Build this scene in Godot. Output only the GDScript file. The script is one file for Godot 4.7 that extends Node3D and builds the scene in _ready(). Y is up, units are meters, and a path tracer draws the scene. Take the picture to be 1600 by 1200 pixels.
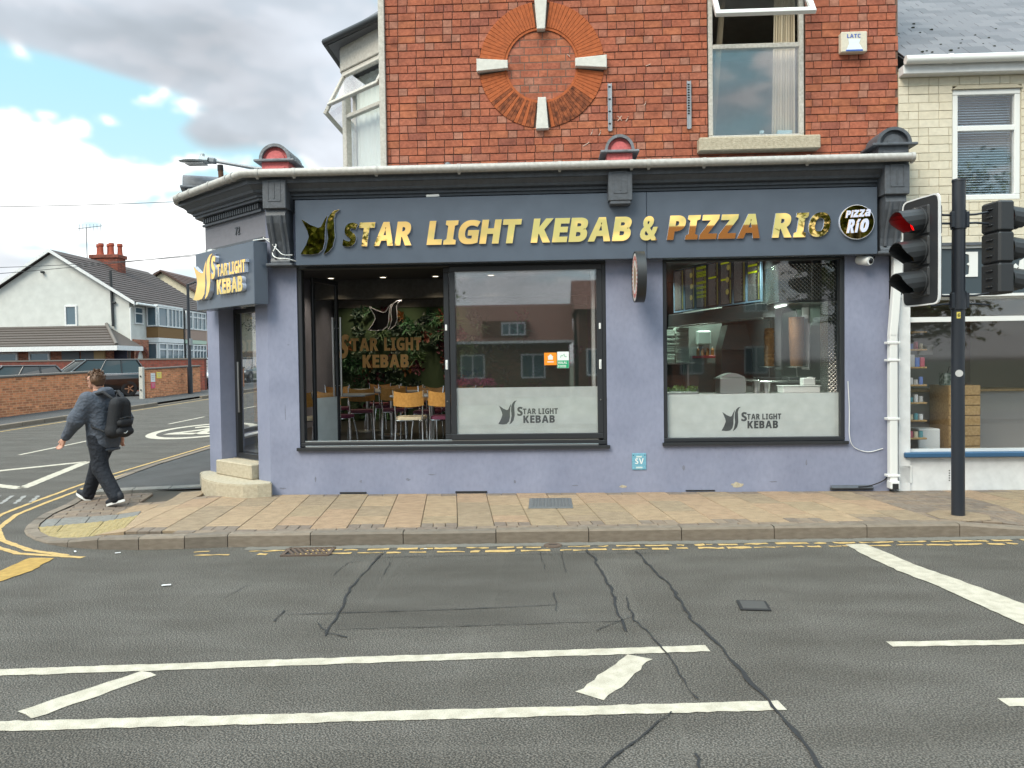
extends Node3D

# ---------------------------------------------------------------- mesh builder
class MB:
	var v := PackedVector3Array()
	var n := PackedVector3Array()
	var uv := PackedVector2Array()
	var col := PackedColorArray()
	var tint := Color(1, 1, 1)
	var use_col := false
	func tri(a: Vector3, b: Vector3, c: Vector3) -> void:
		var k := (b - a).cross(c - a)
		if k.length_squared() < 1e-18:
			return
		k = k.normalized()
		_put(a, b, c, k, k, k)
	func _put(a: Vector3, b: Vector3, c: Vector3, na: Vector3, nb: Vector3, nc: Vector3) -> void:
		v.append(a); v.append(c); v.append(b)
		n.append(na); n.append(nc); n.append(nb)
		if use_col:
			col.append(tint); col.append(tint); col.append(tint)
	func quad(a: Vector3, b: Vector3, c: Vector3, d: Vector3) -> void:
		tri(a, b, c); tri(a, c, d)
	func squad(a: Vector3, b: Vector3, c: Vector3, d: Vector3, na: Vector3, nb: Vector3, nc: Vector3, nd: Vector3) -> void:
		_put(a, b, c, na, nb, nc); _put(a, c, d, na, nc, nd)
	func out(p: Array, c: Vector3) -> void:          # convex polygon turned away from c
		var k: Vector3 = (p[1] - p[0]).cross(p[2] - p[0])
		var m := Vector3()
		for q in p: m += q
		m /= p.size()
		if k.dot(m - c) < 0: p.reverse()
		for i in range(1, p.size() - 1): tri(p[0], p[i], p[i + 1])
	func box(c: Vector3, s: Vector3, b := Basis()) -> void:
		var h := s * 0.5
		for k in 3:
			for g in [-1.0, 1.0]:
				var u := (k + 1) % 3
				var w := (k + 2) % 3
				var p := []
				for q in [[-1, -1], [1, -1], [1, 1], [-1, 1]]:
					var t := Vector3()
					t[k] = g * h[k]; t[u] = q[0] * h[u]; t[w] = q[1] * h[w]
					p.append(c + b * t)
				out(p, c)
	func span(x0: float, x1: float, y0: float, y1: float, z0: float, z1: float) -> void:
		box(Vector3((x0 + x1) / 2, (y0 + y1) / 2, (z0 + z1) / 2), Vector3(absf(x1 - x0), absf(y1 - y0), absf(z1 - z0)))
	func bev(c: Vector3, s: Vector3, e: float, b := Basis()) -> void:   # box with chamfered edges
		var h := s * 0.5
		for k in 3:
			var u := (k + 1) % 3
			var w := (k + 2) % 3
			for g in [-1.0, 1.0]:
				var p := []
				for q in [[-1, -1], [1, -1], [1, 1], [-1, 1]]:
					var t := Vector3()
					t[k] = g * h[k]; t[u] = q[0] * (h[u] - e); t[w] = q[1] * (h[w] - e)
					p.append(c + b * t)
				out(p, c)
			for q in [[-1, -1], [1, -1], [1, 1], [-1, 1]]:
				var p2 := []
				for r in [[-1, 0], [1, 0], [1, 1], [-1, 1]]:
					var t := Vector3()
					t[k] = r[0] * (h[k] - e)
					t[u] = q[0] * (h[u] if r[1] == 0 else h[u] - e)
					t[w] = q[1] * (h[w] - e if r[1] == 0 else h[w])
					p2.append(c + b * t)
				out(p2, c)
		for gx in [-1.0, 1.0]:
			for gy in [-1.0, 1.0]:
				for gz in [-1.0, 1.0]:
					out([c + b * Vector3(gx * h.x, gy * (h.y - e), gz * (h.z - e)), c + b * Vector3(gx * (h.x - e), gy * h.y, gz * (h.z - e)), c + b * Vector3(gx * (h.x - e), gy * (h.y - e), gz * h.z)], c)
	func tube(p: Array, r, sides := 8, caps := true) -> void:
		var rings := []
		var ref := Vector3.UP
		for i in p.size():
			var d: Vector3 = (p[mini(i + 1, p.size() - 1)] - p[maxi(i - 1, 0)]).normalized()
			if absf(d.dot(ref)) > 0.95: ref = Vector3.RIGHT if absf(d.x) < 0.9 else Vector3.FORWARD
			var a := d.cross(ref).normalized()
			var b := a.cross(d)
			var ring := []
			var rr: float = r[i] if r is Array else r
			for k in sides:
				var t := TAU * k / sides
				var o := a * cos(t) + b * sin(t)
				ring.append([p[i] + o * rr, o])
			rings.append(ring)
		for i in p.size() - 1:
			for k in sides:
				var a = rings[i][k]; var b = rings[i][(k + 1) % sides]
				var c = rings[i + 1][(k + 1) % sides]; var d = rings[i + 1][k]
				var fn: Vector3 = (b[0] - a[0]).cross(c[0] - a[0])
				if fn.dot(a[1] + b[1]) >= 0: squad(a[0], b[0], c[0], d[0], a[1], b[1], c[1], d[1])
				else: squad(a[0], d[0], c[0], b[0], a[1], d[1], c[1], b[1])
		if caps:
			for e in [0, p.size() - 1]:
				var q := []
				for k in sides: q.append(rings[e][k][0])
				out(q, p[1] if e == 0 else p[p.size() - 2])
	func lathe(prof: Array, sides := 16, xf := Transform3D()) -> void:   # prof of Vector2(r, y)
		for i in prof.size() - 1:
			var a: Vector2 = prof[i]
			var b: Vector2 = prof[i + 1]
			var t := (b - a).normalized()
			var k2 := Vector2(t.y, -t.x)
			for k in sides:
				var t0 := TAU * k / sides
				var t1 := TAU * (k + 1) / sides
				var c0 := Vector3(cos(t0), 0, sin(t0))
				var c1 := Vector3(cos(t1), 0, sin(t1))
				var p0 := xf * (c0 * a.x + Vector3.UP * a.y)
				var p1 := xf * (c1 * a.x + Vector3.UP * a.y)
				var p2 := xf * (c1 * b.x + Vector3.UP * b.y)
				var p3 := xf * (c0 * b.x + Vector3.UP * b.y)
				var n0 := xf.basis * (c0 * k2.x + Vector3.UP * k2.y)
				var n1 := xf.basis * (c1 * k2.x + Vector3.UP * k2.y)
				var g := (p1 - p0).cross(p2 - p0) + (p2 - p0).cross(p3 - p0)
				if g.dot(n0 + n1) < 0:
					squad(p0, p3, p2, p1, n0, n0, n1, n1)
				else:
					squad(p0, p1, p2, p3, n0, n1, n1, n0)
	func ball(c: Vector3, r: Vector3, seg := 12, b := Basis()) -> void:
		var rings := seg / 2
		for i in rings:
			for k in seg:
				var q := []
				for e in [[i, k], [i + 1, k], [i + 1, k + 1], [i, k + 1]]:
					var th: float = PI * e[0] / rings
					var ph: float = TAU * e[1] / seg
					q.append(Vector3(sin(th) * cos(ph), cos(th), sin(th) * sin(ph)))
				var P := []
				var N := []
				for d in q:
					P.append(c + b * (d * r))
					N.append((b * (d / r)).normalized())
				squad(P[0], P[3], P[2], P[1], N[0], N[3], N[2], N[1])
	func extrude(poly: PackedVector2Array, z0: float, z1: float, xf := Transform3D()) -> void:
		var q := poly
		var area := 0.0
		for i in q.size(): area += q[i].cross(q[(i + 1) % q.size()])
		if area < 0:
			q = q.duplicate(); q.reverse()
		var idx := Geometry2D.triangulate_polygon(q)
		for i in range(0, idx.size(), 3):
			var a := q[idx[i]]; var b := q[idx[i + 1]]; var c := q[idx[i + 2]]
			if (b - a).cross(c - a) < 0:
				var t := b; b = c; c = t
			tri(xf * Vector3(a.x, a.y, z1), xf * Vector3(b.x, b.y, z1), xf * Vector3(c.x, c.y, z1))
			tri(xf * Vector3(a.x, a.y, z0), xf * Vector3(c.x, c.y, z0), xf * Vector3(b.x, b.y, z0))
		for i in q.size():
			var a := q[i]; var b := q[(i + 1) % q.size()]
			quad(xf * Vector3(a.x, a.y, z0), xf * Vector3(b.x, b.y, z0), xf * Vector3(b.x, b.y, z1), xf * Vector3(a.x, a.y, z1))
	func sweep(path: Array, prof: Array, close_ends := true) -> void:   # path in xz, prof of Vector2(out, y); out = right of (z, -x)
		var rows := []
		for i in path.size():
			var d0: Vector3 = (path[i] - path[maxi(i - 1, 0)]).normalized() if i > 0 else (path[1] - path[0]).normalized()
			var d1: Vector3 = (path[mini(i + 1, path.size() - 1)] - path[i]).normalized() if i < path.size() - 1 else d0
			var o0 := Vector3(d0.z, 0, -d0.x)
			var o1 := Vector3(d1.z, 0, -d1.x)
			var m := (o0 + o1).normalized()
			m /= maxf(0.3, m.dot(o0))
			var row := []
			for q in prof: row.append(path[i] + m * q.x + Vector3.UP * q.y)
			rows.append(row)
		var c := prof.size()
		for i in path.size() - 1:
			for k in c:
				quad(rows[i][k], rows[i + 1][k], rows[i + 1][(k + 1) % c], rows[i][(k + 1) % c])
		if close_ends:
			var pl := PackedVector2Array()
			for q in prof: pl.append(q)
			var idx := Geometry2D.triangulate_polygon(pl)
			for e in [0, path.size() - 1]:
				for i in range(0, idx.size(), 3): tri(rows[e][idx[i]], rows[e][idx[i + 1]], rows[e][idx[i + 2]])
	func mesh() -> ArrayMesh:
		var a := []
		a.resize(Mesh.ARRAY_MAX)
		a[Mesh.ARRAY_VERTEX] = v
		a[Mesh.ARRAY_NORMAL] = n
		if uv.size() == v.size(): a[Mesh.ARRAY_TEX_UV] = uv
		if use_col: a[Mesh.ARRAY_COLOR] = col
		var m := ArrayMesh.new()
		m.add_surface_from_arrays(Mesh.PRIMITIVE_TRIANGLES, a)
		return m

# ---------------------------------------------------------------- nodes
var used := {}
var M := {}
var rng := RandomNumberGenerator.new()

func numbered(called: String) -> String:
	used[called] = used.get(called, -1) + 1
	return called if used[called] == 0 else "%s_%03d" % [called, used[called]]

func meta(o: Node, label: String, category: String, group := "") -> void:
	o.set_meta("label", label)
	o.set_meta("category", category)
	if group: o.set_meta("group", group)

func thing(called: String, label: String, category: String, at := Vector3(), turn := 0.0, group := "") -> Node3D:
	var o := Node3D.new()
	o.name = numbered(called)
	add_child(o, true)
	o.position = at
	o.rotation.y = turn
	meta(o, label, category, group)
	return o

func part(parent: Node, called: String, b, m: Material, at := Vector3(), label := "") -> MeshInstance3D:
	var o := MeshInstance3D.new()
	o.name = called
	o.mesh = b.mesh() if b is MB else b
	o.material_override = m
	parent.add_child(o, true)
	o.position = at
	if label: o.set_meta("label", label)
	return o

func solo(called: String, label: String, category: String, b, m: Material, at := Vector3(), group := "") -> MeshInstance3D:
	var o := part(self, numbered(called), b, m, at)
	meta(o, label, category, group)
	return o

func struct(called: String, b, m: Material, at := Vector3()) -> MeshInstance3D:
	var o := part(self, numbered(called), b, m, at)
	o.set_meta("kind", "structure")
	return o

func copy_of(o: Node3D, at: Vector3, turn: float, label := "") -> Node3D:
	var c: Node3D = o.duplicate()
	var base := String(o.name)
	if base.length() > 4 and base.substr(base.length() - 4).begins_with("_0"): base = base.left(base.length() - 4)
	c.name = numbered(base)
	add_child(c, true)
	c.position = at
	c.rotation.y = turn
	if label: c.set_meta("label", label)
	return c

# ---------------------------------------------------------------- materials
func lin(r: float, g: float, b: float, a := 1.0) -> Color:
	var c := Color(r, g, b).linear_to_srgb()
	c.a = a
	return c

var textures := {}
func noise_tex(key: String, freq: float, lo: Color, hi: Color, size := 512, kind := FastNoiseLite.TYPE_SIMPLEX_SMOOTH, oct := 4, mid := 0.5, normal := 0.0, edge := 0.0) -> NoiseTexture2D:
	if textures.has(key): return textures[key]
	var f := FastNoiseLite.new()
	f.noise_type = kind
	f.frequency = freq
	f.fractal_octaves = oct
	f.seed = key.hash() % 1000
	var t := NoiseTexture2D.new()
	t.width = size; t.height = size
	t.seamless = true
	t.generate_mipmaps = false
	if normal > 0.0:
		t.as_normal_map = true
		t.bump_strength = normal
	else:
		var g := Gradient.new()
		g.set_color(0, lo); g.set_color(1, hi)
		if edge > 0.0:
			g.set_offset(0, edge)
			g.set_offset(1, 1.0 - edge)
		g.add_point(mid, lo.lerp(hi, 0.5))
		t.color_ramp = g
	t.noise = f
	textures[key] = t
	return t

func mat(key: String, c: Color, rough := 0.8, metal := 0.0, tex: Texture2D = null, scale := 1.0, bump := 0.0, bump_tex: Texture2D = null) -> StandardMaterial3D:
	if M.has(key): return M[key]
	var m := StandardMaterial3D.new()
	m.resource_name = key
	m.albedo_color = c
	m.roughness = rough
	m.metallic = metal
	if tex:
		m.albedo_texture = tex
	if tex or bump_tex:
		m.uv1_triplanar = true
		m.uv1_world_triplanar = true
		m.uv1_scale = Vector3.ONE * scale
	if bump > 0.0 and bump_tex:
		m.heightmap_enabled = true
		m.heightmap_scale = bump
		m.heightmap_texture = bump_tex
	M[key] = m
	return m

func detail(m: StandardMaterial3D, t: Texture2D, scale: Vector3) -> void:
	m.detail_enabled = true
	m.detail_blend_mode = BaseMaterial3D.BLEND_MODE_MUL
	m.detail_albedo = t
	m.detail_uv_layer = BaseMaterial3D.DETAIL_UV_2
	m.uv2_triplanar = true
	m.uv2_world_triplanar = true
	m.uv2_scale = scale

func glow(key: String, c: Color, energy: float) -> StandardMaterial3D:
	var m := mat(key, c, 0.4)
	m.emission_enabled = true
	m.emission = c
	m.emission_energy_multiplier = energy
	return m

func glass_mat(key: String, c: Color, a: float) -> StandardMaterial3D:
	var m := mat(key, Color(c.r, c.g, c.b, a), 0.02)
	m.transparency = BaseMaterial3D.TRANSPARENCY_ALPHA
	m.metallic_specular = 0.5
	return m

# ---------------------------------------------------------------- lettering
func lettering(text: String, height: float, depth: float, bold := 0.5, shear := 0.0, stretch := 1.0, font := "Droid Sans") -> ArrayMesh:
	var sf := SystemFont.new()
	sf.font_names = PackedStringArray([font])
	sf.font_weight = 700
	var fv := FontVariation.new()
	fv.base_font = sf
	fv.variation_embolden = bold
	var t := TextMesh.new()
	t.font = fv
	t.text = text
	t.font_size = 64
	t.pixel_size = 0.01
	t.depth = 1.0
	t.curve_step = 1.5
	var a := t.get_mesh_arrays()
	var v: PackedVector3Array = a[Mesh.ARRAY_VERTEX]
	var n: PackedVector3Array = a[Mesh.ARRAY_NORMAL]
	var box := AABB(v[0], Vector3())
	for p in v: box = box.expand(p)
	var k := height / box.size.y
	for i in v.size():
		var p := v[i]
		var y := (p.y - box.position.y) * k
		v[i] = Vector3((p.x - box.position.x) * k * stretch + y * shear, y, (p.z + 0.5) * depth)
		n[i] = Vector3(n[i].x / stretch, n[i].y - n[i].x * shear, n[i].z).normalized()
	a[Mesh.ARRAY_VERTEX] = v
	a[Mesh.ARRAY_NORMAL] = n
	a[Mesh.ARRAY_TANGENT] = null
	var m := ArrayMesh.new()
	m.add_surface_from_arrays(Mesh.PRIMITIVE_TRIANGLES, a)
	return m

func width_of(m: ArrayMesh) -> float:
	return m.get_aabb().end.x

# a word as separate letters along +x of the parent's axes, squeezed to fit x0..x1
func word(parent: Node3D, text: String, x0: float, x1: float, y: float, z: float, height: float, depth: float, m: Material, bold := 0.5, shear := 0.0, called := "letter", tilt := 0.0, font := "Droid Sans") -> void:
	var made := []
	var total := 0.0
	var gap := height * 0.12
	for ch in text:
		if ch == " ":
			made.append(null)
			total += height * 0.35
			continue
		var one := lettering(ch, height, depth, bold, 0.0, 1.0, font)
		made.append([ch, width_of(one)])
		total += width_of(one) + gap
	total -= gap
	var k := (x1 - x0) / total
	var x := x0
	for e in made:
		if e == null:
			x += height * 0.35 * k
			continue
		part(parent, called, lettering(e[0], height, depth, bold, shear, k, font), m, Vector3(x, y + (x - x0) * tilt, z))
		x += (e[1] + gap) * k

# ---------------------------------------------------------------- ground heights
const SLOPE := 0.022
func rise(z: float) -> float:                 # the side street climbs away from the corner
	return SLOPE * maxf(0.0, -1.0 - z)
func kerb_z(x: float) -> float:               # the kerb of the main road, not quite parallel to the shop
	return 2.17 - 0.045 * x
func paved(x: float, z: float) -> float:      # the pavement: level, dropped at the corner and at the crossing
	var drop := 0.105 * smoothstep(-4.1, -5.2, x) * smoothstep(-1.2, 0.3, z)
	drop += 0.09 * smoothstep(4.3, 5.1, x) * smoothstep(1.0, 1.9, z)
	return rise(z) - drop

# ---------------------------------------------------------------- sky
func bump2(az: float, el: float, a0: float, e0: float, ra: float, re: float) -> float:
	var da := wrapf(az - a0, -180.0, 180.0) / ra
	var de := (el - e0) / re
	return exp(-(da * da + de * de))

func make_sky() -> ImageTexture:
	var W := 1536
	var H := 768
	var big := FastNoiseLite.new()
	big.seed = 11; big.frequency = 0.55; big.fractal_octaves = 4
	var mid := FastNoiseLite.new()
	mid.seed = 5; mid.frequency = 1.5; mid.fractal_octaves = 6; mid.fractal_gain = 0.55
	var fine := FastNoiseLite.new()
	fine.seed = 23; fine.frequency = 3.2; fine.fractal_octaves = 5
	var data := PackedFloat32Array()
	data.resize(W * H * 3)
	for j in H:
		var el := 90.0 - (j + 0.5) / H * 180.0
		if el < -1.0:
			for i in W:
				var o := (j * W + i) * 3
				data[o] = 0.22; data[o + 1] = 0.22; data[o + 2] = 0.21
			continue
		var se := sin(deg_to_rad(maxf(el, 0.3)))
		var ce := cos(deg_to_rad(el))
		var flat := 1.0 / (se + 0.16)
		for i in W:
			var az := wrapf((i + 0.5) / W * 360.0, -180.0, 180.0)      # the seam of a panorama lies along -z
			var ar := deg_to_rad(az)
			var px := sin(ar) * ce * flat
			var pz := -cos(ar) * ce * flat
			var b := big.get_noise_2d(px, pz)
			var m := mid.get_noise_2d(px + b * 0.5, pz)
			var f := fine.get_noise_2d(px * 1.6 + m * 0.4, pz * 1.6)
			# a grey deck with gaps, white heaps seen through them; those in view stand where the photograph has them
			var grey := 0.46 + b * 0.9 + m * 0.30
			grey += 1.1 * bump2(az, el, -25, 21.6, 11, 4.0) + 0.65 * bump2(az, el, -23.3, 15.6, 4.2, 2.0) + 0.5 * bump2(az, el, -15, 20, 5, 9) + 0.5 * bump2(az, el, -36, 24.5, 6, 1.6)
			grey -= 1.15 * bump2(az, el, -33.6, 17.6, 5.0, 1.7) + 0.8 * bump2(az, el, -27.6, 17.2, 3.2, 1.0) + 0.8 * bump2(az, el, -28.5, 14.6, 2.6, 1.8) + 1.3 * bump2(az, el, -34, 12.3, 7.5, 3.2) + 0.6 * bump2(az, el, -24, 10.5, 8, 2.4)
			var heap := 0.50 + m * 0.75 + f * 0.60
			heap += 0.75 * bump2(az, el, -34.5, 12.8, 7, 2.7) - 0.95 * bump2(az, el, -32.6, 17.4, 6, 1.5) - 0.35 * bump2(az, el, -28.3, 15.0, 3, 1.6) + 0.45 * bump2(az, el, -26, 9, 10, 3)
			var w := smoothstep(0.40, 0.66, heap)
			var g := smoothstep(0.36, 0.74, grey)
			var hz := exp(-maxf(el, 0.0) / 8.0)
			var blue := Vector3(0.27, 0.55, 0.66).lerp(Vector3(0.6, 0.72, 0.78), hz)
			var white := Vector3(1.0, 1.0, 0.99) * (1.0 + 0.14 * f)
			var shade := clampf(0.50 + b * 0.45 + m * 0.75 + 0.10 * f + 0.45 * bump2(az, el, -12, 22, 7, 8) + 0.3 * bump2(az, el, -34, 23.0, 5, 1.0) - 0.35 * bump2(az, el, -24, 21, 6, 2.5), 0.0, 1.0)
			var lum := lerpf(0.30, 0.56, shade)
			var gr := Vector3(0.92, 1.0, 1.12) * lum
			var c := blue.lerp(white, w * 0.96).lerp(gr, g * 0.95)
			c = c.lerp(Vector3(0.95, 0.955, 0.95), hz * 0.7)
			# overhead the cloud deck is thinner and brighter
			c *= 1.0 + 2.0 * smoothstep(25.0, 65.0, el)
			var o := (j * W + i) * 3
			data[o] = c.x; data[o + 1] = c.y; data[o + 2] = c.z
	var im := Image.create_from_data(W, H, false, Image.FORMAT_RGBF, data.to_byte_array())
	return ImageTexture.create_from_image(im)

func _ready() -> void:
	rng.seed = 72
	# camera
	var cam := Camera3D.new()
	cam.name = "camera"
	cam.fov = 53.06
	cam.near = 0.05
	cam.far = 900.0
	cam.position = Vector3(0, 1.62, 9.6)
	cam.basis = Basis(Vector3.UP, deg_to_rad(2.5)) * Basis(Vector3.RIGHT, deg_to_rad(-1.5)) * Basis(Vector3.BACK, deg_to_rad(-0.8))
	cam.current = true
	add_child(cam)
	# sky
	var we := WorldEnvironment.new()
	we.name = "world_environment"
	var env := Environment.new()
	env.background_mode = Environment.BG_SKY
	var sky := Sky.new()
	var pano := PanoramaSkyMaterial.new()
	pano.panorama = make_sky()
	sky.sky_material = pano
	env.sky = sky
	env.tonemap_mode = Environment.TONE_MAPPER_LINEAR
	env.tonemap_exposure = 1.5
	env.background_energy_multiplier = 1.0
	env.sdfgi_enabled = true
	env.ssao_enabled = true
	env.ssil_enabled = true
	we.environment = env
	add_child(we)
	# the sun behind thin cloud
	var sun := DirectionalLight3D.new()
	sun.name = "sun"
	sun.light_energy = 0.8
	sun.light_angular_distance = 30.0
	sun.light_color = Color(1.0, 0.95, 0.87)
	sun.shadow_enabled = true
	add_child(sun)
	sun.look_at_from_position(Vector3.ZERO, Vector3(0.45, -0.8, -0.62))
	build_materials()
	build_ground()
	build_pavement()
	build_markings()
	build_shop()
	build_upper_storey()
	build_shop_trim()
	build_signs()
	build_interior()
	build_kitchen()
	build_neighbour()
	build_street_furniture()
	build_side_street()
	build_opposite()
	build_person()

func build_materials() -> void:
	var w := Color(1, 1, 1)
	var soft := noise_tex("soft", 0.012, Color(0.92, 0.92, 0.92), w)
	var grain := noise_tex("grain", 0.08, Color(0.84, 0.84, 0.84), w)
	var speck := noise_tex("speck", 0.07, Color(0.53, 0.53, 0.52), w, 1024, FastNoiseLite.TYPE_SIMPLEX, 3, 0.5, 0.0, 0.22)
	var height := noise_tex("height", 0.13, Color(0, 0, 0), w, 512, FastNoiseLite.TYPE_SIMPLEX, 3)
	var rough_h := noise_tex("rough_h", 0.03, Color(0, 0, 0), w, 512, FastNoiseLite.TYPE_SIMPLEX, 5)
	var patch := noise_tex("patch", 0.010, Color(0.84, 0.835, 0.82), Color(1, 1, 1), 512, FastNoiseLite.TYPE_SIMPLEX_SMOOTH, 5)
	var streak := noise_tex("streak", 0.02, Color(0.84, 0.83, 0.815), Color(1, 1, 1), 512, FastNoiseLite.TYPE_SIMPLEX_SMOOTH, 6)
	# road
	var road := mat("asphalt", lin(0.200, 0.184, 0.163), 0.92, 0.0, speck, 0.9, 1.4, height)
	detail(road, noise_tex("road_wear", 0.011, Color(0.80, 0.79, 0.77), Color(1, 1, 1), 512, FastNoiseLite.TYPE_SIMPLEX_SMOOTH, 7), Vector3(0.13, 0.31, 0.31))
	var foot := mat("footway_asphalt", lin(0.12, 0.122, 0.126), 0.9, 0.0, speck, 1.2, 0.4, height)
	detail(foot, patch, Vector3(0.3, 0.3, 0.3))
	mat("earth", lin(0.12, 0.13, 0.09), 1.0, 0.0, patch, 0.2)
	# paint
	var pw := mat("road_paint", lin(0.66, 0.61, 0.50), 0.8, 0.0, grain, 2.0, 0.35, height)
	detail(pw, streak, Vector3(0.8, 0.8, 0.8))
	var py := mat("yellow_paint", lin(0.70, 0.48, 0.19), 0.85, 0.0, grain, 2.4, 0.3, height)
	detail(py, streak, Vector3(1.2, 1.2, 1.2))
	var po := mat("box_yellow_paint", lin(0.55, 0.35, 0.09), 0.85, 0.0, grain, 2.4, 0.3, height)
	detail(po, streak, Vector3(1.0, 1.0, 1.0))
	mat("tar", lin(0.022, 0.023, 0.025), 0.6, 0.0, grain, 4.0, 0.3, height)
	# paving
	for k in 5:
		var t: Array = [[0.60, 0.43, 0.275], [0.54, 0.405, 0.26], [0.63, 0.455, 0.29], [0.50, 0.375, 0.25], [0.60, 0.41, 0.265]][k]
		var s := mat("slab_%d" % k, lin(t[0], t[1], t[2]), 0.88, 0.0, speck, 2.2, 0.12, height)
		detail(s, streak, Vector3(0.55, 0.55, 0.75))
	for k in 4:
		var t: Array = [[0.27, 0.205, 0.155], [0.23, 0.18, 0.145], [0.30, 0.23, 0.17], [0.25, 0.20, 0.16]][k]
		var s := mat("block_%d" % k, lin(t[0], t[1], t[2]), 0.9, 0.0, grain, 3.0, 0.12, height)
		detail(s, streak, Vector3(0.9, 0.9, 0.9))
	for k in 3:
		var t: Array = [[0.25, 0.205, 0.16], [0.22, 0.185, 0.15], [0.28, 0.23, 0.18]][k]
		var s := mat("kerb_%d" % k, lin(t[0], t[1], t[2]), 0.9, 0.0, grain, 3.0, 0.15, height)
		detail(s, streak, Vector3(0.7, 2.2, 0.7))
	var tac := mat("tactile", lin(0.60, 0.47, 0.22), 0.88, 0.0, speck, 2.2)
	detail(tac, streak, Vector3(0.7, 0.7, 0.7))
	var gs := mat("grey_slab", lin(0.36, 0.35, 0.33), 0.9, 0.0, speck, 2.0)
	detail(gs, streak, Vector3(0.7, 0.7, 0.7))
	mat("bedding", lin(0.075, 0.065, 0.052), 1.0, 0.0, grain, 2.0)
	# shop front
	var blue := mat("shop_paint", lin(0.262, 0.284, 0.388), 0.62, 0.0, noise_tex("paint_mottle", 0.006, Color(0.88, 0.885, 0.90), w, 512, FastNoiseLite.TYPE_SIMPLEX_SMOOTH, 6), 0.35, 0.12, rough_h)
	detail(blue, noise_tex("scuff", 0.03, Color(0.93, 0.93, 0.93), w, 512, FastNoiseLite.TYPE_SIMPLEX, 5, 0.25), Vector3(0.9, 0.5, 0.9))
	mat("anthracite", lin(0.020, 0.022, 0.026), 0.42)
	mat("anthracite_sign", lin(0.088, 0.110, 0.146), 0.26, 0.0, soft, 0.4)
	var trim := mat("trim_paint", lin(0.105, 0.118, 0.140), 0.5, 0.0, soft, 1.2, 0.12, rough_h)
	detail(trim, streak, Vector3(1.2, 1.2, 1.2))
	mat("frieze_paint", lin(0.20, 0.20, 0.23), 0.6, 0.0, soft, 1.5, 0.12, rough_h)
	var gut := mat("gutter_plastic", lin(0.52, 0.51, 0.49), 0.5, 0.0, soft, 2.0)
	detail(gut, streak, Vector3(1.5, 1.5, 1.5))
	mat("gold", lin(1.0, 0.66, 0.22), 0.02, 1.0)
	mat("edge_white", lin(0.55, 0.60, 0.72), 0.5)
	var stone := mat("cream_stone", lin(0.60, 0.53, 0.40), 0.85, 0.0, grain, 2.0, 0.3, rough_h)
	detail(stone, streak, Vector3(1.6, 1.6, 1.6))
	mat("white_plastic", lin(0.70, 0.71, 0.70), 0.35)
	var oldw := mat("old_white", lin(0.62, 0.60, 0.55), 0.6, 0.0, soft, 2.0)
	detail(oldw, streak, Vector3(2.0, 2.0, 2.0))
	mat("keystone_white", lin(0.66, 0.65, 0.60), 0.7, 0.0, soft, 2.0, 0.1, rough_h)
	var lead := mat("lead", lin(0.23, 0.25, 0.285), 0.55, 0.0, streak, 1.0, 0.3, rough_h)
	detail(lead, patch, Vector3(1.2, 1.2, 1.2))
	mat("steel", lin(0.55, 0.55, 0.54), 0.28, 1.0)
	mat("chrome", lin(0.75, 0.75, 0.75), 0.12, 1.0)
	mat("black_plastic", lin(0.022, 0.024, 0.027), 0.5)
	mat("rubber", lin(0.015, 0.015, 0.016), 0.8)
	mat("pole_black", lin(0.016, 0.020, 0.028), 0.4)
	mat("mortar", lin(0.18, 0.115, 0.088), 0.95, 0.0, grain, 3.0)
	for k in 8:
		var t: Array = [[0.53, 0.168, 0.090], [0.505, 0.157, 0.088], [0.55, 0.185, 0.092], [0.475, 0.15, 0.088], [0.51, 0.19, 0.12], [0.40, 0.13, 0.084], [0.52, 0.235, 0.16], [0.51, 0.172, 0.10]][k]
		var s := mat("brick_%d" % k, lin(t[0], t[1], t[2]), 0.9, 0.0, noise_tex("brick_tone_%d" % (k % 2), 0.016 + 0.01 * (k % 2), Color(0.82, 0.79, 0.78), w, 512, FastNoiseLite.TYPE_SIMPLEX, 6), 1.3, 0.2, rough_h)
		detail(s, noise_tex("brick_soot", 0.012, Color(0.70, 0.69, 0.69), w, 512, FastNoiseLite.TYPE_SIMPLEX_SMOOTH, 6, 0.22), Vector3(0.42, 0.42, 0.42))
	var vous := mat("voussoir", lin(0.50, 0.125, 0.035), 0.85, 0.0, soft, 2.0, 0.1, rough_h)
	detail(vous, streak, Vector3(1.2, 1.2, 1.2))
	mat("voussoir_sooty", lin(0.40, 0.11, 0.038), 0.9, 0.0, noise_tex("soot", 0.022, Color(0.42, 0.40, 0.40), w, 512, FastNoiseLite.TYPE_SIMPLEX_SMOOTH, 4, 0.4), 1.0)
	for k in 3:
		var t: Array = [[0.66, 0.60, 0.47], [0.63, 0.575, 0.45], [0.68, 0.625, 0.50]][k]
		mat("cream_brick_%d" % k, lin(t[0], t[1], t[2]), 0.75, 0.0, soft, 1.5, 0.12, rough_h)
	for k in 4:
		var t: Array = [[0.145, 0.145, 0.158], [0.125, 0.125, 0.138], [0.165, 0.163, 0.175], [0.105, 0.107, 0.118]][k]
		mat("slate_%d" % k, lin(t[0], t[1], t[2]), 0.55, 0.0, grain, 1.5, 0.1, rough_h)
	mat("white_paint", lin(0.72, 0.73, 0.735), 0.6, 0.0, soft, 1.0, 0.08, rough_h)
	mat("counter_laminate", lin(0.20, 0.19, 0.18), 0.6, 0.0, soft, 1.0)
	mat("room_wall", lin(0.52, 0.49, 0.43), 0.85, 0.0, soft, 0.6)
	glass_mat("glass", Color(0.82, 0.9, 0.88), 0.003)
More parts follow.
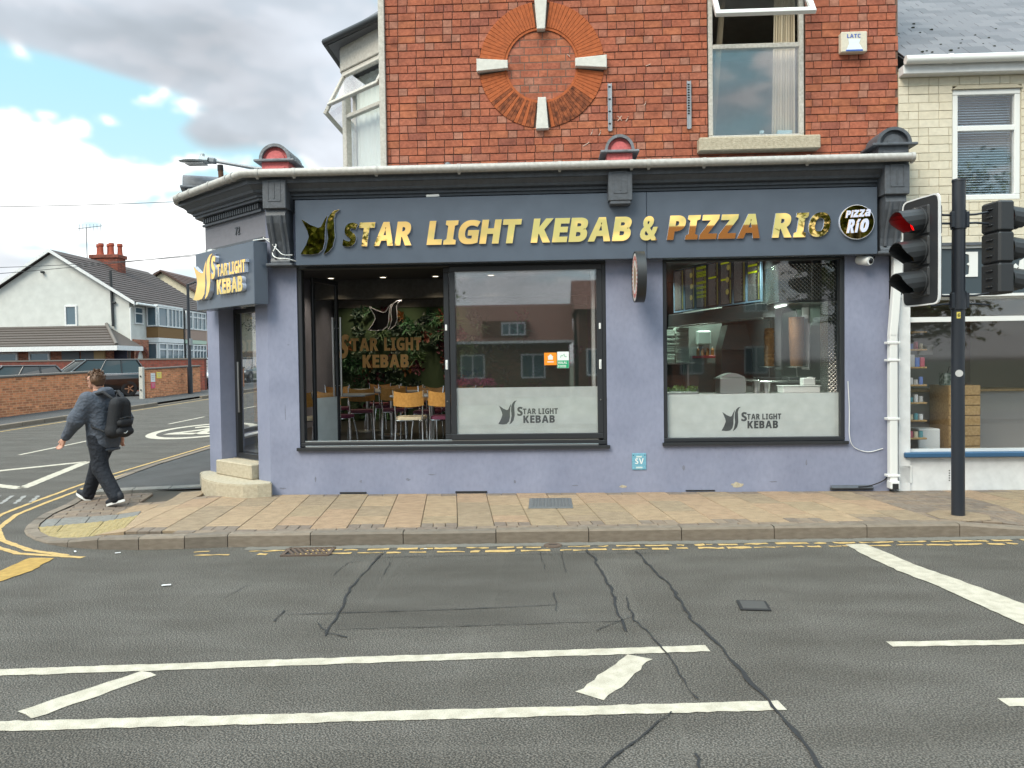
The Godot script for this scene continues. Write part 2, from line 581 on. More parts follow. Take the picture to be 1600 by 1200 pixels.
	glass_mat("car_glass", Color(0.10, 0.12, 0.12), 0.55)
	var rd := mat("roof_tile", lin(0.105, 0.085, 0.082), 0.85, 0.0, noise_tex("tiles", 0.05, Color(0.80, 0.79, 0.78), w, 512, FastNoiseLite.TYPE_SIMPLEX, 5), 0.4)
	detail(rd, patch, Vector3(0.2, 0.2, 0.2))
	mat("render_white", lin(0.62, 0.635, 0.61), 0.9, 0.0, soft, 0.25)
	mat("worn_paint", lin(0.30, 0.29, 0.27), 0.9, 0.0, grain, 2.0)
	mat("gutter_grit", lin(0.25, 0.235, 0.205), 1.0, 0.0, speck, 1.7)
	detail(mat("trench_asphalt", lin(0.175, 0.161, 0.142), 0.92, 0.0, speck, 1.1, 1.2, height), textures["road_wear"], Vector3(0.13, 0.31, 0.31))
	mat("orange_wall_brick", lin(0.52, 0.20, 0.085), 0.9, 0.0, grain, 1.0)

# ---------------------------------------------------------------- ground, roads
func build_ground() -> void:
	# one sheet to the horizon
	var g := MB.new()
	var zs := [400.0, 60.0, 20.0, 9.0, -1.0, -20.0, -60.0, -120.0, -400.0]
	for i in zs.size() - 1:
		var a: float = zs[i]
		var b: float = zs[i + 1]
		g.quad(Vector3(-500, rise(a) - 0.26, a), Vector3(500, rise(a) - 0.26, a), Vector3(500, rise(b) - 0.26, b), Vector3(-500, rise(b) - 0.26, b))
	struct("ground", g, M["earth"])
	# the main road with the mouth of the side street
	var r := MB.new()
	r.quad(Vector3(-90, -0.12, 11.2), Vector3(90, -0.12, 11.2), Vector3(90, -0.12, -1.0), Vector3(-90, -0.12, -1.0))
	r.quad(Vector3(-19, -0.12, -1.0), Vector3(-3, -0.12, -1.0), Vector3(-3, -0.12 + rise(-150), -150), Vector3(-19, -0.12 + rise(-150), -150))
	struct("road", r, M["asphalt"])

func gy(z: float) -> float:
	return -0.12 + rise(z)

# a strip of paint or tar along points [x, z], its edges a little uneven
func ribbon(mb: MB, pts: Array, w0: float, up: float, rough := 0.006, w1 := -1.0, ends := true) -> void:
	var P := []
	var total := 0.0
	for i in pts.size() - 1: total += Vector2(pts[i][0], pts[i][1]).distance_to(Vector2(pts[i + 1][0], pts[i + 1][1]))
	var done := 0.0
	for i in pts.size() - 1:
		var a := Vector2(pts[i][0], pts[i][1])
		var b := Vector2(pts[i + 1][0], pts[i + 1][1])
		var k := maxi(1, int(a.distance_to(b) / 0.05))
		for j in k + (1 if i == pts.size() - 2 else 0):
			P.append([a.lerp(b, float(j) / k), (b - a).normalized().orthogonal(), (done + a.distance_to(b) * j / k) / maxf(total, 0.01)])
		done += a.distance_to(b)
	var rows := []
	for e in P:
		var w: float = w0 if w1 < 0 else lerpf(w0, w1, e[2])
		var l: Vector2 = e[0] + e[1] * (w / 2 + rng.randf_range(-rough, rough))
		var q: Vector2 = e[0] - e[1] * (w / 2 + rng.randf_range(-rough, rough))
		rows.append([Vector3(l.x, gy(l.y) + up, l.y), Vector3(q.x, gy(q.y) + up, q.y)])
	for i in rows.size() - 1:
		var c: Vector3 = (rows[i][0] + rows[i + 1][1]) / 2 + Vector3.DOWN
		mb.out([rows[i][0], rows[i][1], rows[i + 1][1]], c)
		mb.out([rows[i][0], rows[i + 1][1], rows[i + 1][0]], c)

func paint_poly(mb: MB, pts: Array, up: float, rough := 0.006) -> void:
	var q := PackedVector2Array()
	for i in pts.size():
		var a := Vector2(pts[i][0], pts[i][1])
		var b := Vector2(pts[(i + 1) % pts.size()][0], pts[(i + 1) % pts.size()][1])
		var k := maxi(1, int(a.distance_to(b) / 0.06))
		for j in k:
			q.append(a.lerp(b, float(j) / k) + Vector2(rng.randf_range(-rough, rough), rng.randf_range(-rough, rough)))
	var idx := Geometry2D.triangulate_polygon(q)
	for i in range(0, idx.size(), 3):
		var t := []
		for j in 3: t.append(Vector3(q[idx[i + j]].x, gy(q[idx[i + j]].y) + up, q[idx[i + j]].y))
		mb.out(t, t[0] + Vector3.DOWN * 9)

func paint(called: String, label: String, mb: MB, m: String, cat := "road marking", group := "") -> void:
	var o := struct(called, mb, M[m])
	o.set_meta("label", label)

func build_markings() -> void:
	var b := MB.new()
	ribbon(b, [[-6.8, 5.72], [-3.16, 5.345], [0.96, 4.94]], 0.10, 0.004)
	paint("white_line", "white line ending before the crossing studs", b, "road_paint")
	b = MB.new()
	ribbon(b, [[-6.8, 6.42], [-2.69, 5.995], [1.13, 5.72], [1.17, 5.715]], 0.105, 0.004)
	paint("white_line", "longer white line of the hatched strip", b, "road_paint")
	b = MB.new()
	paint_poly(b, [[-2.71, 5.83], [-2.58, 5.91], [-2.22, 5.37], [-2.34, 5.31]], 0.004, 0.008)
	paint("hatch_bar", "slanting white bar of the hatched strip beside the arrow end", b, "road_paint")
	b = MB.new()
	paint_poly(b, [[0.14, 5.575], [0.28, 5.67], [0.605, 5.11], [0.475, 5.04]], 0.004, 0.01)
	paint("hatch_bar", "slanting white bar of the hatched strip by the tar seals", b, "road_paint")
	b = MB.new()
	paint_poly(b, [[-5.2, 6.1], [-5.07, 6.18], [-4.72, 5.64], [-4.84, 5.58]], 0.004, 0.01)
	paint("hatch_bar", "slanting white bar far along the hatched strip", b, "road_paint")
	b = MB.new()
	ribbon(b, [[2.07, 4.87], [5.5, 4.70]], 0.085, 0.004)
	paint("white_line", "thin white line leading to the crossing", b, "road_paint")
	b = MB.new()
	ribbon(b, [[2.28, 5.67], [5.5, 5.52]], 0.10, 0.004)
	paint("white_line", "white line end close to the road middle", b, "road_paint")
	b = MB.new()
	paint_poly(b, [[2.79, 2.30], [2.97, 2.28], [3.02, 2.57], [3.09, 3.07], [3.24, 3.63], [3.36, 4.2], [3.5, 5.0], [3.2, 5.05], [3.07, 4.53], [3.02, 4.10], [2.96, 3.66], [2.86, 3.21], [2.80, 2.7]], 0.006, 0.008)
	paint("stop_line", "broad white stop line beside the traffic signal", b, "road_paint")
	# double yellow lines, worn to scraps
	for k in 2:
		b = MB.new()
		var x := -4.3
		while x < 8.0:
			var l := rng.randf_range(0.05, 0.34)
			var z: float = kerb_z(x) + [0.185, 0.315][k]
			if x > -3.6 or rng.randf() < 0.4:
				ribbon(b, [[x, z + rng.randf_range(-0.01, 0.01)], [x + l * 0.5, kerb_z(x + l * 0.5) + [0.185, 0.315][k]], [x + l, kerb_z(x + l) + [0.185, 0.315][k] + rng.randf_range(-0.012, 0.012)]], rng.randf_range(0.028, 0.066), 0.004, 0.018)
			x += l + rng.randf_range(0.01, 0.10) * (4.0 if x < -2.6 else 1.0)
		paint("yellow_line", ["worn yellow line nearer the kerb of the main road", "worn yellow line farther from the kerb of the main road"][k], b, "yellow_paint")
	for k in 2:
		b = MB.new()
		var o: float = [0.0, 0.2][k]
		ribbon(b, [[-4.5 + o, 2.62 + o * 0.4], [-5.0 - o * 0.2, 2.42 + o * 0.6], [-5.6 - o * 0.5, 1.98 + o * 0.6], [-6.05 - o * 0.8, 1.42 + o * 0.3], [-6.4 - o, 0.64], [-6.58 - o, -0.22], [-6.75 - o, -1.2], [-6.85 - o, -2.2], [-6.88 - o, -40.0]], 0.062, 0.004)
		paint("yellow_line", ["yellow line round the corner nearer the kerb", "yellow line round the corner farther from the kerb"][k], b, "yellow_paint")
	b = MB.new()
	ribbon(b, [[-13.95, 2.0], [-13.95, -60.0]], 0.07, 0.004)
	paint("yellow_line", "yellow line along the far side of the side street", b, "yellow_paint")
	b = MB.new()
	paint_poly(b, [[-5.4, 3.55], [-5.1, 3.95], [-4.52, 3.48], [-4.47, 3.17], [-4.56, 2.72], [-4.80, 2.72], [-4.76, 3.15]], 0.006, 0.01)
	paint("yellow_bar", "broad yellow painted bar at the street mouth", b, "box_yellow_paint")
	# centre dashes of the side street, the roundel, the triangle
	for d in [[-1.6, -3.6], [-5.0, -9.0], [-11.0, -13.2], [-15.2, -17.4], [-19.4, -21.6]]:
		b = MB.new()
		ribbon(b, [[-10.32, d[0]], [-10.32, d[1]]], 0.09, 0.004)
		paint("centre_dash", "thin white centre dash of the side street", b, "road_paint")
	b = MB.new()
	var n := 48
	for i in n:
		var c := []
		for e in [[i, 0], [i + 1, 0], [i + 1, 1], [i, 1]]:
			var t: float = TAU * e[0] / n
			var r: float = 1.0 if e[1] == 0 else 0.83
			var z := -9.3 + 1.9 * r * sin(t)
			c.append(Vector3(-8.55 + 1.15 * r * cos(t), gy(z) + 0.004, z))
		b.out(c, c[0] + Vector3.DOWN * 9)
	paint("speed_ring", "long white painted ring of the speed mark", b, "road_paint")
	for k in 2:
		var m := lettering("20"[k], 2.0, 0.002, 0.0, 0.0, 0.55)
		var o := part(self, numbered("speed_figure"), m, M["road_paint"], Vector3(-9.15 + 0.62 * k, gy(-8.4) + 0.004, -8.35))
		o.basis = Basis(Vector3.RIGHT, -PI / 2 + atan(SLOPE))
		o.set_meta("kind", "structure")
	b = MB.new()
	for s in [[[-9.9, -2.35], [-8.35, -4.0]], [[-8.35, -4.0], [-7.72, -1.35]], [[-9.9, -2.35], [-7.72, -1.35]]]:
		ribbon(b, s, 0.17, 0.004, 0.008)
	paint("give_way_triangle", "white painted triangle at the street mouth", b, "road_paint")
	# worn white zigzag scraps beside the kerb
	b = MB.new()
	for k in 7:
		var x := -8.2 + 0.19 * k
		ribbon(b, [[x, -0.75], [x + 0.30, -0.12]], 0.05, 0.004, 0.015)
	paint("worn_hatching", "worn white hatching by the corner kerb", b, "worn_paint")
	# grit in the channel and the filled trench between the seals
	b = MB.new()
	ribbon(b, [[-2.9, kerb_z(-2.9) + 0.075], [8.0, kerb_z(8.0) + 0.075]], 0.13, 0.003, 0.022)
	var ch := struct("channel_grit", b, M["gutter_grit"])
	b = MB.new()
	paint_poly(b, [[-1.52, 2.68], [0.42, 2.58], [0.47, 3.6], [0.47, 4.45], [-1.42, 4.62], [-1.53, 3.7]], 0.002, 0.01)
	struct("trench_fill", b, M["trench_asphalt"])
	for s in [[-3.05, 3.62, 0.07], [-4.5, 2.50, 0.05], [-4.05, 2.56, 0.05], [-1.15, 2.44, 0.03]]:
		b = MB.new()
		b.bev(Vector3(0, 0.004, 0), Vector3(s[2], 0.004, s[2] * 0.35), 0.001, Basis(Vector3.UP, s[0] * 3.0))
		solo("paper_scrap", "small pale scrap of litter lying on the road", "litter", b, M["white_paint"], Vector3(s[0], -0.112, s[1]), "scraps of litter")
	# tar seals over the cracks
	var seals := [
		[[[-1.53, 2.60], [-1.53, 3.03], [-1.55, 3.4], [-1.54, 3.78], [-1.47, 4.31], [-1.44, 4.75]], 0.020, "tar seal running from the kerb to a small fork"],
		[[[-1.57, 4.50], [-1.45, 4.69], [-1.29, 4.77]], 0.014, "short forked tar seal"],
		[[[0.35, 2.48], [0.41, 2.8], [0.43, 3.05], [0.48, 3.70], [0.48, 4.17], [0.50, 4.66]], 0.028, "tar seal from the kerb beside the long one"],
		[[[0.30, 4.64], [0.58, 4.35]], 0.012, "thin tar cross stroke"],
		[[[0.82, 2.54], [0.86, 3.05], [0.94, 3.62], [0.96, 4.02], [0.96, 4.44], [1.03, 4.85], [1.07, 5.20], [1.10, 5.58], [1.14, 5.90], [1.15, 6.29], [1.2, 7.2]], 0.030, "longest tar seal crossing the whole road"],
		[[[0.58, 3.94], [0.57, 4.44], [0.63, 4.62], [0.69, 4.96], [0.72, 5.34], [0.76, 5.65]], 0.015, "tar seal through the upper white line"],
		[[[0.61, 5.80], [0.45, 6.01], [0.22, 6.33], [0.0, 6.7]], 0.017, "slanting tar seal below the lower white line"],
		[[[0.64, 6.21], [0.63, 6.4]], 0.02, "stub of tar by the slanting seal"],
		[[[-1.91, 4.33], [-1.34, 4.28], [-0.62, 4.21], [0.06, 4.11]], 0.012, "thin tar seal along the road"],
		[[[-1.88, 4.47], [-1.88, 4.24]], 0.018, "dab of tar ending the thin seal"],
		[[[-1.34, 4.63], [-0.67, 4.57], [0.01, 4.51], [0.66, 4.44]], 0.006, "hairline tar seal along the road"],
		[[[-1.79, 3.33], [-1.76, 2.92], [-1.48, 2.74], [-0.79, 2.68], [0.14, 2.62], [1.2, 2.6]], 0.008, "hairline tar seal close to the kerb"],
		[[[-1.39, 2.92], [-1.36, 3.33]], 0.009, "short tar scratch by the first seal"],
		[[[-0.06, 2.55], [-0.03, 3.14]], 0.007, "short tar scratch before the utility cover"],
		[[[0.13, 2.55], [0.15, 3.24]], 0.007, "short tar scratch beside its twin"],
		[[[0.05, 3.80], [0.05, 4.24]], 0.01, "short tar dab across the thin seal"],
		[[[-2.45, 3.94], [-2.39, 3.60]], 0.008, "lone short tar scratch"],
	]
	for s in seals:
		b = MB.new()
		var fine := []
		for i in s[0].size() - 1:
			for j in 4:
				var a := Vector2(s[0][i][0], s[0][i][1]).lerp(Vector2(s[0][i + 1][0], s[0][i + 1][1]), j / 4.0)
				fine.append([a.x + rng.randf_range(-0.012, 0.012), a.y])
		fine.append(s[0][-1])
		ribbon(b, fine, s[1] * 0.62, 0.008, s[1] * 0.25)
		paint("tar_seal", s[2], b, "tar")

# ---------------------------------------------------------------- pavement
func piece(poly: PackedVector2Array, top: float, thick: float, plane := true) -> MB:
	var b := MB.new()
	var q := poly
	var area := 0.0
	for i in q.size(): area += q[i].cross(q[(i + 1) % q.size()])
	if area < 0:
		q = q.duplicate(); q.reverse()
	var ins := Geometry2D.offset_polygon(q, -0.005)
	var inner: PackedVector2Array = ins[0] if ins.size() == 1 and ins[0].size() == q.size() else q
	var bevel := inner.size() == q.size() and inner != q
	if bevel:      # pair each inner corner with its outer one
		var paired := PackedVector2Array()
		for p in q:
			var best := inner[0]
			for r in inner:
				if r.distance_squared_to(p) < best.distance_squared_to(p): best = r
			paired.append(best)
		inner = paired
	var idx := Geometry2D.triangulate_polygon(inner)
	var at := func(p: Vector2, y: float) -> Vector3: return Vector3(p.x, paved(p.x, p.y) + y, p.y)
	for i in range(0, idx.size(), 3):
		var t := [at.call(inner[idx[i]], top), at.call(inner[idx[i + 1]], top), at.call(inner[idx[i + 2]], top)]
		b.out(t, t[0] + Vector3.DOWN * 9)
	var c := Vector2()
	for p in q: c += p
	c /= q.size()
	var mid := Vector3(c.x, paved(c.x, c.y) - 1.0, c.y)
	for i in q.size():
		var j := (i + 1) % q.size()
		if bevel: b.out([at.call(inner[i], top), at.call(inner[j], top), at.call(q[j], top - 0.005), at.call(q[i], top - 0.005)], mid)
		b.out([at.call(q[i], top - 0.005 if bevel else top), at.call(q[j], top - 0.005 if bevel else top), at.call(q[j], -thick), at.call(q[i], -thick)], mid)
	return b

func rect(x0: float, x1: float, z0: float, z1: float, skew := 0.0) -> PackedVector2Array:
	var f := func(x: float, z: float) -> Vector2: return Vector2(x - skew * (2.0 - z), z)
	return PackedVector2Array([f.call(x0, z0), f.call(x1, z0), f.call(x1, z1), f.call(x0, z1)])

const CORNER := [[-3.1, 2.31], [-3.5, 2.37], [-3.93, 2.41], [-4.35, 2.38], [-4.71, 2.29], [-5.0, 2.15], [-5.26, 1.97], [-5.5, 1.75], [-5.68, 1.53], [-5.83, 1.27], [-5.95, 0.98], [-6.06, 0.66], [-6.16, 0.1], [-6.27, -0.5], [-6.4, -1.2], [-6.48, -2.0], [-6.55, -3.0], [-6.55, -8.0], [-6.55, -20.0], [-6.55, -60.0]]

func kerb_line() -> Array:
	var a := []
	for i in 19:
		var x := 13.0 - i * 0.9
		if x < -2.95: break
		a.append(Vector2(x, kerb_z(x)))
	for c in CORNER: a.append(Vector2(c[0], c[1]))
	return a

func build_pavement() -> void:
	var pave := Node3D.new()
	pave.name = "pavement"
	add_child(pave)
	pave.set_meta("kind", "structure")
	var line := kerb_line()
	# bedding under all of it
	var b := MB.new()
	var ring := PackedVector2Array()
	for p in line: ring.append(p + Vector2(0.02 if p.x < -5.3 else 0.0, -0.03))
	ring.append(Vector2(-4.4, -60)); ring.append(Vector2(-4.4, -1.4)); ring.append(Vector2(-4.2, -0.5)); ring.append(Vector2(13, -0.5))
	var cells := []
	for i in 12:
		for j in 14: cells.append(rect(-6.6 + 0.3 * i, -6.3 + 0.3 * i, -1.4 + 0.3 * j, -1.1 + 0.3 * j))
	cells.append(rect(-3.0, 4.2, -1.4, 2.8))
	for i in 4:
		for j in 6: cells.append(rect(4.2 + 0.3 * i, 4.5 + 0.3 * i, -0.6 + 0.5 * j, -0.1 + 0.5 * j))
	cells.append(rect(5.4, 13.5, -1.4, 2.8))
	cells.append(rect(-7.0, -3.0, -61.0, -1.4))
	for cell in cells:
		for cut in Geometry2D.intersect_polygons(cell, ring):
			var idx := Geometry2D.triangulate_polygon(cut)
			for i in range(0, idx.size(), 3):
				var t := []
				for j in 3: t.append(Vector3(cut[idx[i + j]].x, paved(cut[idx[i + j]].x, cut[idx[i + j]].y) - 0.03, cut[idx[i + j]].y))
				b.out(t, t[0] + Vector3.DOWN * 9)
	part(pave, "bedding", b, M["bedding"])
	# kerb stones
	var side := []
	for i in line.size():
		var d: Vector2 = (line[mini(i + 1, line.size() - 1)] - line[maxi(i - 1, 0)]).normalized()
		side.append(line[i] + Vector2(-d.y, d.x) * -0.0 + Vector2(d.y, -d.x) * 0.0)
	for i in line.size() - 1:
		var a: Vector2 = line[i]
		var c: Vector2 = line[i + 1]
		var inw := func(p: Vector2, q: Vector2) -> Vector2: return Vector2(-(q - p).normalized().y, (q - p).normalized().x)
		var pa: Vector2 = line[maxi(i - 1, 0)]
		var pc: Vector2 = line[mini(i + 2, line.size() - 1)]
		var na: Vector2 = (inw.call(pa, a) + inw.call(a, c)).normalized() if i > 0 else inw.call(a, c)
		var nc: Vector2 = (inw.call(a, c) + inw.call(c, pc)).normalized() if i < line.size() - 2 else inw.call(a, c)
		# inward is towards the buildings: -z on the main road
		if na.y > 0 and a.x > -3: na = -na
		if nc.y > 0 and c.x > -3: nc = -nc
		if a.x <= -3 and na.dot(Vector2(1, -0.4)) < 0: na = -na
		if c.x <= -3 and nc.dot(Vector2(1, -0.4)) < 0: nc = -nc
		var gap := (c - a).normalized() * 0.004
		var kb := MB.new()
		var up := rng.randf_range(-0.003, 0.003)
		var q := [a + gap, c - gap, c - gap + nc * 0.13, a + gap + na * 0.13]
		var Y := func(p: Vector2, y: float) -> Vector3: return Vector3(p.x, paved(p.x, p.y) + up + y, p.y)
		var e := 0.018
		var qi := [q[0] + na * e, q[1] + nc * e, q[2], q[3]]
		var mid: Vector3 = Y.call((q[0] + q[2]) / 2, -0.1)
		kb.out([Y.call(qi[0], 0.004), Y.call(qi[1], 0.004), Y.call(qi[2], 0.004), Y.call(qi[3], 0.004)], mid)
		kb.out([Y.call(qi[0], 0.004), Y.call(qi[1], 0.004), Y.call(q[1], -0.014), Y.call(q[0], -0.014)], mid)
		kb.out([Y.call(q[0], -0.014), Y.call(q[1], -0.014), Y.call(q[1], -0.24), Y.call(q[0], -0.24)], mid)
		kb.out([Y.call(q[1], -0.014), Y.call(q[2], 0.004), Y.call(q[2], -0.24), Y.call(q[1], -0.24)], mid)
		kb.out([Y.call(q[0], -0.014), Y.call(q[3], 0.004), Y.call(q[3], -0.24), Y.call(q[0], -0.24)], mid)
		part(pave, "kerb_stone", kb, M["kerb_%d" % (rng.randi() % 3)])
	# slabs and blocks in front of the shop
	var SK := 0.12
	var area := PackedVector2Array()
	for p in line:
		if p.y > -0.9: area.append(p)
	var inner_area: PackedVector2Array
	var tmp := area.duplicate()
	tmp.append(Vector2(-4.72, -0.78)); tmp.append(Vector2(-3.5, -0.005)); tmp.append(Vector2(13, -0.005))
	inner_area = Geometry2D.offset_polygon(tmp, -0.138)[0]
	# offset eats the wall side as well: join a strip along the wall back on
	var strip := PackedVector2Array([Vector2(-3.45, 0.004), Vector2(12.8, 0.004), Vector2(12.8, 0.5), Vector2(-4.3, 0.5), Vector2(-4.62, -0.7)])
	inner_area = Geometry2D.merge_polygons(inner_area, strip)[0]
	var blocks := []
	var tactile := PackedVector2Array([Vector2(-5.66, 1.42), Vector2(-4.70, 1.0), Vector2(-4.35, 1.9), Vector2(-4.55, 2.16), Vector2(-5.1, 2.14), Vector2(-5.4, 1.78)])
	var greys := PackedVector2Array([Vector2(-5.66, 1.42), Vector2(-4.70, 1.0), Vector2(-4.86, 0.62), Vector2(-5.9, 0.98)])
	var holes := [tactile, greys]
	var lay := func(poly: PackedVector2Array, kind: String, jit: float) -> void:
		var cut := Geometry2D.intersect_polygons(poly, inner_area)
		for c in cut:
			var a := 0.0
			for i in c.size(): a += c[i].cross(c[(i + 1) % c.size()])
			if absf(a) < 0.004: continue
			var keep := [c]
			if kind == "slab" or kind == "block":
				for hole in holes:
					var nx := []
					for q in keep:
						for r in Geometry2D.clip_polygons(q, hole):
							if not Geometry2D.is_polygon_clockwise(r): nx.append(r)
					keep = nx
			for q in keep:
				var g := Geometry2D.offset_polygon(q, -0.0028)
				if g.size() == 1: blocks.append([g[0], kind, rng.randf_range(-jit, jit)])
	var x := -4.986
	var k := 1
	while x < 8.6:
		var zf := kerb_z(x) - 0.245
		var has_band: bool = x > 3.66 and x < 4.75
		if not has_band:
			if k % 2 == 0:
				var z := 0.0 if x > -3.6 else -0.5
				var lens: Array = [[0.62, 0.62, 9], [0.35, 0.65, 9], [0.7, 0.55, 9]][(k / 2) % 3]
				for l in lens:
					var z1: float = minf(z + l, zf)
					if z1 - z > 0.05: lay.call(rect(x, x + 0.372, z, z1, SK), "slab", 0.002)
					z = z1
			else:
				for r in 1:
					for j in 2: lay.call(rect(x + 0.186 * j, x + 0.186 * (j + 1), 0.0, 0.16, SK), "block", 0.002)
				var z := 0.16
				for l in [0.64, 0.62, 9]:
					var z1: float = minf(z + l, zf - 0.19)
					if z1 - z > 0.05: lay.call(rect(x, x + 0.372, z, z1, SK), "slab", 0.002)
					z = z1
				for j in 3: lay.call(rect(x + 0.124 * j, x + 0.124 * (j + 1), zf - 0.19, zf, SK), "block", 0.002)
		else:
			var z := 0.0
			var row := 0
			while z < zf - 0.03:
				var off := 0.093 if row % 2 else 0.0
				for j in [-1, 0, 1]:
					var a0 := clampf(x + 0.186 * j + off, x, x + 0.372)
					var a1 := clampf(x + 0.186 * (j + 1) + off, x, x + 0.372)
					if a1 - a0 > 0.03: lay.call(rect(a0, a1, z, minf(z + 0.104, zf), SK), "block", 0.002)
				z += 0.104
				row += 1
		x += 0.372
		k += 1
	# the row of blocks behind the kerb
	x = -3.7
	while x < 8.4:
		lay.call(PackedVector2Array([Vector2(x, kerb_z(x) - 0.245), Vector2(x + 0.2, kerb_z(x + 0.2) - 0.245), Vector2(x + 0.2, kerb_z(x + 0.2) - 0.134), Vector2(x, kerb_z(x) - 0.134)]), "block", 0.002)
		x += 0.2
	# the corner: yellow blister paving, a grey strip, brown blocks elsewhere
	var B := Basis()
	var tdir := (tactile[1] - tactile[0]).normalized()
	var tn := Vector2(-tdir.y, tdir.x)
	for i in 4:
		for j in 4:
			var o := tactile[0] + tdir * (0.4 * i - 0.1) + tn * (0.4 * j - 0.02)
			var sq := PackedVector2Array([o, o + tdir * 0.4, o + tdir * 0.4 + tn * 0.4, o + tn * 0.4])
			for c in Geometry2D.intersect_polygons(sq, tactile): lay.call(c, "tactile", 0.002)
	for i in 5:
		var o := greys[3] + tdir * (0.3 * i - 0.05)
		var sq := PackedVector2Array([o - tn * 0.1, o + tdir * 0.3 - tn * 0.1, o + tdir * 0.3 + tn * 0.5, o + tn * 0.5])
		for c in Geometry2D.intersect_polygons(sq, greys): lay.call(c, "grey", 0.002)
	var left_edge := PackedVector2Array()
	for p in [Vector2(-4.986 - SK * 2.5, -0.5), Vector2(-4.986, 2.0), Vector2(-4.986, 3.0), Vector2(-7, 3), Vector2(-7, -0.52)]: left_edge.append(p)
	for i in range(-12, 30):
		for j in range(-14, 16):
			var o := Vector2(-5.2, 1.0) + tdir * (0.25 * i + (0.125 if j % 2 else 0.0)) + tn * (0.125 * j)
			var sq := PackedVector2Array([o, o + tdir * 0.25, o + tdir * 0.25 + tn * 0.125, o + tn * 0.125])
			for c in Geometry2D.intersect_polygons(sq, left_edge):
				lay.call(c, "block", 0.002)
	var n := {"block": 0}
	var rest := {}
	for e in blocks:
		var pc: PackedVector2Array = e[0]
		var p := piece(pc, e[2], 0.05)
		if p.v.is_empty(): continue
		match e[1]:
			"slab": part(pave, "paving_slab", p, M["slab_%d" % (rng.randi() % 5)])
			"tactile":
				var o := part(pave, "blister_slab", p, M["tactile"])
				var bb := MB.new()
				for i in 6:
					for j in 6:
						var q: Vector2 = pc[0]
						var cc := Vector2()
						for w in pc: cc += w
						cc /= pc.size()
						q = cc + tdir * (i - 2.5) * 0.067 + tn * (j - 2.5) * 0.067
						if not Geometry2D.is_point_in_polygon(q, pc): continue
						var top: float = paved(q.x, q.y) + e[2]
						var a := []
						for s in 6: a.append(Vector3(q.x + cos(TAU * s / 6) * 0.015, top + 0.005, q.y + sin(TAU * s / 6) * 0.015))
						bb.out(a.duplicate(), Vector3(q.x, top - 1, q.y))
						for s in 6:
							var t0 := TAU * s / 6
							var t1 := TAU * (s + 1) / 6
							bb.out([a[s], a[(s + 1) % 6], Vector3(q.x + cos(t1) * 0.022, top, q.y + sin(t1) * 0.022), Vector3(q.x + cos(t0) * 0.022, top, q.y + sin(t0) * 0.022)], Vector3(q.x, top - 0.02, q.y))
				if bb.v.size(): part(o, "blister_studs", bb, M["tactile"])
			"grey": part(pave, "grey_slab", p, M["grey_slab"])
			_:
				n.block += 1
				if n.block <= 300:
					part(pave, "paving_block", p, M["block_%d" % (rng.randi() % 4)])
				else:
					var key := "block_%d" % (rng.randi() % 4)
					if not rest.has(key): rest[key] = MB.new()
					rest[key].v.append_array(p.v)
					rest[key].n.append_array(p.n)
	joined(pave, "block_paving", rest)
	# asphalt footway along the side street, with its edging stones
	var f := MB.new()
	var edge := [[-6.17, -0.68]]
	for i in range(1, 9): edge.append([lerpf(-6.17, -6.42, minf(1.0, i / 5.0)), -0.68 - 0.29 * i])
	edge.append_array([[-6.42, -20.0], [-6.42, -60.0]])
	for i in edge.size() - 1:
		for j in 5:
			var q := []
			for e in [[i, j], [i, j + 1], [i + 1, j + 1], [i + 1, j]]:
				var px := lerpf(edge[e[0]][0] + 0.015, -4.3, e[1] / 5.0)
				q.append(Vector3(px, paved(px, edge[e[0]][1]) - 0.004, edge[e[0]][1]))
			f.out(q, q[0] + Vector3.DOWN * 9)
	part(pave, "footway", f, M["footway_asphalt"])
	for i in 3:
		var a := Vector2(-6.14 + 0.48 * i, -0.56 - 0.075 * i)
		var c := Vector2(-6.14 + 0.48 * (i + 1) - 0.01, -0.56 - 0.075 * (i + 1))
		part(pave, "edging_stone", piece(PackedVector2Array([a, c, c + Vector2(-0.03, -0.16), a + Vector2(-0.03, -0.16)]), 0.003, 0.05), M["grey_slab"])
	# covers and gully
	var cv := thing("inspection_cover", "grey metal inspection cover set in the buff paving before the shop", "cover", Vector3(0.04, 0.006, 0.73))
	var m := MB.new()
	m.bev(Vector3(0, -0.004, 0), Vector3(0.50, 0.012, 0.62), 0.004)
	part(cv, "cover_frame", m, mat("cover_metal", lin(0.16, 0.165, 0.17), 0.6, 0.2, textures["grain"], 4.0))
	for i in 2:
		m = MB.new()
		m.bev(Vector3(0, 0.004, -0.145 + 0.29 * i), Vector3(0.46, 0.008, 0.275), 0.003)
		var lid := part(cv, "cover_lid", m, M["cover_metal"])
		m = MB.new()
		for a in 11:
			for c in 6: m.box(Vector3(-0.2 + 0.04 * a, 0.0095, -0.145 + 0.29 * i - 0.11 + 0.044 * c), Vector3(0.022, 0.003, 0.022), Basis(Vector3.UP, 0.785))
		part(lid, "tread_studs", m, M["cover_metal"])
	var gully := thing("drain_gully", "rusty iron drain grating in the gutter by the kerb", "drain", Vector3(-2.24, -0.112, 2.52), 0.05)
	m = MB.new()
	for s in [[-0.21, 0, 0.03, 0.30], [0.21, 0, 0.03, 0.30], [0, -0.14, 0.44, 0.03], [0, 0.14, 0.44, 0.03]]: m.box(Vector3(s[0], -0.002, s[1]), Vector3(s[2], 0.014, s[3]))
	part(gully, "frame", m, mat("rust_iron", lin(0.11, 0.075, 0.055), 0.9, 0.0, textures["grain"], 5.0))
	m = MB.new()
	m.box(Vector3(0, -0.0075, 0), Vector3(0.41, 0.003, 0.27))
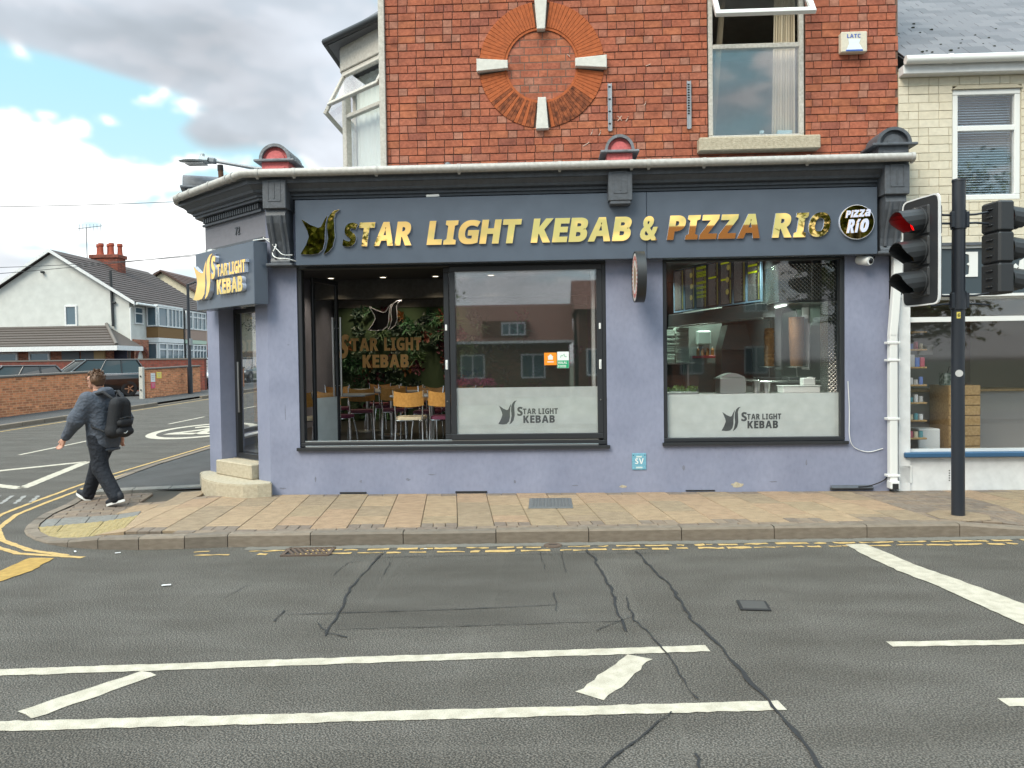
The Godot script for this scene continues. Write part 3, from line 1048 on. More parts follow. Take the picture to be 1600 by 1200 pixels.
	part(gully, "pit", m, M["rubber"])
	for i in 8:
		m = MB.new()
		m.box(Vector3(-0.175 + 0.05 * i, 0.0, 0), Vector3(0.022, 0.011, 0.25), Basis(Vector3.UP, 0.5))
		part(gully, "grating_bar", m, M["rust_iron"])
	var rc := thing("stopcock_cover", "small round rusty cover in the gutter below the kerb", "cover", Vector3(0.05, -0.114, 2.30))
	m = MB.new()
	m.lathe([Vector2(0, 0.006), Vector2(0.085, 0.006), Vector2(0.09, -0.004)], 20)
	part(rc, "lid", m, M["rust_iron"])
	m = MB.new()
	m.box(Vector3(0, 0.007, 0), Vector3(0.08, 0.004, 0.012))
	part(rc, "lifting_bar", m, M["rubber"])
	var mh := thing("road_cover", "small square iron cover sunk in the carriageway", "cover", Vector3(1.45, -0.113, 4.13), -0.1)
	m = MB.new()
	m.bev(Vector3(), Vector3(0.21, 0.01, 0.21), 0.003)
	part(mh, "frame", m, M["rubber"])
	m = MB.new()
	m.bev(Vector3(0, 0.004, 0), Vector3(0.17, 0.008, 0.17), 0.002)
	part(mh, "lid", m, mat("cover_dark", lin(0.07, 0.068, 0.065), 0.8, 0.0, textures["grain"], 5.0))

# many small pieces as one part of several materials
func joined(parent: Node, called: String, by_mat: Dictionary) -> void:
	if by_mat.is_empty(): return
	var am := ArrayMesh.new()
	for key in by_mat:
		var a := []
		a.resize(Mesh.ARRAY_MAX)
		a[Mesh.ARRAY_VERTEX] = by_mat[key].v
		a[Mesh.ARRAY_NORMAL] = by_mat[key].n
		am.add_surface_from_arrays(Mesh.PRIMITIVE_TRIANGLES, a)
		am.surface_set_material(am.get_surface_count() - 1, M[key])
	var o := MeshInstance3D.new()
	o.name = called
	o.mesh = am
	o.set_meta("kind", "stuff")
	parent.add_child(o, true)

# an upright tile or brick: outline in x, y; face at z1, chamfered by e
func tile(poly: PackedVector2Array, z0: float, z1: float, e := 0.003, xf := Transform3D()) -> MB:
	var b := MB.new()
	var q := poly
	var area := 0.0
	for i in q.size(): area += q[i].cross(q[(i + 1) % q.size()])
	if area < 0:
		q = q.duplicate(); q.reverse()
	var ins := Geometry2D.offset_polygon(q, -e)
	var inner := q
	var bevel := false
	if ins.size() == 1 and ins[0].size() == q.size():
		bevel = true
		inner = PackedVector2Array()
		for p in q:
			var best := ins[0][0]
			for r in ins[0]:
				if r.distance_squared_to(p) < best.distance_squared_to(p): best = r
			inner.append(best)
	var idx := Geometry2D.triangulate_polygon(inner)
	for i in range(0, idx.size(), 3):
		var t := []
		for j in 3: t.append(xf * Vector3(inner[idx[i + j]].x, inner[idx[i + j]].y, z1))
		b.out(t, t[0] - xf.basis.z * 9)
	var zs := z1 - e if bevel else z1
	for i in q.size():
		var j := (i + 1) % q.size()
		if bevel: b.quad(xf * Vector3(q[i].x, q[i].y, zs), xf * Vector3(q[j].x, q[j].y, zs), xf * Vector3(inner[j].x, inner[j].y, z1), xf * Vector3(inner[i].x, inner[i].y, z1))
		b.quad(xf * Vector3(q[i].x, q[i].y, z0), xf * Vector3(q[j].x, q[j].y, z0), xf * Vector3(q[j].x, q[j].y, zs), xf * Vector3(q[i].x, q[i].y, zs))
	return b

func rect2(x0: float, x1: float, y0: float, y1: float) -> PackedVector2Array:
	return PackedVector2Array([Vector2(x0, y0), Vector2(x1, y0), Vector2(x1, y1), Vector2(x0, y1)])

func disc2(c: Vector2, r: float, n := 48) -> PackedVector2Array:
	var q := PackedVector2Array()
	for i in n: q.append(c + Vector2(cos(TAU * i / n), sin(TAU * i / n)) * r)
	return q

# frame bars round an opening; bars across at bx, by
func frame_bars(b: MB, x0: float, x1: float, y0: float, y1: float, z0: float, z1: float, t: float, bx := [], by := [], e := 0.006) -> void:
	var cz := (z0 + z1) / 2
	var dz := absf(z1 - z0)
	b.bev(Vector3((x0 + x1) / 2, y0 + t / 2, cz), Vector3(x1 - x0, t, dz), e)
	b.bev(Vector3((x0 + x1) / 2, y1 - t / 2, cz), Vector3(x1 - x0, t, dz), e)
	for x in [x0 + t / 2, x1 - t / 2]: b.bev(Vector3(x, (y0 + y1) / 2, cz), Vector3(t, y1 - y0 - 2 * t, dz - 0.004), e)
	for x in bx: b.bev(Vector3(x, (y0 + y1) / 2, cz), Vector3(t, y1 - y0 - 2 * t, dz - 0.006), e)
	for y in by: b.bev(Vector3((x0 + x1) / 2, y, cz), Vector3(x1 - x0 - 2 * t, t, dz - 0.008), e)

# glazing in thin sheets; two make double glazing
func pane(parent: Node, x0: float, x1: float, y0: float, y1: float, z: float, m := "glass", sheets := 2) -> MeshInstance3D:
	var b := MB.new()
	for i in sheets: b.span(x0, x1, y0, y1, z - 0.022 * i - 0.004, z - 0.022 * i)
	return part(parent, "pane", b, M[m])

const NCH := Vector3(-0.643, 0, 0.766)
var CH := Transform3D(Basis(Vector3(0.766, 0, 0.643), Vector3.UP, Vector3(-0.643, 0, 0.766)), Vector3(-4.749, 0, -1.048))
var shop: Node3D

func logo_shape(k: float) -> Array:     # the swallow-tailed star: two outlines, 1 unit high, scaled by k
	var body := PackedVector2Array()
	for p in [[0.05, 0.80], [0.30, 0.67], [0.52, 0.60], [0.60, 0.62], [0.72, 0.80], [0.80, 0.88], [0.735, 0.70], [0.71, 0.50], [0.70, 0.30], [0.64, 0.12], [0.50, 0.02], [0.28, 0.0], [0.0, 0.02], [0.16, 0.22], [0.25, 0.40], [0.22, 0.52]]: body.append(Vector2(p[0], p[1]) * k)
	var tail := PackedVector2Array()
	for p in [[1.14, 1.0], [1.03, 0.93], [0.97, 0.80], [0.98, 0.55], [0.99, 0.38], [0.92, 0.17], [0.80, 0.06], [0.66, 0.0], [0.74, 0.14], [0.80, 0.36], [0.775, 0.58], [0.79, 0.76], [0.87, 0.90], [0.99, 0.98]]: tail.append(Vector2(p[0], p[1]) * k)
	return [body, tail]

func logo(parent: Node3D, at: Vector3, k: float, depth: float, m: Material, sx := 1.0) -> void:
	for q in logo_shape(k):
		var b := MB.new()
		var p := PackedVector2Array()
		for w in q: p.append(Vector2(w.x * sx, w.y))
		b.extrude(p, 0, depth)
		part(parent, "emblem", b, m, at)

func build_shop() -> void:
	shop = thing("corner_shop", "corner takeaway building in lavender grey render below red brick", "building")
	var b := MB.new()
	# front wall round the two openings
	b.span(-3.5, 4.2, -0.2, 0.57, -0.25, 0)
	b.span(-3.5, -3.12, 0.57, 2.9, -0.25, 0)
	b.span(0.76, 1.46, 0.57, 2.9, -0.25, 0)
	b.span(3.67, 4.2, 0.57, 2.9, -0.25, 0)
	b.span(1.46, 3.67, 0.57, 0.595, -0.25, 0)
	b.span(-3.5, 4.2, 2.9, 3.95, -0.25, 0)
	part(shop, "front_wall", b, M["shop_paint"])
	# the splayed corner: two piers and the lintel
	b = MB.new()
	var C := CH.basis
	b.box(CH * Vector3(1.63 - 0.15, 1.2, -0.17), Vector3(0.30, 2.8, 0.34), C)
	part(shop, "corner_pier", b, M["shop_paint"])
	b = MB.new()
	b.box(CH * Vector3(0.17, 1.2, -0.17), Vector3(0.34, 2.8, 0.34), C)
	part(shop, "corner_pier", b, M["shop_paint"])
	b = MB.new()
	b.box(CH * Vector3(0.815, 3.27, -0.15), Vector3(1.62, 1.34, 0.29), C)
	part(shop, "frieze", b, M["frieze_paint"])
	# side wall with a window
	b = MB.new()
	b.span(-4.745, -4.55, -0.2, 3.95, -8.0, -3.2)
	b.span(-4.745, -4.55, -0.2, 0.62, -3.2, -1.45)
	b.span(-4.745, -4.55, 2.6, 3.95, -3.2, -1.45)
	b.span(-4.745, -4.55, -0.2, 3.95, -1.45, -1.17)
	part(shop, "side_wall", b, M["shop_paint"])
	b = MB.new()
	for s in [[0.62, 0.68], [2.54, 2.6]]: b.span(-4.70, -4.62, s[0], s[1], -3.2, -1.45)
	for z in [-3.17, -1.48]: b.span(-4.698, -4.622, 0.68, 2.54, z - 0.03, z + 0.03)
	var sw := part(shop, "side_window", b, M["anthracite"])
	b = MB.new()
	b.span(-4.672, -4.668, 0.68, 2.54, -3.14, -1.51)
	part(sw, "pane", b, M["glass"])
	b = MB.new()
	b.span(-4.60, -4.40, 0.585, 0.615, -3.2, -1.45)
	part(sw, "inner_sill", b, M["white_plastic"])
	# steps
	b = MB.new()
	var lo := PackedVector2Array()
	for p in [[-3.49, 0.0], [-3.45, 0.14], [-3.6, 0.21], [-3.77, 0.235], [-4.0, 0.16], [-4.2, 0.03], [-4.4, -0.16], [-4.55, -0.34], [-4.66, -0.55], [-4.75, -0.75], [-4.86, -0.95], [-4.84, -1.06], [-4.76, -1.1], [-4.2, -0.6]]: lo.append(Vector2(p[0], -p[1]))
	b.extrude(lo, -0.15, 0.152, Transform3D(Basis(Vector3.RIGHT, -PI / 2), Vector3()))
	var low := PackedVector2Array(Geometry2D.offset_polygon(lo, -0.012)[0])
	b.extrude(low, 0.152, 0.165, Transform3D(Basis(Vector3.RIGHT, -PI / 2), Vector3()))
	part(shop, "lower_step", b, M["cream_stone"])
	b = MB.new()
	b.bev(CH * Vector3(0.82, 0.263, -0.1), Vector3(0.95, 0.195, 0.38), 0.012, C)
	part(shop, "upper_step", b, M["cream_stone"])
	# glazed door
	b = MB.new()
	for s in [[0.375, 1.40, 0.06, 2.05], [1.265, 1.40, 0.06, 2.05], [0.82, 0.40, 0.83, 0.06], [0.82, 2.40, 0.83, 0.06]]: b.box(CH * Vector3(s[0], s[1], -0.25), Vector3(s[2], s[3], 0.07 if s[2] < 0.1 else 0.066), C)
	var door := part(shop, "door", b, M["anthracite"])
	b = MB.new()
	b.box(CH * Vector3(0.82, 1.40, -0.25), Vector3(0.83, 1.94, 0.004), C)
	part(door, "pane", b, M["glass"])
	b = MB.new()
	b.tube([CH * Vector3(0.47, 1.0, -0.20), CH * Vector3(0.47, 1.7, -0.20)], 0.014)
	part(door, "handle", b, M["steel"])
	b = MB.new()
	b.box(CH * Vector3(0.82, 0.366, -0.23), Vector3(0.94, 0.012, 0.12), C)
	part(door, "threshold", b, M["steel"])
	# left window: an outer frame, the sash slid over the other half
	b = MB.new()
	frame_bars(b, -3.12, 0.76, 0.60, 2.90, -0.14, -0.015, 0.055)
	b.span(-3.15, 0.79, 0.555, 0.595, -0.1, 0.045)
	var lw := part(shop, "shop_window", b, M["anthracite"], Vector3(), "wide sliding window standing half open")
	b = MB.new()
	b.bev(Vector3(-1.2, 0.665, -0.05), Vector3(3.72, 0.02, 0.05), 0.004)
	b.bev(Vector3(-1.2, 0.60, -0.003), Vector3(3.7, 0.03, 0.012), 0.003)
	part(lw, "track", b, M["steel"])
	b = MB.new()
	frame_bars(b, -1.19, 0.715, 0.675, 2.85, -0.055, -0.005, 0.07)
	b.bev(Vector3(-1.155, 1.76, -0.075), Vector3(0.075, 2.1, 0.06), 0.006)
	part(lw, "sash", b, M["anthracite"])
	pane(lw, -1.12, 0.645, 0.745, 2.78, -0.012)
	b = MB.new()
	frame_bars(b, -1.275, 0.70, 0.675, 2.85, -0.132, -0.085, 0.07)
	part(lw, "rear_sash", b, M["anthracite"])
	pane(lw, -1.205, 0.63, 0.745, 2.78, -0.095)
	var film_m := mat("frosted_film", lin(0.52, 0.56, 0.555, 0.93), 0.55, 0.0, textures["soft"], 0.8)
	film_m.transparency = BaseMaterial3D.TRANSPARENCY_ALPHA
	b = MB.new()
	b.span(-1.12, 0.645, 0.745, 1.325, -0.045, -0.042)
	part(lw, "frosted_film", b, film_m)
	for p in [[-1.235, 2.085], [0.683, 2.075]]:
		b = MB.new()
		b.bev(Vector3(p[0], p[1], -0.001), Vector3(0.026, 0.075, 0.012), 0.004)
		part(lw, "latch", b, M["white_plastic"])
	for p in [[-1.235, 1.62], [0.683, 1.60]]:
		b = MB.new()
		b.bev(Vector3(p[0], p[1], -0.001), Vector3(0.03, 0.12, 0.014), 0.004)
		b.bev(Vector3(p[0], p[1], 0.008), Vector3(0.012, 0.07, 0.014), 0.003)
		part(lw, "handle", b, M["white_plastic"])
	for p in [[-1.235, 1.16], [0.683, 1.16]]:
		b = MB.new()
		b.lathe([Vector2(0, 0.012), Vector2(0.008, 0.012), Vector2(0.009, 0)], 10, Transform3D(Basis(Vector3.RIGHT, PI / 2), Vector3(p[0], p[1], -0.006)))
		part(lw, "keyhole", b, M["steel"])
	var cut_dark := mat("cutout_shade", lin(0.045, 0.05, 0.055), 0.6)  # clear cutouts in the film, painted dark for the dim room behind
	logo(lw, Vector3(-0.60, 0.86, -0.0415), 0.30, 0.002, cut_dark, 0.70)
	film_words(lw, -0.36, 0.15, 0.985, 0.875, cut_dark)
	# stickers on the pane
	b = MB.new()
	b.bev(Vector3(0.065, 1.675, 0.0), Vector3(0.155, 0.155, 0.002), 0.0008)
	var st := part(lw, "sticker", b, mat("sticker_orange", lin(0.85, 0.26, 0.01), 0.5), Vector3(0, 0, -0.009), "small square orange sticker with a white house mark")
	b = MB.new()
	b.extrude(PackedVector2Array([Vector2(0.035, 1.665), Vector2(0.095, 1.665), Vector2(0.095, 1.70), Vector2(0.103, 1.70), Vector2(0.065, 1.735), Vector2(0.027, 1.70), Vector2(0.035, 1.70)]), 0.0012, 0.002)
	b.span(0.025, 0.105, 1.632, 1.643, 0.0012, 0.002)
	part(st, "print", b, M["white_plastic"])
	b = MB.new()
	b.bev(Vector3(0.222, 1.66, 0.0), Vector3(0.145, 0.205, 0.002), 0.0008)
	st = part(lw, "sticker", b, mat("sticker_white", lin(0.75, 0.8, 0.78), 0.5), Vector3(0, 0, -0.009), "white and green sticker reading halal food")
	b = MB.new()
	b.span(0.152, 0.292, 1.56, 1.655, 0.0012, 0.0018)
	part(st, "print", b, mat("sticker_green", lin(0.01, 0.33, 0.15), 0.5))
	for r in [["HALAL", 1.612, M["white_plastic"]], ["FOOD", 1.568, M["white_plastic"]]]:
		part(st, "print", lettering(r[0], 0.03, 0.0006, 0.0, 0.0, 0.9), r[2], Vector3(0.162, r[1], 0.002))
	b = MB.new()
	b.tube([Vector3(0.19, 1.69, 0.0016), Vector3(0.20, 1.72, 0.0016), Vector3(0.215, 1.71, 0.0016), Vector3(0.235, 1.735, 0.0016), Vector3(0.245, 1.70, 0.0016), Vector3(0.265, 1.70, 0.0016)], 0.0035, 5)
	part(st, "print", b, M["sticker_green"])
	# right window: one fixed pane
	b = MB.new()
	frame_bars(b, 1.46, 3.67, 0.62, 2.90, -0.12, -0.01, 0.05)
	b.span(1.44, 3.70, 0.58, 0.618, -0.1, 0.04)
	var rw := part(shop, "shop_window", b, M["anthracite"], Vector3(), "fixed window before the kebab counter")
	pane(rw, 1.505, 3.625, 0.665, 2.85, -0.05, "glass", 1)
	b = MB.new()
	b.span(1.505, 3.625, 0.665, 1.21, -0.084, -0.081)
	part(rw, "frosted_film", b, film_m)
	logo(rw, Vector3(2.185, 0.745, -0.080), 0.30, 0.002, cut_dark, 0.70)
	film_words(rw, 2.43, 2.92, 0.885, 0.775, cut_dark)

func film_words(parent: Node3D, x0: float, x1: float, y0: float, y1: float, cut_dark: Material) -> void:
	part(parent, "letter", lettering("S", 0.115, 0.002, 0.6), cut_dark, Vector3(x0 + 0.0, y0 - 0.02, -0.0413 if x0 < 1 else -0.0798))
	word(parent, "TAR LIGHT", x0 + 0.07, x1, y0, -0.0413 if x0 < 1 else -0.0798, 0.072, 0.002, cut_dark, 0.5)
	word(parent, "KEBAB", x0 + 0.075, x1 - 0.04, y1, -0.0413 if x0 < 1 else -0.0798, 0.095, 0.002, cut_dark, 0.8)

# ---------------------------------------------------------------- red brick upper storey
func build_upper_storey() -> void:
	var Z := -0.03
	var core := MB.new()
	core.span(-1.95, 2.03, 4.0, 6.9, -0.3, Z - 0.014)
	core.span(3.22, 4.325, 4.0, 6.9, -0.3, Z - 0.014)
	core.span(2.03, 3.22, 4.0, 4.20, -0.3, Z - 0.014)
	core.span(2.03, 3.22, 6.25, 6.9, -0.3, Z - 0.014)
	core.span(-1.95, -1.65, 4.0, 6.9, -7.5, -0.3)
	core.span(4.06, 4.32, 4.0, 6.9, -7.5, -0.3)
	core.span(-1.95, 4.32, 4.0, 6.9, -7.8, -7.5)
	var wall := part(shop, "brick_wall", core, M["mortar"])
	var holes := [rect2(2.03, 3.22, 4.165, 6.25), rect2(1.90, 3.35, 4.165, 4.335), disc2(Vector2(0, 5.31), 0.775, 40)]
	var list := []
	var y := 4.06
	var row := 0
	while y < 6.88:
		var x := -1.945 - (0.06 if row % 2 else 0.172)
		var header := row % 3 == 1
		while x < 4.30:
			var l := 0.105 if header else 0.218
			l += rng.randf_range(-0.006, 0.006)
			var x0 := maxf(x, -1.943)
			var x1 := minf(x + l, 4.325)
			if x1 - x0 > 0.035:
				var polys := [rect2(x0, x1, y + rng.randf_range(0, 0.002), y + 0.0835 + rng.randf_range(-0.002, 0.002))]
				for h in holes:
					var nx := []
					for q in polys:
						for c in Geometry2D.clip_polygons(q, h):
							if not Geometry2D.is_polygon_clockwise(c): nx.append(c)
					polys = nx
				for q in polys: list.append([q, header, Z + rng.randf_range(-0.003, 0.003)])
			x += l + 0.008
			header = not header if row % 2 == 0 else (rng.randf() < 0.42)
		y += 0.0925
		row += 1
	# bricks inside the ring, set back
	y = 4.06
	row = 0
	var inner := disc2(Vector2(0, 5.31), 0.435, 40)
	while y < 5.8:
		var x := -0.6 - (0.06 if row % 2 else 0.0)
		var header := false
		while x < 0.6:
			var l := 0.105 if header else 0.218
			for c in Geometry2D.intersect_polygons(rect2(x, x + l, y, y + 0.0835), inner): list.append([c, header, Z - 0.012])
			x += l + 0.008
			header = rng.randf() < 0.4
		y += 0.0925
		row += 1
	for e in list:
		var a := 0.0
		for i in e[0].size(): a += e[0][i].cross(e[0][(i + 1) % e[0].size()])
		e.append(absf(a) if e[0][0].y < 6.05 else 0.0)
	list.sort_custom(func(p, q): return p[3] > q[3])
	var rest := {}
	for i in list.size():
		var e: Array = list[i]
		var r := rng.randf()
		var k: int = 0 if r < 0.26 else 1 if r < 0.48 else 2 if r < 0.66 else 3 if r < 0.78 else 7 if r < 0.9 else 5 if r < 0.95 else 4
		if e[0][0].y < 4.22 and e[0][0].x < 0.9 and rng.randf() < 0.5: k = 5
		elif e[1]: k = 6 if r < 0.22 else 4 if r < 0.5 else 3 if r < 0.62 else 5 if r < 0.74 else 0
		var p := tile(e[0], Z - 0.05, e[2], 0.003)
		if i < 300:
			part(wall, "brick", p, M["brick_%d" % k])
		else:
			var key := "brick_%d" % k
			if not rest.has(key): rest[key] = MB.new()
			rest[key].v.append_array(p.v)
			rest[key].n.append_array(p.n)
	joined(wall, "brickwork", rest)
	# the brick ring with four white keystones
	var b := MB.new()
	for i in 64:
		var q := []
		for s in [[i, 0.433], [i + 1, 0.433], [i + 1, 0.462], [i, 0.462]]: q.append(Vector2(cos(TAU * s[0] / 64), sin(TAU * s[0] / 64)) * s[1] + Vector2(0, 5.31))
		b.extrude(PackedVector2Array(q), Z - 0.04, Z + 0.004)
	var ringp := part(shop, "brick_ring", b, M["voussoir"])
	for s in 4:
		for i in 19:
			var half := deg_to_rad(8.0)
			var a0 := TAU * s / 4 + half + (PI / 2 - 2 * half) * i / 19 + 0.0022
			var a1 := TAU * s / 4 + half + (PI / 2 - 2 * half) * (i + 1) / 19 - 0.0022
			var q := PackedVector2Array()
			for e in [[a0, 0.464], [a1, 0.464], [a1, 0.772], [(a0 + a1) / 2, 0.773], [a0, 0.772]]: q.append(Vector2(cos(e[0]), sin(e[0])) * e[1] + Vector2(0, 5.31))
			var low: bool = s >= 2 and absf(wrapf((a0 + a1) / 2 - 1.5 * PI, -PI, PI)) < 0.95 and rng.randf() < 0.7
			part(ringp, "voussoir", tile(q, Z - 0.05, Z + 0.012 + rng.randf_range(-0.001, 0.001), 0.002), M["voussoir_sooty" if low else "voussoir"])
	for s in 4:
		var t := Transform3D(Basis(Vector3.BACK, PI / 2 * s), Vector3(0, 5.31, 0))
		b = MB.new()
		var outer := PackedVector2Array([Vector2(-0.05, 0.415), Vector2(0.05, 0.415), Vector2(0.052, 0.455), Vector2(0.078, 0.80), Vector2(-0.078, 0.80), Vector2(-0.052, 0.455)])
		var tb := tile(outer, Z - 0.03, Z + 0.075, 0.006, t)
		part(ringp, "keystone", tb, M["keystone_white"])
	# chalky marks left by old fixings
	var chalk := mat("chalk", lin(0.55, 0.40, 0.33), 0.95)
	for q in [[[0.93, 4.66], [0.98, 4.60]], [[0.98, 4.66], [0.93, 4.60]], [[1.03, 4.59], [1.06, 4.65]], [[0.60, 4.44], [0.62, 4.50]], [[0.70, 4.43], [0.72, 4.49]], [[0.50, 4.30], [0.58, 4.35]], [[1.26, 4.78], [1.28, 4.83]], [[1.28, 5.26], [1.34, 5.28]], [[-0.30, 5.86], [-0.24, 5.88]], [[0.32, 5.43], [0.35, 5.40]]]:
		b = MB.new()
		b.tube([Vector3(q[0][0], q[0][1], Z + 0.002), Vector3((q[0][0] + q[1][0]) / 2 + 0.006, (q[0][1] + q[1][1]) / 2, Z + 0.003), Vector3(q[1][0], q[1][1], Z + 0.002)], 0.006, 4)
		part(wall, "chalk_mark", b, chalk)
	# corner trim
	b = MB.new()
	b.bev(Vector3(-1.985, 5.5, -0.06), Vector3(0.075, 3.0, 0.14), 0.005)
	part(shop, "corner_board", b, M["old_white"])
	# sash-like window with a top vent standing open
	b = MB.new()
	frame_bars(b, 2.045, 3.205, 4.335, 6.23, -0.11, -0.045, 0.058, [], [5.475])
	var w := part(shop, "window", b, M["old_white"], Vector3(), "white upper window with its top vent standing open")
	pane(w, 2.10, 3.15, 4.39, 5.45, -0.05, "glass", 4)  # extra glass sheets added to strengthen the mirrored sky
	b = MB.new()
	var vt := Transform3D(Basis(Vector3.RIGHT, -0.62), Vector3(0, 6.2, -0.03))
	for s in [[2.625, -0.03, 1.16, 0.06], [2.625, -0.64, 1.16, 0.07], [2.075, -0.335, 0.06, 0.55], [3.175, -0.335, 0.06, 0.55]]: b.bev(vt * Vector3(s[0], s[1], 0.03), Vector3(s[2], s[3], 0.055), 0.006, vt.basis)
	part(w, "open_vent", b, M["white_plastic"])
	b = MB.new()
	b.box(vt * Vector3(2.625, -0.335, 0.03), Vector3(1.04, 0.55, 0.004), vt.basis)
	b.box(vt * Vector3(2.625, -0.335, 0.012), Vector3(1.04, 0.55, 0.004), vt.basis)
	part(w, "pane", b, M["glass"])
	b = MB.new()
	b.bev(Vector3(2.625, 4.25, 0.0), Vector3(1.45, 0.165, 0.22), 0.012)
	part(w, "sill", b, M["cream_stone"])
	# curtains behind it
	for c in [[2.86, 3.14, 0.34, "cream curtain drawn to one side"], [2.08, 2.15, 0.34, ""]]:
		b = MB.new()
		var n := 40
		for i in n:
			var f := func(j: int) -> float: return -0.22 + 0.025 * sin(j * 1.3) + 0.01 * sin(j * 0.5)
			var xa: float = lerpf(c[0], c[1], float(i) / n)
			var xb: float = lerpf(c[0], c[1], float(i + 1) / n)
			b.quad(Vector3(xa, 4.36, f.call(i)), Vector3(xb, 4.36, f.call(i + 1)), Vector3(xb - (xb - 3.14) * 0.15, 6.2, f.call(i + 1)), Vector3(xa - (xa - 3.14) * 0.15, 6.2, f.call(i)))
		part(w, "curtain", b, mat("curtain_cream", lin(0.62, 0.55, 0.42), 0.95))
	b = MB.new()
	b.bev(Vector3(2.72, 4.45, -0.16), Vector3(0.05, 0.04, 0.04), 0.004)
	b.bev(Vector3(3.0, 4.44, -0.16), Vector3(0.18, 0.05, 0.05), 0.006)
	part(w, "sill_boxes", b, mat("pale_blue", lin(0.45, 0.62, 0.68), 0.5))
	# dark room behind
	b = MB.new()
	b.span(-1.6, 4.05, 3.98, 4.06, -7.4, -0.31)
	b.span(-1.6, 4.05, 6.6, 6.7, -7.4, -0.31)
	b.span(-1.6, 4.05, 4.06, 6.6, -3.6, -3.5)
	part(shop, "upper_room", b, M["room_wall"])
	# main roof, above the picture
	b = MB.new()
	b.extrude(PackedVector2Array([Vector2(0.3, 6.9), Vector2(-8.1, 6.9), Vector2(-8.1, 7.0), Vector2(-3.9, 9.3), Vector2(0.3, 7.05)]), -2.1, 4.4, Transform3D(Basis(Vector3.BACK, Vector3.UP, Vector3.RIGHT), Vector3()))
	part(shop, "main_roof", b, M["slate_1"])
	# alarm box
	var al := thing("alarm_box", "white burglar alarm box with blue lettering high on the brick wall", "alarm", Vector3(3.765, 5.44, -0.025))
	b = MB.new()
	b.bev(Vector3(0, 0, 0.045), Vector3(0.31, 0.245, 0.09), 0.01)
	part(al, "case", b, mat("alarm_cream", lin(0.66, 0.61, 0.50), 0.5, 0.0, textures["soft"], 3.0))
	b = MB.new()
	b.extrude(PackedVector2Array([Vector2(-0.07, 0.035), Vector2(0.075, 0.03), Vector2(0.055, -0.02), Vector2(0.09, -0.075), Vector2(0.10, -0.105), Vector2(-0.10, -0.105), Vector2(-0.085, -0.08), Vector2(-0.06, -0.02)]), 0.090, 0.0925)
	part(al, "shield", b, mat("alarm_pale", lin(0.68, 0.76, 0.84), 0.4))
	b = MB.new()
	b.span(-0.10, 0.10, -0.113, -0.095, 0.0926, 0.094)
	part(al, "band", b, mat("alarm_blue", lin(0.03, 0.10, 0.42), 0.4))
	word(al, "LATC", -0.085, 0.075, 0.045, 0.0905, 0.045, 0.002, M["alarm_blue"], 0.0)
	# two metal rails left on the wall
	for k in 2:
		var r := thing("wall_rail", ["plain steel mounting rail left on the brick wall", "slotted steel mounting rail left on the brick wall"][k], "rail", Vector3([0.835, 1.80][k], 4.765, -0.025), 0.0, "mounting rails on the brick wall")
		b = MB.new()
		b.box(Vector3(0, 0, 0.006), Vector3(0.05, 0.58, 0.008))
		for s in [-1, 1]: b.box(Vector3(0.022 * s, 0, 0.022), Vector3(0.006, 0.58, 0.026))
		part(r, "channel", b, mat("rail_steel", lin(0.42, 0.44, 0.46), 0.4, 0.7))
		b = MB.new()
		for i in (12 if k else 4): b.box(Vector3(-0.003, 0.25 - i * (0.032 if k else 0.15), 0.0125), Vector3(0.03, 0.016, 0.006))
		part(r, "slots", b, M["rubber"])
	# bay window standing out from the flank, over the flat roof
	build_bay()

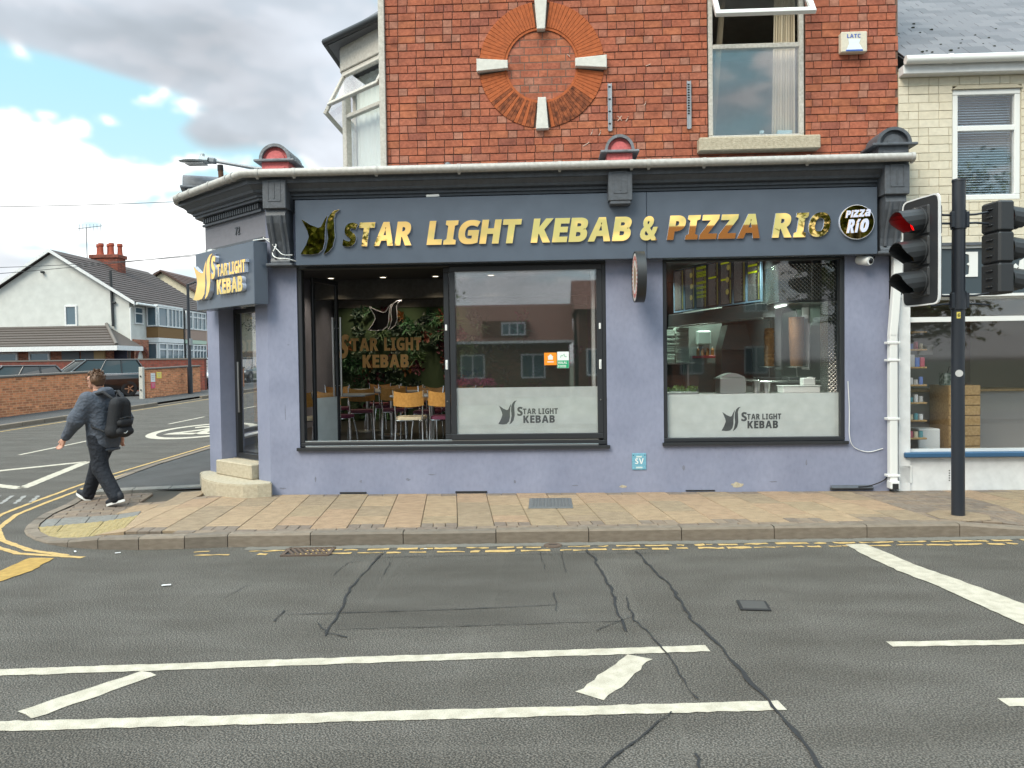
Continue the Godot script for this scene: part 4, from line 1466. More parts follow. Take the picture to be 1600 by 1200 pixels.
func build_bay() -> void:
	var P := [Vector3(-1.98, 0, -1.15), Vector3(-2.98, 0, -2.05), Vector3(-2.98, 0, -3.4), Vector3(-1.98, 0, -4.3)]
	var b := MB.new()
	for i in 3:
		var d: Vector3 = (P[i + 1] - P[i]).normalized()
		var nn := Vector3(d.z, 0, -d.x)
		if nn.x > 0: nn = -nn
		var bas := Basis(d, Vector3.UP, nn)
		if bas.determinant() < 0: bas = Basis(-d, Vector3.UP, nn)
		var mid: Vector3 = (P[i] + P[i + 1]) / 2
		var L: float = P[i].distance_to(P[i + 1])
		b.bev(mid + Vector3.UP * 4.10, Vector3(L, 0.16, 0.12), 0.01, bas)
		b.bev(mid + Vector3.UP * 5.38, Vector3(L - 0.14, 0.06, 0.08), 0.008, bas)
		b.bev(mid + Vector3.UP * 6.02, Vector3(L, 0.07, 0.10), 0.008, bas)
		b.bev(mid + Vector3.UP * 6.26, Vector3(L + 0.02, 0.40, 0.14), 0.01, bas)
		for s in [-1, 1]: b.bev(mid + d * (L / 2 - 0.04) * s + Vector3.UP * 5.06, Vector3(0.09, 1.85, 0.10), 0.008, bas)
		if i == 1: b.bev(mid + Vector3.UP * 5.06, Vector3(0.07, 1.85, 0.09), 0.008, bas)
	var bay := part(shop, "bay_window", b, M["old_white"], Vector3(), "white bay window over the flat roof, top vents open")
	for i in 3:
		var d: Vector3 = (P[i + 1] - P[i]).normalized()
		var nn := Vector3(d.z, 0, -d.x)
		if nn.x > 0: nn = -nn
		var bas := Basis(-d, Vector3.UP, nn)
		if bas.determinant() < 0: bas = Basis(d, Vector3.UP, nn)
		var mid: Vector3 = (P[i] + P[i + 1]) / 2
		var L: float = P[i].distance_to(P[i + 1])
		b = MB.new()
		b.box(mid + Vector3.UP * 4.76, Vector3(L - 0.14, 1.2, 0.004), bas)
		b.box(mid + Vector3.UP * 4.76 - nn * 0.02, Vector3(L - 0.14, 1.2, 0.004), bas)
		part(bay, "pane", b, M["glass"])
		var t := Transform3D(bas * Basis(Vector3.RIGHT, -0.5), mid + Vector3.UP * 6.0 + nn * 0.05)
		b = MB.new()
		var w := L - 0.1
		for s in [[0.0, -0.03, w, 0.06], [0.0, -0.57, w, 0.06], [-w / 2 + 0.03, -0.3, 0.06, 0.48], [w / 2 - 0.03, -0.3, 0.06, 0.48]]: b.bev(t * Vector3(s[0], s[1], 0), Vector3(s[2], s[3], 0.05), 0.006, t.basis)
		part(bay, "open_vent", b, M["old_white"])
		b = MB.new()
		b.box(t * Vector3(0, -0.3, 0), Vector3(w - 0.12, 0.48, 0.004), t.basis)
		part(bay, "pane", b, M["glass"])
		# net curtain a hand's breadth behind
		b = MB.new()
		var n := 30
		for j in n:
			var pt := func(k: int, y: float) -> Vector3: return mid + bas.x * (lerpf(-L / 2 + 0.1, L / 2 - 0.1, float(k) / n)) + Vector3.UP * y - nn * (0.14 + 0.012 * sin(k * 1.7))
			b.quad(pt.call(j, 4.18), pt.call(j + 1, 4.18), pt.call(j + 1, 5.98), pt.call(j, 5.98))
		part(bay, "net_curtain", b, mat("net_curtain", lin(0.62, 0.68, 0.66), 0.95))
	# lean-to roof of the bay
	b = MB.new()
	var E := []
	for p in P: E.append(Vector3(-1.98, 0, p.z).lerp(p, 1.12) + Vector3.UP * 6.48 + Vector3(0, 0, 0.16 if p == P[0] or p == P[1] else -0.16) + Vector3(-0.08, 0, 0))
	var top0 := Vector3(-1.96, 6.98, -1.6)
	var top1 := Vector3(-1.96, 6.98, -3.8)
	for q in [[E[0], E[1], top0], [E[1], E[2], top1, top0], [E[2], E[3], top1]]: b.out(q, Vector3(-1.9, 5.5, -2.7))
	for i in 3:
		b.out([E[i], E[i + 1], E[i + 1] + Vector3.DOWN * 0.07, E[i] + Vector3.DOWN * 0.07], Vector3(-1.9, 6.4, -2.7))
	b.out([E[0] + Vector3.DOWN * 0.07, E[1] + Vector3.DOWN * 0.07, E[2] + Vector3.DOWN * 0.07, E[3] + Vector3.DOWN * 0.07], Vector3(-2.4, 9, -2.7))
	part(bay, "bay_roof", b, M["slate_3"])
	b = MB.new()
	b.tube([E[0] + Vector3(-0.02, -0.03, 0.02), E[1] + Vector3(-0.04, -0.03, 0.03), E[2] + Vector3(-0.04, -0.03, -0.03), E[3] + Vector3(0, -0.03, 0)], 0.05, 8)
	part(bay, "bay_gutter", b, M["black_plastic"])

# ---------------------------------------------------------------- cornice, gutter, consoles
func ornament(called: String, label: String, at: Vector3, turn: float, face: Material, hood: Material, w := 0.40) -> void:
	var o := part(shop, "parapet_ornament", MB.new().mesh() if false else _orn_base(w), face, at, label)
	o.rotation.y = turn
	var b := MB.new()
	b.bev(Vector3(0, 0.135, -0.02), Vector3(w + 0.06, 0.03, 0.40), 0.006)
	part(o, "ledge", b, hood)
	b = MB.new()
	var q := PackedVector2Array()
	for i in 17: q.append(Vector2(cos(PI * i / 16) * w * 0.44, 0.15 + sin(PI * i / 16) * 0.19))
	var r := PackedVector2Array()
	for i in 17: r.append(Vector2(cos(PI * i / 16) * w * 0.36, 0.15 + sin(PI * i / 16) * 0.155))
	r.reverse()
	var hoop := q.duplicate()
	hoop.append_array(r)
	b.extrude(hoop, -0.34, 0.15)
	part(o, "hood", b, hood)
	for k in 3:
		b = MB.new()
		var s: float = [0.36, 0.26, 0.15][k]
		var p := PackedVector2Array()
		for i in 17: p.append(Vector2(cos(PI * i / 16) * w * s, 0.15 + sin(PI * i / 16) * 0.155 * s / 0.36))
		b.extrude(p, -0.3, [0.10, 0.12, 0.135][k])
		part(o, "rosette", b, face)

func _orn_base(w: float) -> ArrayMesh:
	var b := MB.new()
	b.bev(Vector3(0, 0.06, -0.02), Vector3(w * 0.76, 0.13, 0.30), 0.008)
	b.bev(Vector3(0, 0.03, 0.0), Vector3(w * 0.55, 0.06, 0.30), 0.006)
	return b.mesh()

func soft_line(p: Array) -> Array:
	var c := Curve3D.new()
	for i in p.size():
		var d: Vector3 = (p[mini(i + 1, p.size() - 1)] - p[maxi(i - 1, 0)]) * 0.2
		c.add_point(p[i], -d, d)
	var out := []
	for i in 33: out.append(c.sample_baked(c.get_baked_length() * i / 32.0, true))
	return out

func build_shop_trim() -> void:
	var path := [Vector3(4.30, 0, 0), Vector3(-3.5, 0, 0), Vector3(-4.749, 0, -1.048), Vector3(-4.749, 0, -8.0)]
	var b := MB.new()
	b.sweep(path, [Vector2(-0.05, 3.70), Vector2(0.11, 3.70), Vector2(0.11, 3.735), Vector2(0.14, 3.735), Vector2(0.14, 3.765), Vector2(0.20, 3.78), Vector2(0.21, 3.81), Vector2(0.27, 3.855), Vector2(0.30, 3.86), Vector2(0.30, 3.925), Vector2(0.32, 3.94), Vector2(0.32, 3.965), Vector2(-0.05, 3.975)])
	part(shop, "cornice", b, M["trim_paint"])
	b = MB.new()
	var gp := []
	for p in [[4.32, 0.385], [-3.635, 0.385], [-5.02, -0.78], [-5.11, -1.0], [-5.11, -8.0]]: gp.append(Vector3(p[0], 3.965 if p[0] > -4.9 else 3.945, p[1]))
	b.tube(gp, 0.05, 12)
	var gut := part(shop, "gutter", b, M["gutter_plastic"])
	for x in [4.3, 3.1, 1.9, 1.25, 1.05, 0.2, -1.0, -2.0, -3.0, -3.45]:
		b = MB.new()
		b.tube([Vector3(x - 0.02, 3.963, 0.385), Vector3(x + 0.02, 3.963, 0.385)], 0.056, 12)
		b.bev(Vector3(x, 3.915, 0.37), Vector3(0.03, 0.04, 0.03), 0.004)
		part(gut, "bracket", b, M["gutter_plastic"])
	for s in [0.12, 0.2, 0.45, 0.75, 0.92]:
		b = MB.new()
		var c := Vector3(-3.635, 3.963, 0.385).lerp(Vector3(-5.02, 3.948, -0.78), s)
		var d := Vector3(-1.385, 0, -1.165).normalized() * 0.022
		b.tube([c - d, c + d], 0.056, 12)
		part(gut, "bracket", b, M["gutter_plastic"])
	# flat roof of lead over the single-storey corner
	b = MB.new()
	b.extrude(PackedVector2Array([Vector2(4.3, -0.33), Vector2(4.3, 0.05), Vector2(-1.9, 0.05), Vector2(-1.9, 8.0), Vector2(-5.06, 8.0), Vector2(-5.06, 1.0), Vector2(-4.97, 0.76), Vector2(-3.62, -0.33)]), 3.978, 4.0, Transform3D(Basis(Vector3.RIGHT, -PI / 2) * Basis(), Vector3()))
	part(shop, "flat_roof", b, M["lead"])
	b = MB.new()
	for i in 5:
		var x0 := -1.94 + i * 1.26
		b.quad(Vector3(x0, 4.002, 0.30), Vector3(x0 + 1.25, 4.002, 0.30), Vector3(x0 + 1.25, 4.055, -0.02), Vector3(x0, 4.055, -0.02))
		b.span(x0, x0 + 1.25, 4.055, 4.10 + 0.012 * (i % 2), -0.03, -0.015)
	part(shop, "flashing", b, M["lead"])
	b = MB.new()
	b.lathe([Vector2(0, 0.075), Vector2(0.035, 0.06), Vector2(0.05, 0.02), Vector2(0.05, 0)], 10, Transform3D(Basis(), Vector3(0.12 - 1.28, 4.02, 0.18)))
	part(shop, "roof_cap", b, M["lead"])
	# consoles: block, scroll, foot
	for k in 3:
		var x: float = [-3.265, 0.92, 4.15][k]
		b = MB.new()
		b.bev(Vector3(x, 3.72, 0.17), Vector3(0.285, 0.345, 0.34), 0.008)
		var con := part(shop, "console", b, M["trim_paint"])
		b = MB.new()
		for s in [-0.075, 0.0, 0.075]: b.box(Vector3(x + s, 3.76, 0.342), Vector3(0.012, 0.24 if s else 0.19, 0.008))
		for s in [[3.885, 0.16], [3.64, 0.16]]: b.box(Vector3(x, s[0], 0.342), Vector3(s[1], 0.012, 0.008))
		part(con, "fluting", b, M["trim_paint"])
		if k == 1:
			b = MB.new()
			b.bev(Vector3(x, 3.53, 0.255), Vector3(0.25, 0.05, 0.15), 0.01)
			part(con, "lower_moulding", b, M["trim_paint"])
			continue
		b = MB.new()
		var q := PackedVector2Array()
		for p in [[0, 3.548], [0.29, 3.548], [0.305, 3.47], [0.285, 3.38], [0.24, 3.28], [0.19, 3.17], [0.155, 3.06], [0.145, 2.97], [0.165, 2.93], [0.165, 2.905], [0, 2.905]]: q.append(Vector2(p[0], p[1]))
		b.extrude(q, x - 0.12, x + 0.12, Transform3D(Basis(Vector3.BACK, Vector3.UP, Vector3.RIGHT), Vector3()))
		part(con, "scroll", b, M["trim_paint"])
		for s in [-0.06, 0.06]:
			b = MB.new()
			var t := []
			for p in [[0.307, 3.47], [0.287, 3.38], [0.242, 3.28], [0.192, 3.17], [0.157, 3.06], [0.15, 2.97]]: t.append(Vector3(x + s, p[1], p[0]))
			b.tube(t, 0.022, 8)
			part(con, "scroll_rib", b, M["trim_paint"])
		b = MB.new()
		b.bev(Vector3(x, 2.885, 0.1), Vector3(0.33, 0.035, 0.24), 0.008)
		part(con, "console_foot", b, M["trim_paint"])
	var pink := mat("pink_paint", lin(0.62, 0.145, 0.15), 0.65, 0.0, textures["streak"], 2.0)
	ornament("o", "pink painted scroll ornament at the splayed corner", Vector3(-3.26, 4.0, 0.16), 0.0, pink, M["lead"], 0.44)
	ornament("o", "pink painted scroll ornament over the middle console", Vector3(0.92, 4.0, 0.16), 0.0, pink, M["lead"], 0.40)
	ornament("o", "dark grey scroll ornament at the end by the cream house", Vector3(4.13, 4.0, 0.16), 0.0, M["trim_paint"], M["trim_paint"], 0.46)
	ornament("o", "weathered grey scroll ornament at the end of the splay", Vector3(-4.92, 4.0, -1.15), -1.2, M["lead"], M["lead"], 0.44)
	# mouldings, teeth and number on the splayed corner
	b = MB.new()
	b.box(CH * Vector3(0.815, 3.245, 0.02), Vector3(1.6, 0.035, 0.05), CH.basis)
	b.box(CH * Vector3(0.815, 3.60, 0.02), Vector3(1.58, 0.03, 0.05), CH.basis)
	part(shop, "frieze_moulding", b, M["trim_paint"])
	for i in 26:
		b = MB.new()
		b.bev(CH * Vector3(0.10 + 0.058 * i, 3.655, 0.03), Vector3(0.032, 0.07, 0.07), 0.004, CH.basis)
		part(shop, "dentil", b, M["trim_paint"])
	for k in 2:
		var m := lettering("72"[k], 0.10, 0.012, 0.0, 0.0, 0.8)
		var o := part(shop, "house_number", m, M["trim_paint"])
		o.transform = Transform3D(CH.basis, CH * Vector3(0.86 + 0.07 * k, 3.38, -0.004))
	# slots and scars at the foot of the wall
	for s in [[-2.45, 0.34, 0.018], [-0.95, 0.40, 0.022], [1.9, 0.36, 0.012]]:
		b = MB.new()
		b.bev(Vector3(s[0], 0.018, 0.004), Vector3(s[1], s[2], 0.02), 0.003)
		part(shop, "foot_vent", b, M["rubber"])
	for s in [[2.35, 0.085, 0.15, 0.035], [0.95, 0.07, 0.09, 0.02]]:
		b = MB.new()
		var q := PackedVector2Array()
		for i in 14:
			var t := TAU * i / 14
			q.append(Vector2(s[0] + cos(t) * s[2] * 0.6 * rng.randf_range(0.6, 1.1), s[1] + sin(t) * s[3] * rng.randf_range(0.5, 1.2)))
		b.extrude(q, -0.01, 0.002)
		part(shop, "flaked_patch", b, M["cream_stone"])
	var scuff := mat("scuff_mark", lin(0.19, 0.205, 0.27), 0.8, 0.0, textures["streak"], 4.0)
	for s in [[-3.35, 0.08, 0.05, 0.012], [-2.93, 0.19, 0.015, 0.035], [-2.35, 0.16, 0.02, 0.02], [-1.75, 0.18, 0.03, 0.02], [-1.45, 0.24, 0.05, 0.012], [-0.4, 0.14, 0.018, 0.03], [0.35, 0.09, 0.05, 0.01], [1.7, 0.30, 0.02, 0.04], [2.8, 0.12, 0.06, 0.012], [3.2, 0.35, 0.012, 0.05], [-3.3, 1.02, 0.006, 0.12], [-3.24, 1.9, 0.02, 0.008]]:
		b = MB.new()
		var q := PackedVector2Array()
		for i in 12:
			var t := TAU * i / 12
			q.append(Vector2(s[0] + cos(t) * s[2] * rng.randf_range(0.5, 1.2), s[1] + sin(t) * s[3] * rng.randf_range(0.5, 1.2)))
		b.extrude(q, -0.01, 0.001)
		part(shop, "scuff_mark", b, scuff)
	b = MB.new()
	b.bev(Vector3(3.74, 0.055, 0.03), Vector3(0.5, 0.012, 0.07), 0.003, Basis(Vector3.RIGHT, 0.4))
	b.bev(Vector3(3.74, 0.03, 0.012), Vector3(0.52, 0.03, 0.02), 0.003)
	part(shop, "floor_trap", b, M["trim_paint"])
	# loose cables
	b = MB.new()
	b.tube(soft_line([Vector3(-3.62, 3.2, 0.12), Vector3(-3.45, 3.22, 0.10), Vector3(-3.3, 3.12, 0.20), Vector3(-3.34, 3.02, 0.22), Vector3(-3.28, 2.96, 0.24), Vector3(-3.15, 2.95, 0.22), Vector3(-3.05, 2.92, 0.12)]), 0.008, 6)
	b.tube(soft_line([Vector3(-3.5, 3.24, 0.10), Vector3(-3.38, 3.16, 0.16), Vector3(-3.2, 3.0, 0.25), Vector3(-3.1, 3.0, 0.2)]), 0.006, 6)
	solo("sign_cable", "loose pale cable looping under the corner console", "cable", b, M["white_plastic"])
	b = MB.new()
	b.tube(soft_line([Vector3(3.70, 1.35, 0.012), Vector3(3.715, 1.0, 0.016), Vector3(3.70, 0.72, 0.05), Vector3(3.72, 0.60, 0.05), Vector3(3.80, 0.52, 0.014), Vector3(3.95, 0.48, 0.012), Vector3(4.12, 0.52, 0.012)]), 0.005, 6)
	solo("wall_cable", "thin white cable sagging across the lavender wall", "cable", b, M["white_plastic"])
	b = MB.new()
	b.tube(soft_line([Vector3(3.80, 0.06, 0.07), Vector3(3.95, 0.07, 0.05), Vector3(4.12, 0.13, 0.03), Vector3(4.18, 0.2, 0.03)]), 0.007, 6)
	solo("ground_cable", "thin dark cable at the foot of the lavender wall", "cable", b, M["rubber"])
	# rusty stub of pipe and the lamp on the flat roof
	var st := thing("pipe_stub", "rusty stub of pipe standing on the flat roof", "pipe", Vector3(-4.36, 4.0, -0.75))
	b = MB.new()
	b.tube([Vector3(0, 0, 0), Vector3(-0.02, 0.36, 0)], 0.035, 10)
	part(st, "pipe", b, mat("rust", lin(0.24, 0.12, 0.06), 0.9, 0.0, noise_tex("rusty", 0.05, Color(0.25, 0.2, 0.2), Color(1, 1, 1)), 4.0))
	b = MB.new()
	b.tube([Vector3(-0.018, 0.30, 0), Vector3(-0.02, 0.375, 0)], 0.039, 10)
	part(st, "collar", b, M["rubber"])
	var lamp := thing("wall_lamp", "grey street lamp on a long arm above the shop corner", "street lamp", Vector3(-3.75, 4.0, -0.9))
	b = MB.new()
	b.tube([Vector3(0, 0, 0), Vector3(0, 0.34, 0), Vector3(-0.2, 0.36, 0), Vector3(-0.80, 0.475, 0)], [0.03, 0.03, 0.026, 0.02], 8)
	part(lamp, "arm", b, mat("lamp_grey", lin(0.22, 0.24, 0.26), 0.45, 0.3))
	b = MB.new()
	b.bev(Vector3(-0.80, 0.478, 0), Vector3(0.10, 0.075, 0.10), 0.015, Basis(Vector3.BACK, -0.15))
	part(lamp, "clamp", b, M["lamp_grey"])
	b = MB.new()
	var prof := [[-0.84, 0.055, 0.03, 0.08], [-0.95, 0.075, 0.035, 0.12], [-1.05, 0.06, 0.03, 0.13], [-1.15, 0.025, 0.02, 0.11], [-1.26, 0.006, 0.008, 0.05]]
	for i in prof.size() - 1:
		for k in 10:
			var q := []
			for e in [[i, k], [i + 1, k], [i + 1, k + 1], [i, k + 1]]:
				var s: Array = prof[e[0]]
				var t: float = TAU * e[1] / 10
				q.append(Vector3(s[0], 0.47 + (s[1] if sin(t) > 0 else s[2]) * sin(t) + (-0.84 - s[0]) * 0.03, cos(t) * s[3]))
			b.out(q, Vector3(-1.0, 0.48, 0))
	part(lamp, "lamp_head", b, mat("lamp_alu", lin(0.38, 0.41, 0.42), 0.45, 0.4))
	b = MB.new()
	b.lathe([Vector2(0, 0.045), Vector2(0.028, 0.04), Vector2(0.032, 0)], 10, Transform3D(Basis(), Vector3(-0.94, 0.535, 0)))
	part(lamp, "light_sensor", b, M["lamp_alu"])
	b = MB.new()
	b.box(Vector3(-1.03, 0.437, 0), Vector3(0.26, 0.012, 0.16))
	part(lamp, "lens", b, mat("lens_clear", lin(0.4, 0.4, 0.4), 0.2))

# ---------------------------------------------------------------- signs
func gold_word(parent: Node3D, text: String, x0: float, x1: float, y: float, z: float, h: float, depth: float, bold: float, shear: float) -> void:
	var made := []
	var total := 0.0
	var gap := h * 0.07
	for ch in text:
		if ch == " ":
			made.append(["", h * 0.25])
			total += h * 0.25
			continue
		var w := width_of(lettering(ch, h, depth, bold))
		made.append([ch, w])
		total += w + gap
	var k := (x1 - x0 - h * shear) / (total - gap)
	var x := x0
	for e in made:
		if e[0] == "":
			x += e[1] * k
			continue
		var o := part(parent, "letter", lettering(e[0], h, depth, bold, shear, k), M["edge_white"], Vector3(x, y, z))
		part(o, "gold_face", lettering(e[0], h, 0.004, bold, shear, k), M["gold"], Vector3(0, 0, depth + 0.0005))
		x += (e[1] + gap) * k

func gold_logo(parent: Node3D, at: Vector3, k: float, depth: float, sx: float) -> void:
	for q in logo_shape(k):
		var p := PackedVector2Array()
		for w in q: p.append(Vector2(w.x * sx, w.y))
		var b := MB.new()
		b.extrude(p, 0, depth)
		var o := part(parent, "emblem", b, M["edge_white"], at)
		b = MB.new()
		b.extrude(p, depth + 0.0005, depth + 0.004)
		part(o, "gold_face", b, M["gold"])

func build_signs() -> void:
	var s := thing("fascia_sign", "long slate grey fascia sign with mirror gold lettering over both windows", "sign")
	var b := MB.new()
	b.bev(Vector3(-0.907, 3.27, 0.13), Vector3(4.302, 0.80, 0.14), 0.006)
	part(s, "panel", b, M["anthracite_sign"])
	b = MB.new()
	b.bev(Vector3(2.613, 3.27, 0.1295), Vector3(2.732, 0.80, 0.139), 0.006)
	part(s, "panel", b, M["anthracite_sign"])
	gold_logo(s, Vector3(-2.99, 2.995, 0.2), 0.545, 0.022, 0.80)
	for w in [["STAR", -2.47, -1.57], ["LIGHT", -1.43, -0.26], ["KEBAB", -0.16, 1.08], ["&", 1.15, 1.41], ["PIZZA", 1.48, 2.63], ["RIO", 2.73, 3.44]]:
		gold_word(s, w[0], w[1], w[2], 3.085, 0.2, 0.29, 0.022, 0.6 if w[0] == "&" else 0.9, 0.16)
	b = MB.new()
	b.lathe([Vector2(0, 0.03), Vector2(0.205, 0.03), Vector2(0.205, 0.0)], 40, Transform3D(Basis(Vector3.RIGHT, PI / 2), Vector3(3.725, 3.25, 0.2)))
	var badge := part(s, "badge", b, M["edge_white"], Vector3(), "round mirror gold badge reading Pizza Rio")
	b = MB.new()
	b.lathe([Vector2(0, 0.034), Vector2(0.198, 0.034), Vector2(0.20, 0.0305)], 40, Transform3D(Basis(Vector3.RIGHT, PI / 2), Vector3(3.725, 3.25, 0.2)))
	part(badge, "gold_face", b, M["gold"])
	var lilac := mat("lilac_letters", lin(0.62, 0.66, 0.85), 0.5)
	word(badge, "Pizza", 3.59, 3.87, 3.30, 0.2345, 0.085, 0.012, lilac, 0.8, 0.2, "letter", 0.06)
	word(badge, "Río", 3.60, 3.84, 3.12, 0.2345, 0.16, 0.012, lilac, 0.8, 0.2, "letter", 0.04)
	b = MB.new()
	b.bev(Vector3(-1.35, 3.69, 0.14), Vector3(0.16, 0.03, 0.10), 0.004, Basis(Vector3.BACK, 0.02))
	part(s, "junction_box", b, M["white_plastic"])
	# sign on the splayed corner
	var c := thing("corner_sign", "smaller slate grey sign with thick gold letters over the corner door", "sign")
	c.transform = CH
	b = MB.new()
	b.bev(Vector3(1.0, 2.785, 0.155), Vector3(1.54, 0.77, 0.19), 0.006)
	part(c, "panel", b, M["anthracite_sign"])
	gold_logo(c, Vector3(0.27, 2.53, 0.25), 0.58, 0.06, 0.86)
	var o := part(c, "letter", lettering("S", 0.30, 0.05, 0.8, 0.1, 0.62), M["edge_white"], Vector3(0.76, 2.78, 0.25))
	part(o, "gold_face", lettering("S", 0.30, 0.004, 0.8, 0.1, 0.62), M["gold"], Vector3(0, 0, 0.0505))
	gold_word(c, "TAR LIGHT", 0.93, 1.66, 2.80, 0.25, 0.155, 0.05, 0.6, 0.0)
	gold_word(c, "KEBAB", 0.92, 1.58, 2.57, 0.25, 0.19, 0.05, 0.8, 0.0)
	for i in 2:
		b = MB.new()
		b.bev(Vector3(0.36 + 0.17 * i, 3.185, 0.17), Vector3(0.12, 0.05, 0.06), 0.005)
		part(c, "cable_box", b, M["white_plastic"])
	# round projecting sign
	var r := thing("round_sign", "round black rimmed sign standing out from the pier between the windows", "sign", Vector3(1.12, 2.625, 0.42))
	var ax := Transform3D(Basis(Vector3.BACK, PI / 2), Vector3())
	b = MB.new()
	b.lathe([Vector2(0.285, -0.055), Vector2(0.30, -0.055), Vector2(0.30, 0.055), Vector2(0.285, 0.055)], 40, ax)
	part(r, "rim", b, M["black_plastic"])
	for k in [-1.0, 1.0]:
		b = MB.new()
		b.lathe([Vector2(0, 0.05 * k), Vector2(0.285, 0.05 * k)], 40, ax)
		var f := part(r, "face", b, mat("sign_white", lin(0.66, 0.64, 0.62), 0.4))
		b = MB.new()
		for i in 28:
			var t := TAU * i / 28
			b.box(Vector3(-0.0515 * k, cos(t) * 0.225, sin(t) * 0.225), Vector3(0.002, 0.05, 0.022), Basis(Vector3.RIGHT, t))
		part(f, "ring_print", b, mat("print_red", lin(0.42, 0.10, 0.09), 0.5))
		b = MB.new()
		b.ball(Vector3(-0.051 * k, -0.01, 0.0), Vector3(0.002, 0.15, 0.075), 14)
		b.ball(Vector3(-0.051 * k, 0.0, 0.06), Vector3(0.002, 0.10, 0.05), 12)
		part(f, "kebab_print", b, mat("print_brown", lin(0.34, 0.20, 0.09), 0.5, 0.0, textures["grain"], 12.0))
	b = MB.new()
	b.box(Vector3(0, 0.12, -0.355), Vector3(0.03, 0.03, 0.13))
	b.box(Vector3(0, -0.12, -0.355), Vector3(0.03, 0.03, 0.13))
	b.bev(Vector3(0, 0, -0.413), Vector3(0.08, 0.36, 0.012), 0.003)
	part(r, "bracket", b, M["black_plastic"])
	# small blue plate low on the pier
	var p := thing("hydrant_plate", "small pale blue plate lettered SV low on the pier", "plate", Vector3(1.15, 0.385, 0.003))
	b = MB.new()
	b.bev(Vector3(0, 0, 0.004), Vector3(0.175, 0.205, 0.008), 0.003)
	part(p, "plate", b, mat("plate_blue", lin(0.17, 0.42, 0.56), 0.5, 0.0, textures["streak"], 4.0))
	word(p, "SV", -0.05, 0.055, -0.03, 0.0085, 0.07, 0.002, M["white_plastic"], 0.0)
	b = MB.new()
	for q in [[0, 0.06, 0.07, 0.02], [0, -0.075, 0.08, 0.02]]: b.box(Vector3(q[0], q[1], 0.009), Vector3(q[2], q[3], 0.002))
	part(p, "small_print", b, mat("plate_pale", lin(0.5, 0.6, 0.6), 0.5))
	b = MB.new()
	for q in [-0.07, 0.07]: b.lathe([Vector2(0, 0.004), Vector2(0.006, 0)], 8, Transform3D(Basis(Vector3.RIGHT, PI / 2), Vector3(q, 0.078, 0.008)))
	part(p, "screws", b, M["rubber"])
	# camera under the end of the fascia
	var cam := thing("security_camera", "white dome security camera under the end of the fascia sign", "camera", Vector3(3.90, 2.80, 0.0))
	b = MB.new()
	b.tube([Vector3(-0.06, 0.03, 0.0), Vector3(-0.045, 0.02, 0.06), Vector3(0.0, 0.0, 0.13), Vector3(0.012, -0.004, 0.16)], [0.055, 0.06, 0.06, 0.05], 14)
	part(cam, "housing", b, M["white_plastic"])
	b = MB.new()
	b.ball(Vector3(0.014, -0.004, 0.155), Vector3(0.036, 0.036, 0.02), 12)
	part(cam, "lens", b, mat("lens_black", lin(0.01, 0.01, 0.012), 0.1))
	b = MB.new()
	b.tube([Vector3(0.02, 0.04, 0.01), Vector3(0.10, 0.02, 0.02), Vector3(0.13, 0.09, 0.03), Vector3(0.12, 0.14, 0.06)], 0.008, 6)
	part(cam, "lead", b, M["rubber"])

